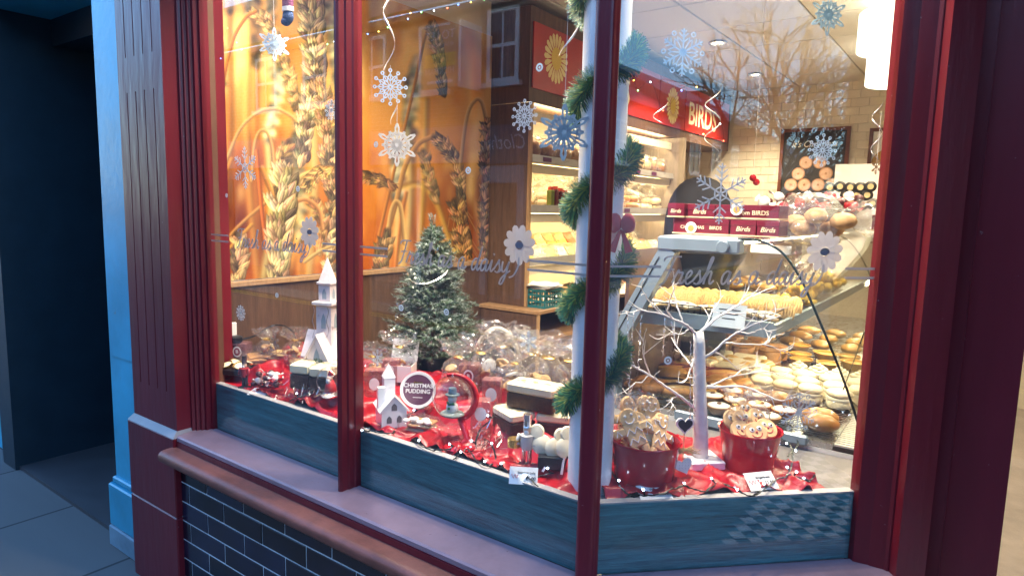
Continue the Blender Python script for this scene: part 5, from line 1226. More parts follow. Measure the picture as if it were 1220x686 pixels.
MB().ball((gc.x, gc.y, gc.z-gr*.78), (gr*.62, gr*.55, .008), 16, 6).build('snow_base', mat('mossy_snow', (.20, .27, .25), .7, var=.4, scale=60), gg, smooth=True)
b = MB(); b.ball((gc.x, gc.y, gc.z-.032), (.020, .018, .020), 14, 9); b.ball((gc.x, gc.y, gc.z-.004), (.015, .014, .015), 14, 9); b.build('snowman', white, gg, smooth=True)
MB().lathe([(0, 0), (.022, 0), (.022, .003), (.013, .004), (.012, .022), (0, .022)], 14, T(gc.x, gc.y, gc.z+.007)).build('top_hat', mat('grey_felt', (.16, .20, .20), .8), gg, smooth=30)
MB().tube([(gc.x-.014, gc.y-.006, gc.z-.017), (gc.x, gc.y-.016, gc.z-.019), (gc.x+.014, gc.y-.006, gc.z-.017)], .004, 6).ball((gc.x+.004, gc.y-.02, gc.z-.03), .0045, 8, 5).build('scarf', mat('green_felt', (.03, .16, .05), .8), gg, smooth=True)
# santa snow globe
P = on1((394, 471)); sgk = thing('santa_snow_globe', 'clear ball with a santa figure beside the iced cake slabs', 'snow globe', tuple(P))
MB().lathe([(0, 0), (.034, 0), (.036, .006), (.028, .012), (0, .012)], 24).build('base', silver, sgk, smooth=40)
MB().ball((0, 0, .055), .050, 26, 18).build('globe', MATS['globe_glass'], sgk, smooth=True)
MB().lathe([(0, .012), (.022, .014), (.017, .04), (.010, .055), (0, .058)], 16).build('robe', mat('santa_red', (.5, .02, .03), .6), sgk, smooth=True)
MB().ball((0, -.004, .062), (.011, .011, .012), 12, 8).build('head', mat('doll_skin', (.6, .38, .27), .5), sgk, smooth=True)
MB().ball((0, -.010, .054), (.010, .007, .012), 10, 7).ball((0, 0, .070), (.012, .012, .004), 12, 5).build('beard', white, sgk, smooth=True)
MB().lathe([(0, .097), (.004, .09), (.011, .071), (0, .071)], 12).build('hat', mat('santa_red', (.5, .02, .03), .6), sgk, smooth=True)
MB().lathe([(0, .012), (.012, .014), (.004, .05), (0, .052)], 10, T(-.026, .008, 0)).build('fir_tree', mat('model_fir', (.04, .10, .05), .8), sgk, smooth=True)

# ------------------------------------------------------------------ frosted fir tree
P = Vector((-1.008, .526, .904)); tr = thing('fir_tree', 'frosted artificial fir tree with tinsel in a black pot', 'christmas tree', tuple(P))
MB().lathe([(0, 0), (.055, 0), (.068, .10), (.066, .105), (.055, .10), (0, .10)], 22).build('pot', black, tr, smooth=40)
MB().tube([(0, 0, .05), (0, 0, .62)], [.012, .004], 8).build('trunk', mat('bark', (.10, .06, .04), .8), tr)
rs = random.Random(5); fo = MB()
gr_, fz = (.030, .066, .030), (.42, .48, .42)
def needles(mb, a, b, n_, L0, rnd, frost):
    d_ = (b-a).normalized(); u0 = d_.orthogonal().normalized(); w0 = d_.cross(u0)
    for k in range(n_):
        t = (k+rnd.random())/n_; p = a.lerp(b, t); an = rnd.uniform(0, 2*PI); o_ = (u0*math.cos(an)+w0*math.sin(an)); dd = (o_*.85+d_*.75).normalized(); L_ = L0*rnd.uniform(.7, 1.15); sd_ = dd.cross(o_).normalized()*L0*.055
        f_ = min(1, max(0, rnd.gauss(frost+.08+.35*t, .25))); f_ = 0 if f_ < .45 else f_
        c_ = tuple(g*(1-f_)*rnd.uniform(.6, 1.5)+z*f_ for g, z in zip(gr_, fz))
        mb.add([p-sd_, p+sd_, p+dd*L_], [(0, 1, 2)], None, c_)
for k in range(560):
    t = rs.random()**.8; z = .085+.515*t; L_ = (.192*(1-t)**.85+.024)*rs.uniform(.65, 1.12); a = rs.uniform(0, 2*PI)
    s0 = Vector((0, 0, z)); e0_ = s0+Vector((math.cos(a)*L_, math.sin(a)*L_, L_*rs.uniform(-.15, .55)))
    st_ = s0.lerp(e0_, .15); needles(fo, st_, e0_, int(26+L_*230), .021, rs, .0)
    if L_ > .06:
        for s_ in (-1, 1):
            m0 = st_.lerp(e0_, rs.uniform(.35, .65)); a2_ = a+s_*rs.uniform(.5, .9); needles(fo, m0, m0+Vector((math.cos(a2_), math.sin(a2_), rs.uniform(-.1, .4)))*L_*.42, 26, .019, rs, .05)
for k in range(4): needles(fo, Vector((0, 0, .57)), Vector((rs.uniform(-.02, .02), rs.uniform(-.02, .02), .655)), 60, .02, rs, .3)
fo.build('crown', mat('fir_needles', (1, 1, 1), .6, var=.1, attr='Col'), tr)
for k in range(5):
    a0 = k*1.3; b = MB(); pts = []
    for i in range(26): t = i/25; z = .15+.1*k-.0+.05*math.sin(t*PI)*-1; a = a0+t*2.2; r_ = (.172*(1-(z-.1)/.5)**.85+.03)*1.02; pts.append((r_*math.cos(a), r_*math.sin(a), z))
    b.tube(pts, .0022, 4)
    for i in range(60): q_ = pts[rs.randrange(25)]; v_ = Vector((rs.gauss(0, 1), rs.gauss(0, 1), rs.gauss(0, 1)))*.006; b.add([q_, tuple(Vector(q_)+v_), tuple(Vector(q_)+v_*.7+Vector((.002, .001, 0)))], [(0, 1, 2)])
    b.build('tinsel', silver, tr)
wbm = mat('warm_white_led', (1, .9, .7), .3, emit=(1, .85, .6), estr=1.0); wbm.cycles.emission_sampling = 'NONE'
ledm = MB().ball((0, 0, 0), .0032, 8, 6).mesh('led_bulb', wbm, True)
for k in range(9):
    t = rs.random()*.9; z = .13+.48*t; r_ = (.172*(1-t)**.85+.022)*.95; a = rs.uniform(3.2, 6.2); put(ledm, 'led_bulb', tr, (r_*math.cos(a), r_*math.sin(a), z))

# ------------------------------------------------------------------ cellophane bags, basket
def sbag(P, r, h, seed, label, fill=None, sq=.8):
    o = thing('cellophane_bag', label, 'gift bag', tuple(P), 0., 'gathered cellophane bags')
    put(baggy(r, h, 34, seed, flare=.95, sq=sq).mesh('bag', cello, 8), 'bag', o)
    rr = random.Random(seed); fm = fill or ice_m
    for k in range(9): MB().ball((0, 0, 0), (.38*r, .30*r, .10*r), 12, 6, nz=.12, seed=k).build('biscuit', fm if k % 2 else short_m, o, smooth=True, loc=(rr.uniform(-.5, .5)*r, rr.uniform(-.4, .4)*r*sq, .02+rr.uniform(0, .34)*h), rot=(rr.uniform(-1, 1), rr.uniform(-1, 1), k))
    MB().tube([(.27*r*math.cos(a), .27*r*sq*math.sin(a), .69*h) for a in [2*PI*k/12 for k in range(12)]], .003, 6, closed=True).build('tie', gold, o)
    return o
def PX(q, y): return HY(q, y)
p_ = PX((597, 448), .44); p_.z = C1(p_.x, p_.y); sbag(p_, .078, .235, 1.7, 'crumpled cellophane gift bag in front of the arched basket handle')
p_ = PX((652, 462), .42); p_.z = C1(p_.x, p_.y); sbag(p_, .085, .23, 2.9, 'crumpled cellophane gift bag behind the stacked cake slab', crust)
p_ = PX((630, 455), .50); p_.z = C1(p_.x, p_.y); sbag(p_, .07, .20, 5.3, 'crumpled cellophane gift bag between two others, at the back', icew)
p_ = PX((676, 470), .50); p_.z = C1(p_.x, p_.y); sbag(p_, .06, .20, 7.1, 'crumpled cellophane gift bag against the white column', crust)
bk = thing('hamper_basket', 'dark wicker hamper with a pale arched handle at the display back', 'basket', (-.745, .60, .905), R(30))
MB().lathe([(0, 0), (.085, 0), (.105, .09), (.10, .09), (.08, .01), (0, .01)], 30, SC(1, .75, 1)).build('basket', mat('dark_wicker', (.02, .018, .016), .6, bump=.4, bscale=120), bk, smooth=40)
hp_ = [(.088*math.cos(a), 0, .08+.155*math.sin(a)) for a in [PI*k/20 for k in range(21)]]
MB().tube(hp_, .0085, 10).build('handle', mat('pale_cane', (.36, .31, .24), .45), bk, smooth=True)
MB().ball((0, .02, .12), (.072, .03, .085), 18, 12, nz=.15).build('filling', mat('black_tissue', (.012, .012, .013), .5), bk, smooth=True)
# gift boxes of clear plastic with oval labels
def clearbox(P, size, rz, label, logo=True):
    o = thing('clear_gift_box', label, 'gift box', tuple(P), rz, 'clear gift boxes with oval labels'); x, y, z = size
    MB().bbox((-x/2, -y/2, 0), (x/2, y/2, z), .002).build('box', glassmat('pink_acrylic', (.86, .70, .70), .05, .05, haze=.22, hazecol=(.6, .3, .3)), o)
    e = MB().add([(.018*math.cos(2*PI*k/28), -y/2-.0008, z*.6+.022*math.sin(2*PI*k/28)) for k in range(28)], [tuple(range(28))]); e.build('oval_label', white, o)
    if logo:
        MB().add([(.0135*math.cos(2*PI*k/24), -y/2-.0014, z*.6+.0165*math.sin(2*PI*k/24)) for k in range(24)], [tuple(range(24))]).build('oval_centre', mat('label_plum', (.22, .02, .05), .5), o)
        lettering('B', .02, T(0, -y/2-.0022, z*.6) @ RX(PI/2), white, o)
p_ = PX((287, 430), .16); p_.z = .927; clearbox(p_, (.075, .06, .085), R(32), 'clear gift box with an oval letter label by the wall socket')
p_ = PX((391, 440), .27); p_.z = .94; clearbox(p_, (.06, .06, .085), R(32), 'clear gift box with an oval letter label under the church gable')
p_ = PX((402, 430), .33); p_.z = .95; clearbox(p_, (.07, .06, .095), R(32), 'taller clear gift box with an oval letter label behind the santa globe')
p_ = PX((447, 460), .20); p_.z = .90; clearbox(p_, (.07, .05, .12), R(40), 'clear gift box with plain white oval behind the pottery house', False)
p_ = PX((573, 490), .20); p_.z = .905; clearbox(p_, (.06, .05, .10), R(36), 'clear gift box with plain white oval behind the red globe stand', False)
p_ = PX((466, 452), .30); p_.z = C1(p_.x, p_.y)+.01; clearbox(p_, (.06, .05, .10), R(30), 'clear gift box with plain white oval in front of the fir tree pot', False)
p_ = PX((586, 480), .28); p_.z = C1(p_.x, p_.y)+.01; clearbox(p_, (.06, .05, .115), R(30), 'taller clear gift box with plain white oval beside the stacked cakes', False)
p_ = PX((560, 470), .36); p_.z = C1(p_.x, p_.y)+.01; clearbox(p_, (.07, .05, .10), R(24), 'clear gift box with oval letter label between fir tree and basket')
wbx = thing('open_gift_box', 'open white gift box with red lining beside the mullion', 'gift box', (-.985, .33, .955), R(30))
for lo_, hi_ in (((-.05, -.04, 0), (.05, -.037, .06)), ((-.05, .037, 0), (.05, .04, .06)), ((-.05, -.037, 0), (-.047, .037, .06)), ((.047, -.037, 0), (.05, .037, .06))): MB().box(lo_, hi_).build('side', card_white, wbx)
MB().box((-.047, -.037, .0), (.047, .037, .045)).build('lining', satin, wbx); MB().box((-.05, .0, 0), (.05, .003, .085), T(0, .045, .06) @ RX(R(-25))).build('lid', card_white, wbx)
for k, (q, y, r_, h, sd, lb_, fl) in enumerate((((352, 432), .27, .055, .15, 21., 'small gathered bag of shortbread between church and cake slabs', short_m), ((318, 436), .22, .05, .14, 22.7, 'small gathered bag of brown biscuits behind the sweets', crust), ((476, 446), .36, .06, .16, 23.3, 'small gathered bag in front of the fir tree pot', icew), ((545, 456), .36, .06, .17, 24.9, 'gathered bag of pale biscuits behind the red globe stand', short_m), ((572, 470), .40, .065, .19, 26.1, 'gathered bag of biscuits beside the arched basket', crust), ((612, 474), .38, .06, .18, 27.9, 'gathered bag of iced biscuits directly behind the stacked slabs', ice_m), ((444, 448), .30, .05, .14, 29.3, 'small gathered bag squeezed beside the mullion', crust))):
    p_ = PX(q, y); p_.z = C1(p_.x, p_.y)+.006; sbag(p_, r_, h, sd, lb_, fl)
shr = MB(); rr = random.Random(17)
for k in range(420):
    q_ = (rr.gauss(578, 16), rr.gauss(522, 12)) if k < 260 else (rr.gauss(358, 16), rr.gauss(468, 4)); p_ = on1(q_, .012); p_.y = max(p_.y, .045); v_ = Vector((rr.gauss(0, 1), rr.gauss(0, 1), rr.gauss(.3, .6))).normalized()*rr.uniform(.012, .03); w_ = v_.cross(Vector((.3, .2, 1))).normalized()*.0009
    shr.add([p_-w_, p_+w_, p_+v_+w_, p_+v_-w_], [(0, 1, 2, 3)])
shr = struct(shr.build('tinsel_shreds', silver, None), 'stuff'); shr['label'] = 'silver tinsel shreds scattered on the red satin'
# foil tarts on a black tray
P = on1((273, 447)); tt = thing('black_tray', 'black tray under the foil tarts at the display end', 'tray', (P.x, P.y+.035, .926), R(25))
MB().bbox((-.055, -.05, -.02), (.055, .05, .004), .004).build('tray', black, tt)
for k, (x, y) in enumerate(((-.028, -.022), (.028, -.022), (-.028, .026), (.028, .026))):
    v_ = Vector((x, y, 0)); v_.rotate(Matrix.Rotation(R(25), 3, 'Z'))
    o = thing('foil_tart', 'gold foil cased tart on the black tray', 'tart', (P.x+v_.x, P.y+.035+v_.y, .9305), k, 'gold foil tarts'); o.rotation_euler = (R(22), 0, k)
    MB().lathe([(0, 0), (.018, 0), (.026, .016), (.024, .016), (.016, .004), (0, .004)], 22, wob=lambda a, t: 1+.05*math.cos(18*a)).build('foil', gold, o); MB().ball((0, 0, .012), (.022, .022, .007), 14, 6).build('filling', icing_marz, o, smooth=True)
# wrapped sweets by the nutcracker
rs2 = random.Random(3)
for k in range(20):
    P = on1((rs2.uniform(300, 334), rs2.uniform(449, 465)), .002); m_ = k % 3
    thing1(sws[m_], 'wrapped_sweet', ('white', 'red', 'dark')[m_]+' wrapped sweet scattered by the red nutcracker', 'sweet', 'scattered wrapped sweets', (P.x, P.y, P.z+rs2.uniform(0, .012)), rs2.uniform(0, 6), .9)
# bags of biscuits
def biscuitbag(P, rz, L_, label, m, iced_=False, tilt=0.):
    o = thing('biscuit_bag', label, 'biscuit bag', tuple(P), rz, 'clear bags of biscuits'); o.rotation_euler = (tilt, 0, rz)
    rr = random.Random(L_)
    for k in range(4): MB().bbox((-L_*.36+k*.004, -.028+(k % 2)*.012, .004+k*.008), (L_*.30, .020+(k % 2)*.012, .011+k*.008), .003).build('biscuit', m, o, rot=(0, 0, rr.uniform(-.2, .2)))
    if iced_:
        for k in range(9): MB().ball((rr.uniform(-.3, .25)*L_, rr.uniform(-.03, .03), .04), (.012, .010, .007), 10, 6).build('icing_blob', ice_m, o, smooth=True)
    put(baggy(.042, L_*1.5, 24, L_*31, neck=.22).mesh('bag', cello_fine, 25), 'bag', o, (-L_*.5, 0, .024), (0, R(90), 0), (.72, 1.15, 1))
biscuitbag(on1((333, 428)), R(25), .12, 'clear tied bag of shortbread fingers behind the sweets', short_m)
biscuitbag(on1((306, 432)), R(60), .13, 'clear tied bag of brown biscuits propped by the clear box', crust, tilt=R(15))
biscuitbag(on1((503, 514)), R(15), .14, 'clear bag of white iced biscuits between house and globe', mat('ginger_biscuit', (.36, .17, .06), .7, var=.2), True)
# silver ornament flakes on stems are made with the window decorations below
# wooden ornament by the column
o = thing('wooden_ornament', 'plain wooden star figure with a ring beside the white column', 'ornament', (-.335, .56, .91), R(35))
plyw = mat('raw_plywood', (.50, .30, .16), .6, var=.15)
MB().prism([(-.055, 0), (.055, 0), (.035, .12), (.012, .165), (0, .20), (-.012, .165), (-.035, .12)], 0, .012, RX(PI/2)).build('body', plyw, o); MB().tube([(.022*math.cos(a), -.018, .075+.03*math.sin(a)) for a in [2*PI*k/20 for k in range(20)]], .006, 8, closed=True).build('ring', mat('pale_ring', (.55, .42, .3), .6), o, smooth=True)
MB().bbox((-.012, -.014, .195), (.03, .0, .215), .002).build('head', plyw, o)
# snowman lolly on its black box, and the price card
P = on1((658, 556)); bx_ = tag(MB().bbox((-.035, -.025, 0), (.035, .025, .036), .002).build('black_box', black, None, loc=(P.x-.005, P.y, P.z), rot=(0, 0, R(30))), 'small black box under the snowman lollies', 'box')
lol_m = mat('white_chocolate', (.76, .68, .50), .4, var=.06)
for k, (dx, dz, a) in enumerate(((-.035, .055, -.5), (0, .052, -.9), (.03, .058, -.7))):
    o = thing('snowman_lolly', ('white chocolate snowman lolly leaning at the silver nutcracker', 'white chocolate snowman lolly across the black box', 'white chocolate snowman lolly touching the white column')[k], 'lolly', (P.x+dx, P.y+.006*k, P.z+dz), 0, 'snowman lollies'); o.rotation_euler = (R(72), R((-24, 30, 12)[k]), .56+.12*k)
    MB().lathe([(0, 0), (.026, 0), (.028, .006), (.022, .011), (0, .012)], 20).lathe([(0, 0), (.019, 0), (.021, .006), (.017, .011), (0, .012)], 18, T(0, .038, 0)).build('snowman', lol_m, o, smooth=40)
    MB().box((-.003, -.07, .003), (.003, -.02, .007)).build('stick', white, o)
def pricecard(P, w_, h, rz, lean, label, l1, l2):
    o = thing('price_card', label, 'price card', tuple(P), rz); o.rotation_euler = (R(lean), 0, rz)
    MB().box((-w_/2, 0, 0), (w_/2, .0012, h)).build('card', card_white, o)
    if l1: lettering(l1, h*.17, T(w_*.10, -.0006, h*.68) @ RX(PI/2), ink, o); l2 and lettering(l2, h*.26, T(w_*.26, -.0006, h*.36) @ RX(PI/2), ink, o, bold=.0002)
    b = MB().tube([(-w_*.44+i*w_*.03, -.001, h*(.45+.14*math.sin(i*1.7))) for i in range(9)], .0006, 4); b.build('red_squiggle', red_ink, o)
pricecard(on1((623, 577), .0), .075, .045, R(30), -28, 'white price card for snowman lollies at the ledge', 'Snowman Lolly', '£1.00')
pricecard(on1((304, 471), .002), .075, .05, R(20), -74, 'white price card lying flat before the red nutcracker', '', '')
pricecard(on2((783, 594), -.004), .085, .045, R(45), -66, 'white price card lying before the pail with raffia', 'Gingerbread', '£1.50')
pricecard(on2((912, 583), .0), .085, .05, R(52), -50, 'white price card before the pail of faces', 'Gingerbread', '£1.50')

# ------------------------------------------------------------------ red pails of gingerbread
pailm = mat('red_enamel', (.42, .006, .016), .22, var=.12, scale=5, coat=.4)
ginger = mat('gingerbread', (.68, .45, .22), .7, var=.12); iceline = mat('icing_line', (.8, .78, .74), .4, var=0)
def pail(P, r0, r1, h, rz, label):
    o = thing('red_pail', label, 'pail', tuple(P), rz, 'red pails')
    MB().lathe([(0, 0), (r0, 0), (r0+.002, .004), (r1, h-.006), (r1+.004, h-.003), (r1+.003, h), (r1-.002, h-.003), (r0-.002, .006), (0, .006)], 44).build('bucket', pailm, o, smooth=35)
    return o
def face(b_root, P, rot, name='round_gingerbread', label='', grp=''):
    o = thing(name, label, 'gingerbread', tuple(P), 0, grp); o.rotation_euler = rot
    MB().lathe([(0, 0), (.029, 0), (.032, .004), (.029, .009), (0, .010)], 22).build('biscuit', ginger, o, smooth=40)
    for x in (-.010, .011):
        e = MB().lathe([(0, .010), (.0075, .010), (.006, .0125), (0, .013)], 14, T(x, .008, 0)).build('eye', white, o, smooth=40); MB().lathe([(0, .013), (.0032, .013), (.0026, .0145), (0, .0148)], 10, T(x, .007, 0)).build('pupil', ink, e)
    MB().tube([(.014*math.cos(a), -.006+.011*math.sin(a), .0105) for a in [PI+PI*k/10 for k in range(11)]], .0012, 5).build('smile', red_ink, o); MB().ball((0, -.002, .011), (.0035, .0035, .003), 8, 5).build('nose', mat('jelly_sweet', (.3, .02, .03), .3), o, smooth=True)
    o.scale = (.98, .98, .98)
P1 = W2P(.185, .125, .884); pail(P1, .074, .090, .118, R(45), 'glossy red pail of gingerbread with raffia and a white heart tag')
P2 = W2P(.515, .185, .884); pail(P2, .066, .084, .115, R(45), 'glossy red pail filled with gingerbread faces, beside the birch tree')
tvec = Vector((S2, S2, 0)); nvec = Vector((-S2, S2, 0))
def gman(P, rot, label):
    o = thing('gingerbread_man', label, 'gingerbread', tuple(P), 0, 'gingerbread men in the raffia pail'); o.rotation_euler = rot
    b = MB().lathe([(0, 0), (.020, 0), (.022, .004), (.019, .008), (0, .009)], 18, T(0, .085, 0))
    b.bbox((-.020, .02, 0), (.020, .075, .009), .003); b.bbox((-.046, .050, 0), (.046, .070, .0085), .004); b.bbox((-.021, -.03, 0), (-.003, .025, .0085), .004); b.bbox((.003, -.03, 0), (.021, .025, .0085), .004); b.build('biscuit', ginger, o)
    l = MB()
    for pts in ([(-.040, .054), (-.034, .066), (-.028, .054)], [(.028, .054), (.034, .066), (.040, .054)], [(-.018, .03), (-.009, .042), (0, .03), (.009, .042), (.018, .03)], [(-.018, .05), (-.008, .062), (.0, .05), (.009, .062), (.018, .05)], [(-.018, -.02), (-.012, -.01), (-.006, -.02)], [(.006, -.02), (.012, -.01), (.018, -.02)], [(.010*math.cos(a), .082+.009*math.sin(a)) for a in [PI+PI*k/6 for k in range(7)]]): l.tube([(x, y, .0098) for x, y in pts], .0016, 5)
    l.build('icing_line', iceline, o)
    for x in (-.007, .008): MB().ball((x, .091, .0098), (.0035, .0035, .002), 8, 5).build('eye', white, o, smooth=True)
    o.scale = (1.2, 1.2, 1.2)
for k, (dt, dn, dz, a, rl) in enumerate(((-.040, .0, .072, 66, 25), (-.014, -.022, .078, 68, -20), (.012, .02, .092, 74, 10), (.040, -.006, .078, 66, -34), (.018, -.030, .070, 62, 30), (-.03, .035, .090, 78, 0), (.03, .04, .096, 80, -12))):
    gman(P1+tvec*dt+nvec*dn+Vector((0, 0, dz)), (R(a), R(rl), R(38+6*k)), 'wrapped gingerbread man standing in the raffia trimmed pail')
for k, (dt, dn, dz, a, rl) in enumerate(((-.040, -.020, .112, 44, 10), (-.004, -.036, .112, 46, -12), (.038, -.016, .116, 44, 8), (-.02, .012, .132, 50, -6), (.026, .018, .134, 52, 14), (-.045, .025, .128, 58, 0), (.0, .045, .150, 60, 8))):
    face(None, P2+tvec*dt+nvec*dn+Vector((0, 0, dz)), (R(a), R(rl), R(36+5*k)), 'round_gingerbread', 'wrapped round gingerbread face with goggle eyes in its red pail', 'gingerbread faces in the pail')
for Pk, dt, dn, sd in ((P1, -.055, .03, 11.3), (P1, .0, .05, 12.9), (P2, -.05, .02, 14.1), (P2, .05, .035, 15.7)):
    q_ = Pk+tvec*dt*.8+nvec*dn*.8+Vector((0, 0, .075)); sbag(q_, .032, .15, sd, 'clear twisted bag of biscuits standing in the red pail', ginger)
# raffia bow, heart tags on the first pail
rf = thing('raffia_bow', 'straw coloured raffia tied on the rim of the red pail', 'bow', tuple(P1+tvec*.088-nvec*.03+Vector((0, 0, .085))), R(45))
b = MB(); rr = random.Random(8)
for k in range(26): b.tube(cat([(rr.uniform(-.035, -.01), rr.uniform(-.01, .01), rr.uniform(-.006, .004)), (rr.uniform(-.01, .02), rr.uniform(-.012, .012), rr.uniform(.0, .012)), (rr.uniform(.02, .05), rr.uniform(-.012, .012), rr.uniform(-.012, .02))], 3), .0009, 4)
b.build('strands', mat('raffia', (.50, .34, .15), .7, var=.2), rf)
def heart(n_=30): return [(.016*math.sin(t)**3*1.5, (.013*math.cos(t)-.005*math.cos(2*t)-.002*math.cos(3*t)-.001*math.cos(4*t))*1.5) for t in [2*PI*k/n_ for k in range(n_)]][::-1]
ht = thing('heart_tag', 'white heart tag with dotted relief hanging below the raffia', 'tag', tuple(P1+tvec*.094-nvec*.035+Vector((0, 0, .052))), R(40))
MB().prism(heart(), -.003, .003, RX(PI/2) @ RZ(R(20))).build('heart', white, ht)
b = MB()
for x in (-.012, -.004, .004, .012):
    for z in (-.006, .002, .010): b.ball((x, -.0035, z), .0014, 6, 4)
b.build('dots', mat('grey_dot', (.5, .5, .5), .5), ht)
ht2 = thing('chalk_heart', 'black chalkboard heart with white edge between pail and birch trunk', 'tag', tuple(HW((816, 506), .22)), R(45))
MB().prism([(x*1.15, y*1.15) for x, y in heart()], -.002, .002, RX(PI/2)).build('heart', white, ht2); MB().prism([(x*.9, y*.9) for x, y in heart()], .0022, .0035, RX(PI/2)).build('board', black, ht2)
p_ = HW((816, 506), .22); MB().tube([(0, 0, -.02), (0, 0, .884-p_.z)], .002, 5).build('stick', plyw, ht2)

# ------------------------------------------------------------------ birch twig tree
birch = mat('white_birch', (.70, .69, .67), .6, var=.14, scale=26, bump=.25, bscale=70, wear=((.30, .27, .25), .72, 30))
PB = HZ((835, 551), .888); NB_ = (-PB.x+PB.y)*S2
bt = thing('birch_twig_tree', 'white birch twig tree with a square white base', 'twig tree', (PB.x, PB.y, .888), R(45))
MB().bbox((-.050, -.050, -.004), (.050, .050, .020), .003).build('base', pot, bt)
def bp_at(q, dn=0): v_ = HW(q, NB_+dn)-Vector((PB.x, PB.y, .888)); v_.rotate(Matrix.Rotation(-R(45), 3, 'Z')); return v_
trk = [bp_at(q) for q in ((834, 545), (835, 520), (834, 480), (833, 440), (833, 410), (832, 396))]
MB().tube([tuple(p) for p in trk], [.0235, .021, .0185, .0175, .016, .014], 14).build('trunk', birch, bt, smooth=True)
BR = [([(831, 400), (822, 391), (814, 385), (802, 380), (787, 374), (763, 369), (748, 361)], .0068, -.10), ([(814, 385), (809, 372), (806, 361), (803, 348), (802, 340), (805, 330)], .0042, .06), ([(832, 398), (847, 384), (863, 373), (880, 363), (900, 351), (922, 342)], .0072, .08),
      ([(838, 427), (851, 418), (865, 405), (880, 395), (905, 384), (930, 376)], .0070, -.08), ([(831, 489), (808, 470), (791, 459), (773, 446), (749, 432), (740, 418), (737, 400)], .0068, -.06), ([(775, 448), (770, 434), (766, 420), (767, 403), (770, 391)], .0038, -.12),
      ([(838, 463), (850, 458), (875, 448), (912, 443), (938, 449)], .0060, .05), ([(842, 461), (887, 461), (910, 470), (932, 477), (950, 468)], .0050, -.10), ([(862, 408), (876, 409), (910, 410), (922, 400), (935, 397)], .0040, .02), ([(908, 410), (926, 415), (945, 424)], .0030, .05),
      ([(833, 404), (842, 385), (850, 368), (862, 352)], .0045, .12), ([(787, 374), (776, 362), (768, 350), (764, 340), (770, 330)], .0032, -.05), ([(763, 369), (752, 372), (742, 370), (735, 373)], .0026, -.12), ([(863, 373), (880, 374), (898, 372), (915, 376)], .0030, .14), ([(880, 363), (888, 350), (893, 340)], .0026, .06),
      ([(851, 418), (866, 428), (878, 438), (895, 440)], .0040, .12), ([(828, 440), (815, 425), (806, 412), (800, 402)], .0050, .1), ([(826, 430), (818, 452), (809, 456)], .0040, -.12), ([(808, 470), (800, 478), (806, 488)], .0028, -.08), ([(880, 395), (893, 397), (908, 392), (920, 396)], .0028, -.12),
      ([(875, 448), (888, 438), (905, 436), (920, 430)], .0028, .1), ([(905, 384), (915, 372), (926, 368)], .0026, -.06), ([(822, 391), (812, 398), (800, 396), (792, 402)], .0030, .05), ([(802, 380), (795, 370), (798, 360), (790, 352)], .0030, -.14), ([(749, 432), (745, 440), (738, 446)], .0024, -.08), ([(773, 446), (765, 455), (756, 456), (752, 466)], .0026, .02)]
for pts, r_, dn in BR:
    n_ = len(pts); b0_ = -.004 if r_ > .004 else dn*.5
    P_ = [bp_at(q, (dn if r_ > .0045 else dn)*(k/(n_-1))) for k, q in enumerate(pts)]; P_ = cat(P_, 5)
    P_ = [p+Vector((random.gauss(0, .0007), random.gauss(0, .0007), random.gauss(0, .0007))) for p in P_]
    MB().tube([tuple(p) for p in P_], [.64*r_*(1-.70*k/(len(P_)-1)) for k in range(len(P_))], 8).build('branch', birch, bt, smooth=True)
    for j in range(3):      # fine side twigs
        i0 = random.randrange(len(P_)//3, len(P_)-1); p = P_[i0]; d_ = (P_[i0+1]-p).normalized(); L_ = random.uniform(.035, .085); ax = Vector((random.gauss(0, 1), random.gauss(0, .6), random.gauss(.25, .8))).normalized()
        e1 = p+(d_*.75+ax*.6).normalized()*L_*.5; e2 = e1+(d_*.5+ax*.7+Vector((0, 0, .25))).normalized()*L_*.5
        MB().tube([tuple(q) for q in cat([p, e1, e2], 4)], [.0016*(1-.09*k) for k in range(9)], 5).build('twig', birch, bt, smooth=True)
for (q0, q1) in (((755, 372), (749, 470)), ((764, 376), (760, 440)), ((792, 378), (790, 425)), ((800, 384), (806, 412)), ((823, 408), (822, 500)), ((826, 404), (827, 495)), ((748, 372), (748, 455))):
    a, b_ = bp_at(q0, -.05), bp_at(q1, -.05); m = MB(); pts = [a.lerp(b_, k/30)+Vector((.0015*math.sin(k*2.1), .001*math.cos(k*1.7), 0)) for k in range(31)]
    m.tube([tuple(p) for p in pts], .0009, 4)
    for k in range(70): p = pts[random.randrange(31)]; v_ = Vector((random.gauss(0, 1), random.gauss(0, 1), random.gauss(0, 1))).normalized()*.0045; m.add([p, p+v_, p+v_*.8+Vector((.0016, .001, .001))], [(0, 1, 2)])
    m.build('tinsel', silver, bt)

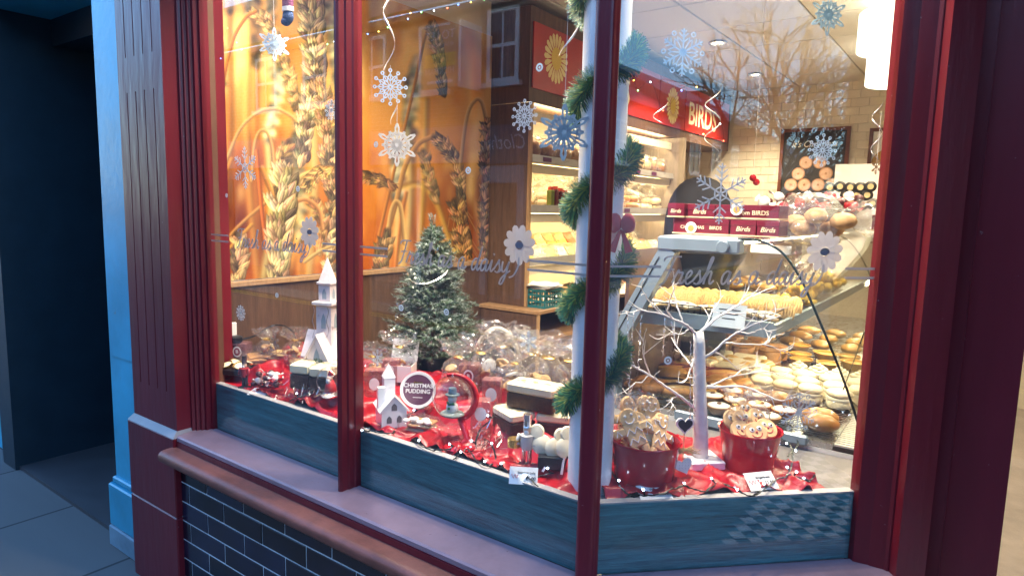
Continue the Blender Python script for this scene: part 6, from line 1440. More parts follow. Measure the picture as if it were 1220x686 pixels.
# ------------------------------------------------------------------ strings of small lights
wire_m = mat('dark_green_wire', (.006, .010, .009), .4)
led = mat('cool_led', (.8, .9, 1), .3, emit=(.62, .78, 1.), estr=4.); led.cycles.emission_sampling = 'NONE'
bulb = MB().ball((0, 0, 0), .0028, 8, 6).mesh('bulb', led, True)
def lights(paths, fn, label, every=17, m=None):
    o = thing('string_lights', label, 'string lights'); b = MB(); me = m or bulb
    for pts in paths:
        P_ = cat([fn(q, .010) for q in pts], 8); P_ = [p+Vector((0, 0, .003+random.gauss(0, .0015))) for p in P_]
        b.tube([tuple(p) for p in P_], .0016, 5); b.tube([tuple(p+Vector((.0022, .001, .0015*math.sin(k)))) for k, p in enumerate(P_)], .0013, 5)
        for k in range(4, len(P_), every):
            p = P_[k]; d_ = Vector((random.uniform(-1, 1), random.uniform(-1, .2), random.uniform(.1, 1))).normalized()*.012
            b.tube([tuple(p), tuple(p+d_)], [.0022, .0030], 6); put(me, 'bulb', o, tuple(p+d_*1.25))
    b.build('wire', wire_m, o)
lights([[(430, 512), (445, 515), (468, 516), (474, 502), (488, 494), (500, 488), (510, 484)], [(490, 523), (508, 535), (530, 536), (546, 529)], [(540, 548), (556, 536), (566, 548), (580, 556), (590, 548), (585, 530), (574, 524), (566, 530), (572, 512), (586, 498), (590, 480)], [(592, 555), (606, 562), (618, 560), (640, 580)], [(345, 478), (365, 470), (378, 467), (377, 458)], [(640, 570), (668, 560), (676, 545)]], on1, 'string of cool white lights trailing over the long red satin')
lights([[(727, 560), (745, 588), (762, 592), (790, 588), (815, 580), (838, 586), (856, 576), (876, 584), (892, 592), (905, 586)], [(900, 592), (925, 572), (938, 566), (944, 545), (940, 530), (925, 520)], [(938, 566), (952, 570), (962, 575), (970, 568)], [(938, 545), (950, 530), (944, 516)]], on2, 'string of cool white lights around the red pails', 14)
# ================================================================== window decorations
def bar(b, a, c, w_, th=.0006, z=0.):
    a, c = Vector((a[0], a[1])), Vector((c[0], c[1])); d_ = (c-a).normalized(); n_ = Vector((-d_.y, d_.x))*w_/2
    q = [a-n_, c-n_, c+n_, a+n_]; v = [(p.x, p.y, z-th/2) for p in q]+[(p.x, p.y, z+th/2) for p in q]
    b.add(v, [(3, 2, 1, 0), (4, 5, 6, 7), (0, 1, 5, 4), (1, 2, 6, 5), (2, 3, 7, 6), (3, 0, 4, 7)])
def ring(b, c, r0, r1, n_=18, th=.0006):
    vs = []; fs = []
    for k in range(n_):
        a = 2*PI*k/n_
        for r_ in (r0, r1): vs += [(c[0]+r_*math.cos(a), c[1]+r_*math.sin(a), -th/2), (c[0]+r_*math.cos(a), c[1]+r_*math.sin(a), th/2)]
    for k in range(n_):
        i, j = 4*k, 4*((k+1) % n_); fs += [(i+1, i+3, j+3, j+1), (i, j, j+2, i+2), (i+3, i+2, j+2, j+3), (i, i+1, j+1, j)]
    b.add(vs, fs)
def flake(style, R_, th=.0006):
    b = MB(); n_ = 6
    P_ = lambda r_, a: (r_*math.cos(a), r_*math.sin(a))
    if style == 0:       # plain branching arms
        for k in range(6):
            a = PI/2+k*PI/3; bar(b, (0, 0), P_(R_, a), R_*.055, th)
            for f_, l in ((.42, .30), (.64, .26), (.82, .16)):
                for s_ in (-1, 1): p = P_(R_*f_, a); bar(b, p, (p[0]+R_*l*math.cos(a+s_*.85), p[1]+R_*l*math.sin(a+s_*.85)), R_*.045, th)
            bar(b, P_(R_*.24, a), P_(R_*.24, a+PI/3), R_*.04, th)
    elif style == 1:     # twelve petals with round ends
        for k in range(12):
            a = k*PI/6; L_ = .88 if k % 2 else .84
            bar(b, P_(R_*.12, a), P_(R_*(L_-.10), a), R_*.05, th); ring(b, P_(R_*L_, a), R_*.045, R_*.105, 14, th)
            bar(b, P_(R_*.30, a), P_(R_*.52, a+PI/12), R_*.055, th); bar(b, P_(R_*.30, a), P_(R_*.52, a-PI/12), R_*.055, th); bar(b, P_(R_*.52, a+PI/12), P_(R_*.70, a), R_*.05, th); bar(b, P_(R_*.52, a-PI/12), P_(R_*.70, a), R_*.05, th)
        ring(b, (0, 0), R_*.05, R_*.14, 18, th)
    elif style == 2:     # lacy disc: arms, rings and little stars
        for k in range(6):
            a = PI/2+k*PI/3; bar(b, (0, 0), P_(R_*.95, a), R_*.07, th)
            for f_, l in ((.40, .26), (.60, .26), (.78, .16)):
                for s_ in (-1, 1): p = P_(R_*f_, a); bar(b, p, (p[0]+R_*l*math.cos(a+s_*.9), p[1]+R_*l*math.sin(a+s_*.9)), R_*.055, th)
            a2 = a+PI/6; bar(b, (0, 0), P_(R_*.5, a2), R_*.05, th); ring(b, P_(R_*.84, a2), R_*.06, R_*.115, 10, th)
            for s_ in (-1, 1): bar(b, P_(R_*.5, a2), P_(R_*.66, a2+s_*.13), R_*.05, th)
        ring(b, (0, 0), R_*.0, R_*.16, 12, th)
    elif style == 3:     # solid card star with cut rays
        for k in range(12):
            a = PI/2+k*PI/6; L_ = 1. if k % 2 == 0 else .72
            for s_ in (-1, 1): bar(b, P_(R_*.10, a), P_(R_*L_*.78, a+s_*.11), R_*.075, th); bar(b, P_(R_*L_*.78, a+s_*.11), P_(R_*L_, a), R_*.09, th); bar(b, P_(R_*.45, a+s_*.05), P_(R_*.62, a+s_*.24), R_*.07, th)
            bar(b, P_(R_*.5, a), P_(R_*.5, a+PI/6), R_*.05, th); bar(b, P_(R_*.24, a), P_(R_*.24, a+PI/6), R_*.09, th)
        ring(b, (0, 0), R_*.0, R_*.12, 12, th)
    return b
M_w1 = lambda q: frame((HY(q, 0).x, .0062, HY(q, 0).z), (1, 0, 0), (0, 0, 1))
def M_w2(q):
    P = HW(q, 0); return frame(P+nvec*.0062, tvec, (0, 0, 1))
pale = thinfilm('pale_blue_vinyl', (.80, .86, .90), .5, .35)
whitev = thinfilm('white_vinyl', (.82, .83, .84), .5, .35)
def sticker(q, style, r_px, w2, label, m=None, rot=0.):
    M_ = M_w2(q) if w2 else M_w1(q); P = M_.translation; r_ = r_px*mpp(P)
    o = flake(style, r_, .0004).build('snowflake_sticker', m or pale, None); o.matrix_world = M_ @ RZ(rot); return tag(o, label, 'sticker', 'snowflake window stickers')
sticker((290, 200), 0, 25, 0, 'branching white snowflake sticker before the wheat stems beside the pilaster')
sticker((285, 373), 2, 10, 0, 'tiny white snowflake sticker in front of the oak panelling')
sticker((393, 131), 2, 13, 0, 'small pale snowflake sticker on the glass close to the mullion')
sticker((628, 407), 0, 13, 0, 'small white branching snowflake sticker above the cellophane bags')
sticker((815, 62), 2, 29, 1, 'large pale lacy snowflake sticker in front of the ceiling')
sticker((989, 17), 3, 24, 1, 'pointed star shaped snowflake sticker before the pendant lamps', thinfilm('pale_green_vinyl', (.68, .78, .78), .5, .4))
sticker((982, 179), 1, 20, 1, 'pale round petalled snowflake sticker over the pie poster')
sticker((860, 231), 0, 36, 1, 'large white branching snowflake sticker over the maroon gift boxes', whitev)
sticker((953, 492), 2, 26, 1, 'thin white lacy snowflake sticker over the counter grille', glassmat('clear_print', (.9, .92, .95), .05, .1, haze=.35))
o = sticker((623, 138), 1, 20, 0, 'white petalled snowflake sticker beside the top bread shelf', whitev)
sticker((326, 408), 0, 9, 0, 'small silver snowflake sticker above the wrapped sweets', silver); sticker((448, 426), 0, 10, 0, 'small white snowflake sticker above the pottery house')
sticker((366, 277+26), 0, 3, 0, 'speck of a snowflake sticker under the daisy') if False else None
for q, r_ in ((323, 225), 3.2), ((395, 190), 3), ((555, 203), 4.2), ((330, 352), 3), ((453, 175), 3.2), ((519, 377), 4), ((268, 233), 2.2), ((263, 328), 2.4), ((797, 430), 4.5), ((475, 372), 4): pass
for k, (q, r_, w2) in enumerate((((353, 225), 3.4, 0), ((556, 203), 4.2, 0), ((328, 352), 3., 0), ((446, 172), 3.6, 0), ((530, 372), 4., 0), ((268, 233), 2.4, 0), ((476, 367), 4., 0), ((797, 430), 5., 1), ((641, 80), 5., 0))):
    M_ = M_w2(q) if w2 else M_w1(q); s_ = mpp(M_.translation); b = MB(); ring(b, (0, 0), r_*s_*.55, r_*s_, 16, .0004); ring(b, (0, 0), 0, r_*s_*.3, 10, .0004)
    o = b.build('dot_sticker', pale, None); o.matrix_world = M_; tag(o, 'tiny round white dot sticker on the window glass', 'sticker', 'dot stickers')
# ------------------------------------------------------------------ cursive lettering with daisies and double lines
GLY = {'F': ([[(.0, 1.75), (.1, 2.0), (.5, 2.1), (1.3, 2.08)], [(.78, 2.08), (.66, 1.2), (.45, .2), (.1, -.1)], [(.2, 1.05), (.55, 1.1), (.98, 1.12)]], 1.05),
       'r': ([[(0, .1), (.22, .85), (.3, 1.08), (.42, .86), (.66, .88), (.62, .3), (.74, .03), (.95, .25)]], .85),
       'e': ([[(0, .25), (.35, .5), (.55, .85), (.4, 1.03), (.2, .75), (.2, .25), (.42, .01), (.8, .3)]], .74),
       's': ([[(0, .2), (.3, .75), (.42, 1.05), (.46, .8), (.62, .35), (.45, .02), (.15, .1)], [(.45, .02), (.62, .08), (.82, .3)]], .76),
       'h': ([[(0, .3), (.3, 1.1), (.48, 1.9), (.38, 2.08), (.28, 1.6), (.2, .0)], [(.22, .45), (.42, .95), (.62, .9), (.62, .3), (.74, .02), (.98, .3)]], .96),
       'a': ([[(.62, .88), (.42, 1.03), (.14, .75), (.1, .25), (.28, .01), (.52, .3), (.68, .98)], [(.68, .98), (.64, .3), (.76, .02), (1., .3)]], .96),
       'd': ([[(.62, .88), (.42, 1.03), (.14, .75), (.1, .25), (.28, .01), (.52, .3), (.7, .98), (.86, 2.05)], [(.86, 2.05), (.68, .9), (.66, .3), (.78, .02), (1., .3)]], .96),
       'i': ([[(0, .3), (.2, .98), (.18, .3), (.3, .02), (.52, .3)], [(.26, 1.42), (.28, 1.5), (.30, 1.42), (.26, 1.42)]], .5),
       'y': ([[(.04, .95), (.08, .35), (.28, .08), (.52, .4), (.68, .98)], [(.68, .98), (.58, -.1), (.36, -.85), (.12, -.88), (.2, -.45), (.6, -.02), (.95, .25)]], .9)}
def cursive(txt, w_total, th=.0004, lw=.16):
    b = MB(); x = 0; strokes = []
    for c in txt:
        if c == ' ': x += .55; continue
        st, adv = GLY[c]
        for s_ in st: strokes.append([(p[0]+x+.22*p[1], p[1]) for p in s_])
        x += adv
    k = w_total/x
    for s_ in strokes:
        P_ = cat([Vector(p) for p in s_], 6); n_ = len(P_); vs = []
        for i, p in enumerate(P_):
            d_ = (P_[min(n_-1, i+1)]-P_[max(0, i-1)]); d_ = d_.normalized() if d_.length > 1e-6 else Vector((1, 0)); n2 = Vector((-d_.y, d_.x))*lw*(.34+.16*abs(d_.y)); 
            for q in (p-n2, p+n2): vs += [(q.x*k, q.y*k, -th/2), (q.x*k, q.y*k, th/2)]
        fs = []
        for i in range(n_-1): a, c = 4*i, 4*i+4; fs += [(a+1, c+1, c+3, a+3), (a, a+2, c+2, c), (a, c, c+1, a+1), (a+2, a+3, c+3, c+2)]
        b.add(vs, fs)
    return b
def slogan(Mf, L0, L1, zb_, dai, lines, label):
    """Mf(u,z) -> matrix on the glass; L0..L1 text extent, dai daisy centre"""
    o = thing('slogan_lettering', label, 'window lettering', (0, 0, 0), 0, 'slogan lettering on the window panes')
    c = cursive('Fresh as a daisy', L1-L0).build('lettering', vinyl_text, o); c.matrix_local = Mf(L0, zb_)
    b = MB(); r_ = .050
    for k in range(11):
        a = 2*PI*k/11+.2; w_ = .0105; u_ = Vector((math.cos(a), math.sin(a))); n2 = Vector((-u_.y, u_.x)); pts = []
        for t, wf in ((.22, .35), (.5, .8), (.75, 1.), (.92, .7), (1., 0)): pts.append((t, wf))
        poly = [u_*r_*t+n2*w_*wf for t, wf in pts]+[u_*r_*t-n2*w_*wf for t, wf in pts[-2::-1]]
        b.add([(p.x, p.y*1.05, 0.00005*k) for p in poly], [tuple(range(len(poly)))])
    d_ = b.build('daisy_petals', vinyl_text, o); d_.matrix_local = Mf(dai[0], dai[1])
    b = MB(); ring(b, (0, 0), 0, .0115, 16, .0012); e = b.build('daisy_centre', mat('plum_grey_vinyl', (.16, .12, .15), .5), o); e.matrix_local = Mf(dai[0], dai[1]) @ SC(1.1, .8, 1)
    b = MB(); P_ = cat([Vector((0, -.030)), Vector((-.002, -.055)), Vector((-.016, -.078)), Vector((-.03, -.085))], 5)
    for p, q in zip(P_[:-1], P_[1:]): bar(b, p, q+(q-p)*.15, .0042, .0004)
    e = b.build('daisy_stem', vinyl_text, o); e.matrix_local = Mf(dai[0], dai[1])
    for a, c_ in lines:
        for z in (1.466, 1.443): b = MB(); bar(b, (0, 0), (c_-a, 0), .0058, .0004); e = b.build('line', vinyl_text, o); e.matrix_local = Mf(a, z)
F1 = lambda u_, z: frame((u_, .0062, z), (1, 0, 0), (0, 0, 1)); F2 = lambda u_, z: frame(W2P(u_, .0062, z), tvec, (0, 0, 1))
slogan(F1, -1.508, -1.098, 1.428, (-1.078, 1.500), ((-1.679, -1.56), (-1.012, -.882)), 'grey cursive slogan and daisy on the pane in front of the church spire')
slogan(F1, -.668, -.262, 1.428, (-.232, 1.503), ((-.832, -.71), (-.205, -.026)), 'grey cursive slogan and daisy on the pane in front of the fir tree')
slogan(F2, .150, .552, 1.425, (.576, 1.507), ((.03, .155), (.635, W2E)), 'grey cursive slogan and daisy on the pane in front of the glass counter')
# ------------------------------------------------------------------ hanging spirals, snowflakes, stocking, baubles
rib = mat('silver_ribbon', (.62, .58, .58), .25, metal=.5, var=.1)
def spiral(P0, P1, r_, turns, w_, label, m=None):
    n_ = 60; b = MB(); vs = []; fs = []
    for k in range(n_+1):
        t = k/n_; a = 2*PI*turns*t; c = P0.lerp(P1, t)+Vector((r_*math.cos(a), r_*math.sin(a), 0)); w2_ = w_*(.25+.75*math.sin(PI*min(1, t*1.15)))
        for s_ in (-.5, .5): vs += [c+Vector((0, 0, s_*w2_)), c+Vector((-.0006*math.cos(a), -.0006*math.sin(a), s_*w2_))]
    for k in range(n_): a, c = 4*k, 4*k+4; fs += [(a, c, c+2, a+2), (a+1, a+3, c+3, c+1), (a, a+1, c+1, c), (a+2, c+2, c+3, a+3)]
    b.add(vs, fs); return tag(b.build('ribbon_spiral', m or rib, None, True), label, 'ribbon', 'twirled ribbons')
def hang(q, y, style, r_px, label, m, rz=0., w2=False, stop=None):
    P = HW(q, y) if w2 else HY(q, y); r_ = r_px*mpp(P); o = thing('hanging_snowflake', label, 'snowflake', tuple(P), 0, 'hanging snowflakes')
    f_ = flake(style, r_, .002).build('snowflake', m, o); f_.rotation_euler = (PI/2, 0, rz)
    MB().tube([(0, 0, r_), (0, 0, (stop or 2.64)-P.z)], .0006, 4).build('thread', white, o); return P
glit = mat('pale_blue_glitter', (.52, .64, .76), .3, metal=.3, var=.25, scale=300)
hang((465, 104), .18, 1, 22, 'pale blue petalled snowflake hanging below the twirled ribbon', glit, R(38), stop=2.04)
hang((473, 173), .18, 3, 25, 'cream pointed star snowflake hanging low on its thread', mat('cream_glitter', (.70, .66, .58), .4), R(36), stop=1.93)
hang((327, 53), .18, 3, 19, 'pale blue glitter snowflake turned edge on, beside the stocking', glit, R(64))
hang((672, 158), .04, 3, 33, 'large grey card snowflake hanging against the white column', thinfilm('grey_card', (.56, .66, .72), .5, .3), R(20))
A, B = HY((463, -30), .18), HY((464, 85), .18); spiral(A, B, .018, 1.6, .016, 'silver twirled ribbon above the pale blue snowflake')
A, B = HY((470, 118), .18), HY((469, 148), .18); spiral(A, B, .010, .7, .010, 'short cream twirled ribbon between two hanging snowflakes', mat('cream_ribbon', (.75, .68, .52), .3, metal=.2))
A, B = HY((682, 15), .12), HY((676, 66), .12); spiral(A, B, .022, .55, .010, 'grey curling ribbon before the red daisy panel')
A, B = HW((850, 103), .20), HW((848, 190), .20); spiral(A, B, .020, 2.2, .005, 'thin cream twirled ribbon before the fascia lettering', MATS['cream_ribbon'])
A, B = HW((1046, 120), .30), HW((1043, 196), .30); spiral(A, B, .014, 2.0, .006, 'thin pale twirled ribbon before the menu poster'); hang((1044, 199), .30, 0, 9, 'small silver snowflake at the end of a twirled ribbon', silver, R(-45), True, stop=1.9)
A, B = HY((785, 118), .9), HY((790, 148), .9); spiral(A, B, .03, .8, .006, 'thin white twirled ribbon before the second sign daisy')
P = HY((343, 13), .18); s_ = mpp(P); o = thing('hanging_stocking', 'small striped blue and plum stocking hanging before the mural', 'stocking', tuple(P), R(10))
kn1, kn2 = mat('navy_knit', (.03, .06, .16), .8, bump=.5, bscale=200), mat('plum_knit', (.16, .03, .10), .8, bump=.5, bscale=200)
b = MB().ball((0, 0, -7*s_), (8*s_, 5*s_, 9*s_), 16, 10); b.ball((-3*s_, 0, -12*s_), (7*s_, 5*s_, 5.5*s_), 14, 9); b.build('foot', kn2 if False else kn1, o, smooth=True)
MB().lathe([(0, -1*s_), (8*s_, -1*s_), (8*s_, 4*s_), (0, 4*s_)], 16, SC(1, .65, 1)).build('band', white, o, smooth=40); MB().lathe([(0, 4.2*s_), (7.6*s_, 4.2*s_), (8*s_, 30*s_), (0, 30*s_)], 16, SC(1, .65, 1)).build('leg', kn2, o, smooth=40); MB().tube([(0, 0, 30*s_), (0, 0, 2.7-P.z)], .0006, 4).build('thread', white, o)
P = HY((251, 161), .09); o = thing('gold_bauble', 'shiny gold bauble hanging against the pilaster frame', 'bauble', tuple(P)); MB().ball((0, 0, 0), .030, 20, 14).build('ball', mat('gold_ball', (.65, .45, .15), .15, metal=.9), o, smooth=True); MB().tube([(0, 0, .03), (0, 0, 2.7-P.z)], .0006, 4).build('thread', white, o)
# reflections of coloured lights outside, put in as tiny glowing bulbs behind the glass
cb_ = [('blue', (.1, .25, 1.)), ('amber', (1., .55, .08)), ('green', (.25, 1., .25)), ('white', (.8, .9, 1.)), ('red', (1., .12, .05))]
mb_ = []
for n_, c in cb_:
    m = mat('reflected_light_'+n_, c, .3, emit=c, estr=1.2); m.cycles.emission_sampling = 'NONE'; mb_.append(MB().ball((0, 0, 0), .0019, 8, 6).mesh('bulb', m, True))
def pins(qs, fn, label):
    o = thing('reflected_lights', label, 'string lights'); P_ = [fn(q) for q in qs]; fine = cat(P_, 6)
    MB().tube([tuple(p+Vector((0, .002, .003))) for p in fine], .0003, 4).build('wire', wire_m, o)
    for k, p in enumerate(P_): put(mb_[k % 5], 'bulb', o, tuple(p))
pins([(263, 70), (271, 34), (282, 51), (288, 59), (312, 66), (340, 62), (361, 58), (390, 53), (398, 50), (428, 40), (438, 41), (451, 38), (462, 33)], lambda q: HY(q, .05), 'row of glowing dots for reflected coloured lights before the wheat mural')
pins([(486, 23), (489, 16), (502, 15), (517, 13), (533, 10), (546, 6), (561, 3), (577, 0)], lambda q: HY(q, .05), 'short row of glowing dots for reflected coloured lights near the fir tree top')
pins([(748, 70), (755, 96), (760, 108), (775, 98), (790, 132), (812, 108), (830, 104), (838, 160), (858, 148), (862, 168)], lambda q: HW(q, .1), 'row of glowing dots for reflected coloured lights before the fascia lettering')
# ------------------------------------------------------------------ tinsel garland round the column
gar = thing('tinsel_garland', 'green tinsel garland spiralling up the white column', 'garland', (-.066, .118, 0)); b = MB(); rs = random.Random(11)
gk = [(.03, .15, .08), (.06, .25, .10), (.30, .36, .09), (.018, .11, .08)]
core = []
NT = 300
for k in range(NT):
    t = k/(NT-1); z = 1.09+t*1.36; a = -R(165)+(z-1.09)/.25*2*PI; core.append(Vector((.064*math.cos(a), .064*math.sin(a), z+.006*math.sin(a*3.0))))
for k in range(NT-1):
    p, q = core[k], core[k+1]; d_ = (q-p).normalized(); out = Vector((p.x, p.y, 0)).normalized(); w_ = d_.cross(out)
    for i in range(66):
        an = rs.uniform(-1.9, 1.9); dd = (out*math.cos(an)+w_*math.sin(an)+d_*rs.uniform(-.35, .35)).normalized(); L_ = rs.uniform(.022, .044); sd_ = dd.cross(d_).normalized()*.0013; p0 = p.lerp(q, rs.random())
        c_ = rs.choice(gk); f_ = rs.uniform(.6, 1.5); b.add([p0-sd_, p0+sd_, p0+dd*L_+sd_*.6, p0+dd*L_-sd_*.6], [(0, 1, 2, 3)], None, tuple(x*f_ for x in c_))
b.build('strands', mat('tinsel_green', (1, 1, 1), .38, var=0, attr='Col', spec=.8), gar)
MB().tube([tuple(p) for p in core], .003, 5).build('core', mat('tinsel_core', (.02, .06, .03), .6), gar)
bowm = mat('red_velvet', (.40, .008, .02), .6, sheen=.5)
P = HW((740, 272), .05); o = thing('velvet_bow', 'red velvet bow on the tinsel garland', 'bow', tuple(P), R(20))
for s_ in (-1, 1): MB().ball((s_*.016, 0, .012), (.018, .010, .024), 12, 8, nz=.2).build('loop', bowm, o, smooth=True); MB().add([(s_*.004, 0, 0), (s_*.030, .004, -.055), (s_*.012, .004, -.06), (s_*-.002, .003, -.004), (s_*.004, .002, 0), (s_*.030, .006, -.055), (s_*.012, .006, -.06), (s_*-.002, .005, -.004)], [(0, 1, 2, 3), (7, 6, 5, 4), (0, 4, 5, 1), (1, 5, 6, 2), (2, 6, 7, 3)]).build('tail', bowm, o)

# ================================================================== the street opposite, seen in the glass
ob = thing('brick_terrace', 'red brick building with white sash windows across the street, reflected in the glass', 'building')
bk2 = bpy.data.materials.new('orange_brick'); bk2.use_nodes = True; _bk(bk2, (.36, .19, .10), (.28, .13, .07), (.40, .36, .30))
OY = -8.0
MB().box((-26, OY-6, 2.32), (-6.55+.6, OY, 5.15)).build('wall', bk2, ob)
sl_ = bpy.data.materials.new('slate_courses'); sl_.use_nodes = True
def _sl():
    t = sl_.node_tree; N = t.nodes; L = t.links; b_ = N['Principled BSDF']; b_.inputs['Roughness'].default_value = .5; tc = N.new('ShaderNodeTexCoord'); br = N.new('ShaderNodeTexBrick'); br.inputs['Scale'].default_value = 1
    br.inputs['Brick Width'].default_value = .3; br.inputs['Row Height'].default_value = .13; br.inputs['Mortar Size'].default_value = .014; br.inputs['Color1'].default_value = (.16, .15, .16, 1); br.inputs['Color2'].default_value = (.12, .115, .125, 1); br.inputs['Mortar'].default_value = (.02, .02, .02, 1)
    L.new(tc.outputs['Object'], br.inputs[0]); L.new(br.outputs[0], b_.inputs['Base Color'])
_sl()
rf = MB().box((-26, 0, 0), (-5.85, 3.6, .06)).build('roof', sl_, ob); rf.location = (0, OY+.25, 5.12); rf.rotation_euler = (R(180-40), 0, 0); rf.scale = (1, 1, -1)
MB().box((-26, OY-.01, 5.0), (-5.9, OY+.24, 5.10)).build('gutter', black, ob)
wfm = mat('white_sash_paint', (.70, .70, .70), .4, var=.05); dgl = mat('dark_window_glass', (.012, .014, .018), .05, var=.1)
def sash(x0, x1, z0, z1, y, parent):
    f_ = bpy.data.objects.new('window', None); COL.objects.link(f_); f_.parent = parent; w_ = .07; zm = (z0+z1)/2; b = MB()
    for a in ((x0, z0, x0+w_, z1), (x1-w_, z0, x1, z1), (x0+w_, z1-w_, x1-w_, z1), (x0+w_, z0, x1-w_, z0+w_), (x0+w_, zm-.03, x1-w_, zm+.03), ((x0+x1)/2-.014, z0+w_, (x0+x1)/2+.014, zm-.03), ((x0+x1)/2-.014, zm+.03, (x0+x1)/2+.014, z1-w_)): b.box((a[0], y-.02, a[1]), (a[2], y+.03, a[3]))
    b.build('frame', wfm, f_); MB().box((x0+.02, y-.015, z0+.02), (x1-.02, y+.008, z1-.02)).build('glass', dgl, f_); MB().box((x0-.08, y, z0-.09), (x1+.08, y+.10, z0-.005)).build('sill', wfm, f_); MB().box((x0-.12, y-.0, z1+.002), (x1+.12, y+.02, z1+.22)).build('lintel', mat('stone_lintel', (.32, .28, .24), .8), f_)
for x0, x1 in ((-8.35, -7.56), (-10.06, -9.26), (-11.9, -11.1), (-13.7, -12.9)): sash(x0, x1, 3.70, 4.90, OY, ob)
sf = MB().box((-26, OY-.3, 0), (-5.95, OY+.02, 2.33)).build('shopfront_panel', mat('plum_shopfront', (.20, .12, .13), .5), ob)
MB().box((-26, OY+.02, 2.36), (-6.75, OY+.14, 3.02)).build('fascia', mat('lilac_fascia', (.40, .30, .33), .5), ob)
for k in range(5): MB().box((-8.2-k*2.6, OY+.021, .55), (-6.95-k*2.6, OY+.05, 2.1)).build('shop_window', dgl, ob)
MB().box((-8.35, OY+.021, 0), (-8.25, OY+.06, 2.3)).build('door_post', wfm, ob)
ob2 = thing('dark_brick_house', 'dark brick house with a white sash window and clothing shop sign, reflected in the glass', 'building')
bk3 = bpy.data.materials.new('dark_brick'); bk3.use_nodes = True; _bk(bk3, (.09, .035, .025), (.07, .028, .02), (.10, .08, .07))
MB().box((-5.94, OY-6, 0), (4.5, OY+.05, 5.9)).box((-6.72, OY+.002, 2.3), (-5.94, OY+.05, 5.14)).build('wall', bk3, ob2)
sash(-6.66, -5.98, 3.72, 4.95, OY+.052, ob2); sash(-4.6, -3.8, 3.72, 4.95, OY+.052, ob2); sash(-2.6, -1.8, 3.72, 4.95, OY+.052, ob2); sash(.2, 1.0, 3.72, 4.95, OY+.052, ob2)
MB().box((-6.74, OY+.06, 2.33), (-5.0, OY+.16, 2.98)).build('shop_sign', mat('navy_sign', (.03, .05, .10), .4), ob2)
lettering('Clothing', .36, frame((-6.25, OY+.165, 2.68), (-1, 0, 0), (0, 0, 1)), mat('sign_grey', (.62, .66, .72), .5), ob2, shear=.3, sx=.9)
MB().box((-6.70, OY+.06, 0), (-6.55, OY+.14, 2.3)).box((-5.9, OY+.06, 0), (-5.75, OY+.14, 2.3)).box((-6.55, OY+.06, 2.0), (-5.9, OY+.14, 2.3)).build('doorway', mat('grey_doorway', (.25, .26, .33), .5), ob2)
MB().box((-6.5, OY+.055, .1), (-5.95, OY+.08, 1.98)).build('door', mat('brown_door', (.16, .06, .03), .5), ob2)
lb = thing('letting_board', 'black and yellow TO LET board fixed to the brick wall', 'sign', (0, 0, 0))
MB().box((-7.74, OY+.55, 3.62), (-6.86, OY+.58, 4.66)).build('board', mat('board_grey', (.22, .23, .13), .5), lb)
MB().box((-7.66, OY+.581, 3.98), (-6.94, OY+.583, 4.20)).build('yellow_band', mat('board_yellow', (.75, .56, .03), .5), lb)
MB().box((-6.86, OY+.05, 3.60), (-6.80, OY+.60, 4.70)).build('post', wfm, lb)
gy_ = mat('board_letters', (.82, .82, .80), .5); fl_ = lambda x, z: frame((x, OY+.5855, z), (-1, 0, 0), (0, 0, 1))
for tx, z, sz in (('TO LET', 4.50, .21), ('RETAIL PREMISES', 4.34, .085), ('HICKMAN', 3.90, .15)): lettering(tx, sz, fl_(-7.30, z), gy_, lb)
MB().box((-7.6, OY+.581, 3.70), (-7.0, OY+.5855, 3.75)).build('print_line', gy_, lb)
lettering('RUSHTON', .16, fl_(-7.30, 4.09), MATS['board_grey'], lb)
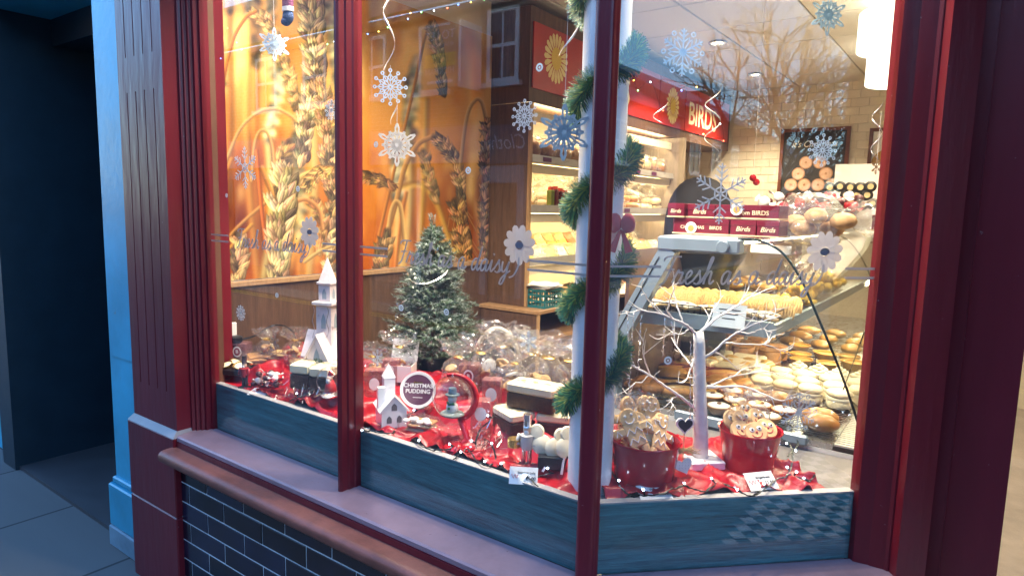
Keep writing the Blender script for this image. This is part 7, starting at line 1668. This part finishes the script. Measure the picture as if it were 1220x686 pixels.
# houses along the street, then the bare tree
hm = [mat('render_grey', (.22, .22, .24), .8, var=.1), mat('render_lilac', (.30, .24, .30), .8, var=.1), bk3]
for k, (x0, x1, h) in enumerate(((4.5, 12, 5.2), (12, 20, 4.6), (20, 30, 5.0), (30, 44, 4.4))):
    o = thing('terraced_house', ('grey rendered terraced house next to the clothing shop', 'lilac rendered terraced house along the street', 'dark brick terraced house along the street', 'grey rendered terraced house at the street end')[k], 'house')
    m = hm[k % 3]; MB().box((x0+.01, OY-7, 0), (x1-.01, OY+.04, h)).build('wall', m, o)
    MB().add([(x0, OY+.3, h), (x1, OY+.3, h), (x1, OY-3.5, h+2.2), (x0, OY-3.5, h+2.2), (x1, OY-7.2, h), (x0, OY-7.2, h)], [(0, 1, 2, 3), (3, 2, 4, 5), (0, 3, 5), (1, 4, 2)]).build('roof', sl_, o)
    MB().box((x0+.5, OY-3.9, h+1.6), (x0+1.3, OY-3.1, h+3.0)).build('chimney', bk3, o)
    for j in range(3): sash(x0+.9+j*2.2, x0+1.9+j*2.2, 2.9, 4.1, OY+.045, o)
tt = thing('bare_tree', 'tall bare winter tree down the street, reflected in the glass', 'tree', (18.6, -5.0, 0)); bkm = mat('winter_bark', (.055, .045, .038), .85, var=.3)
rs = random.Random(21); tw_b, tk_b = MB(), MB()
def grow(p, d_, L_, r_, lv):
    pts = [p]; dd = d_.copy(); n_ = 4
    for k in range(n_): dd = (dd+Vector((rs.gauss(0, .13), rs.gauss(0, .13), rs.gauss(.02, .10)))).normalized(); pts.append(pts[-1]+dd*L_/n_)
    (tk_b if lv < 2 else tw_b).tube([tuple(q) for q in pts], [r_*(1-.5*k/n_) for k in range(n_+1)], 6 if lv < 2 else 3)
    if lv >= 5: return
    for k in range(6 if lv < 2 else 4):
        q = pts[rs.randrange(1 if lv else 2, n_+1)]; ax = Vector((rs.gauss(0, 1), rs.gauss(0, 1), rs.gauss(0, 1))).normalized(); nd = (dd+ax*rs.uniform(.6, 1.1)+Vector((0, 0, .10))).normalized(); grow(q, nd, L_*rs.uniform(.60, .80), r_*.55, lv+1)
grow(Vector((0, 0, 0)), Vector((0, 0, 1)), 3.3, .17, 0)
tk_b.build('trunk', bkm, tt, smooth=True); tw_b.build('crown', bkm, tt)
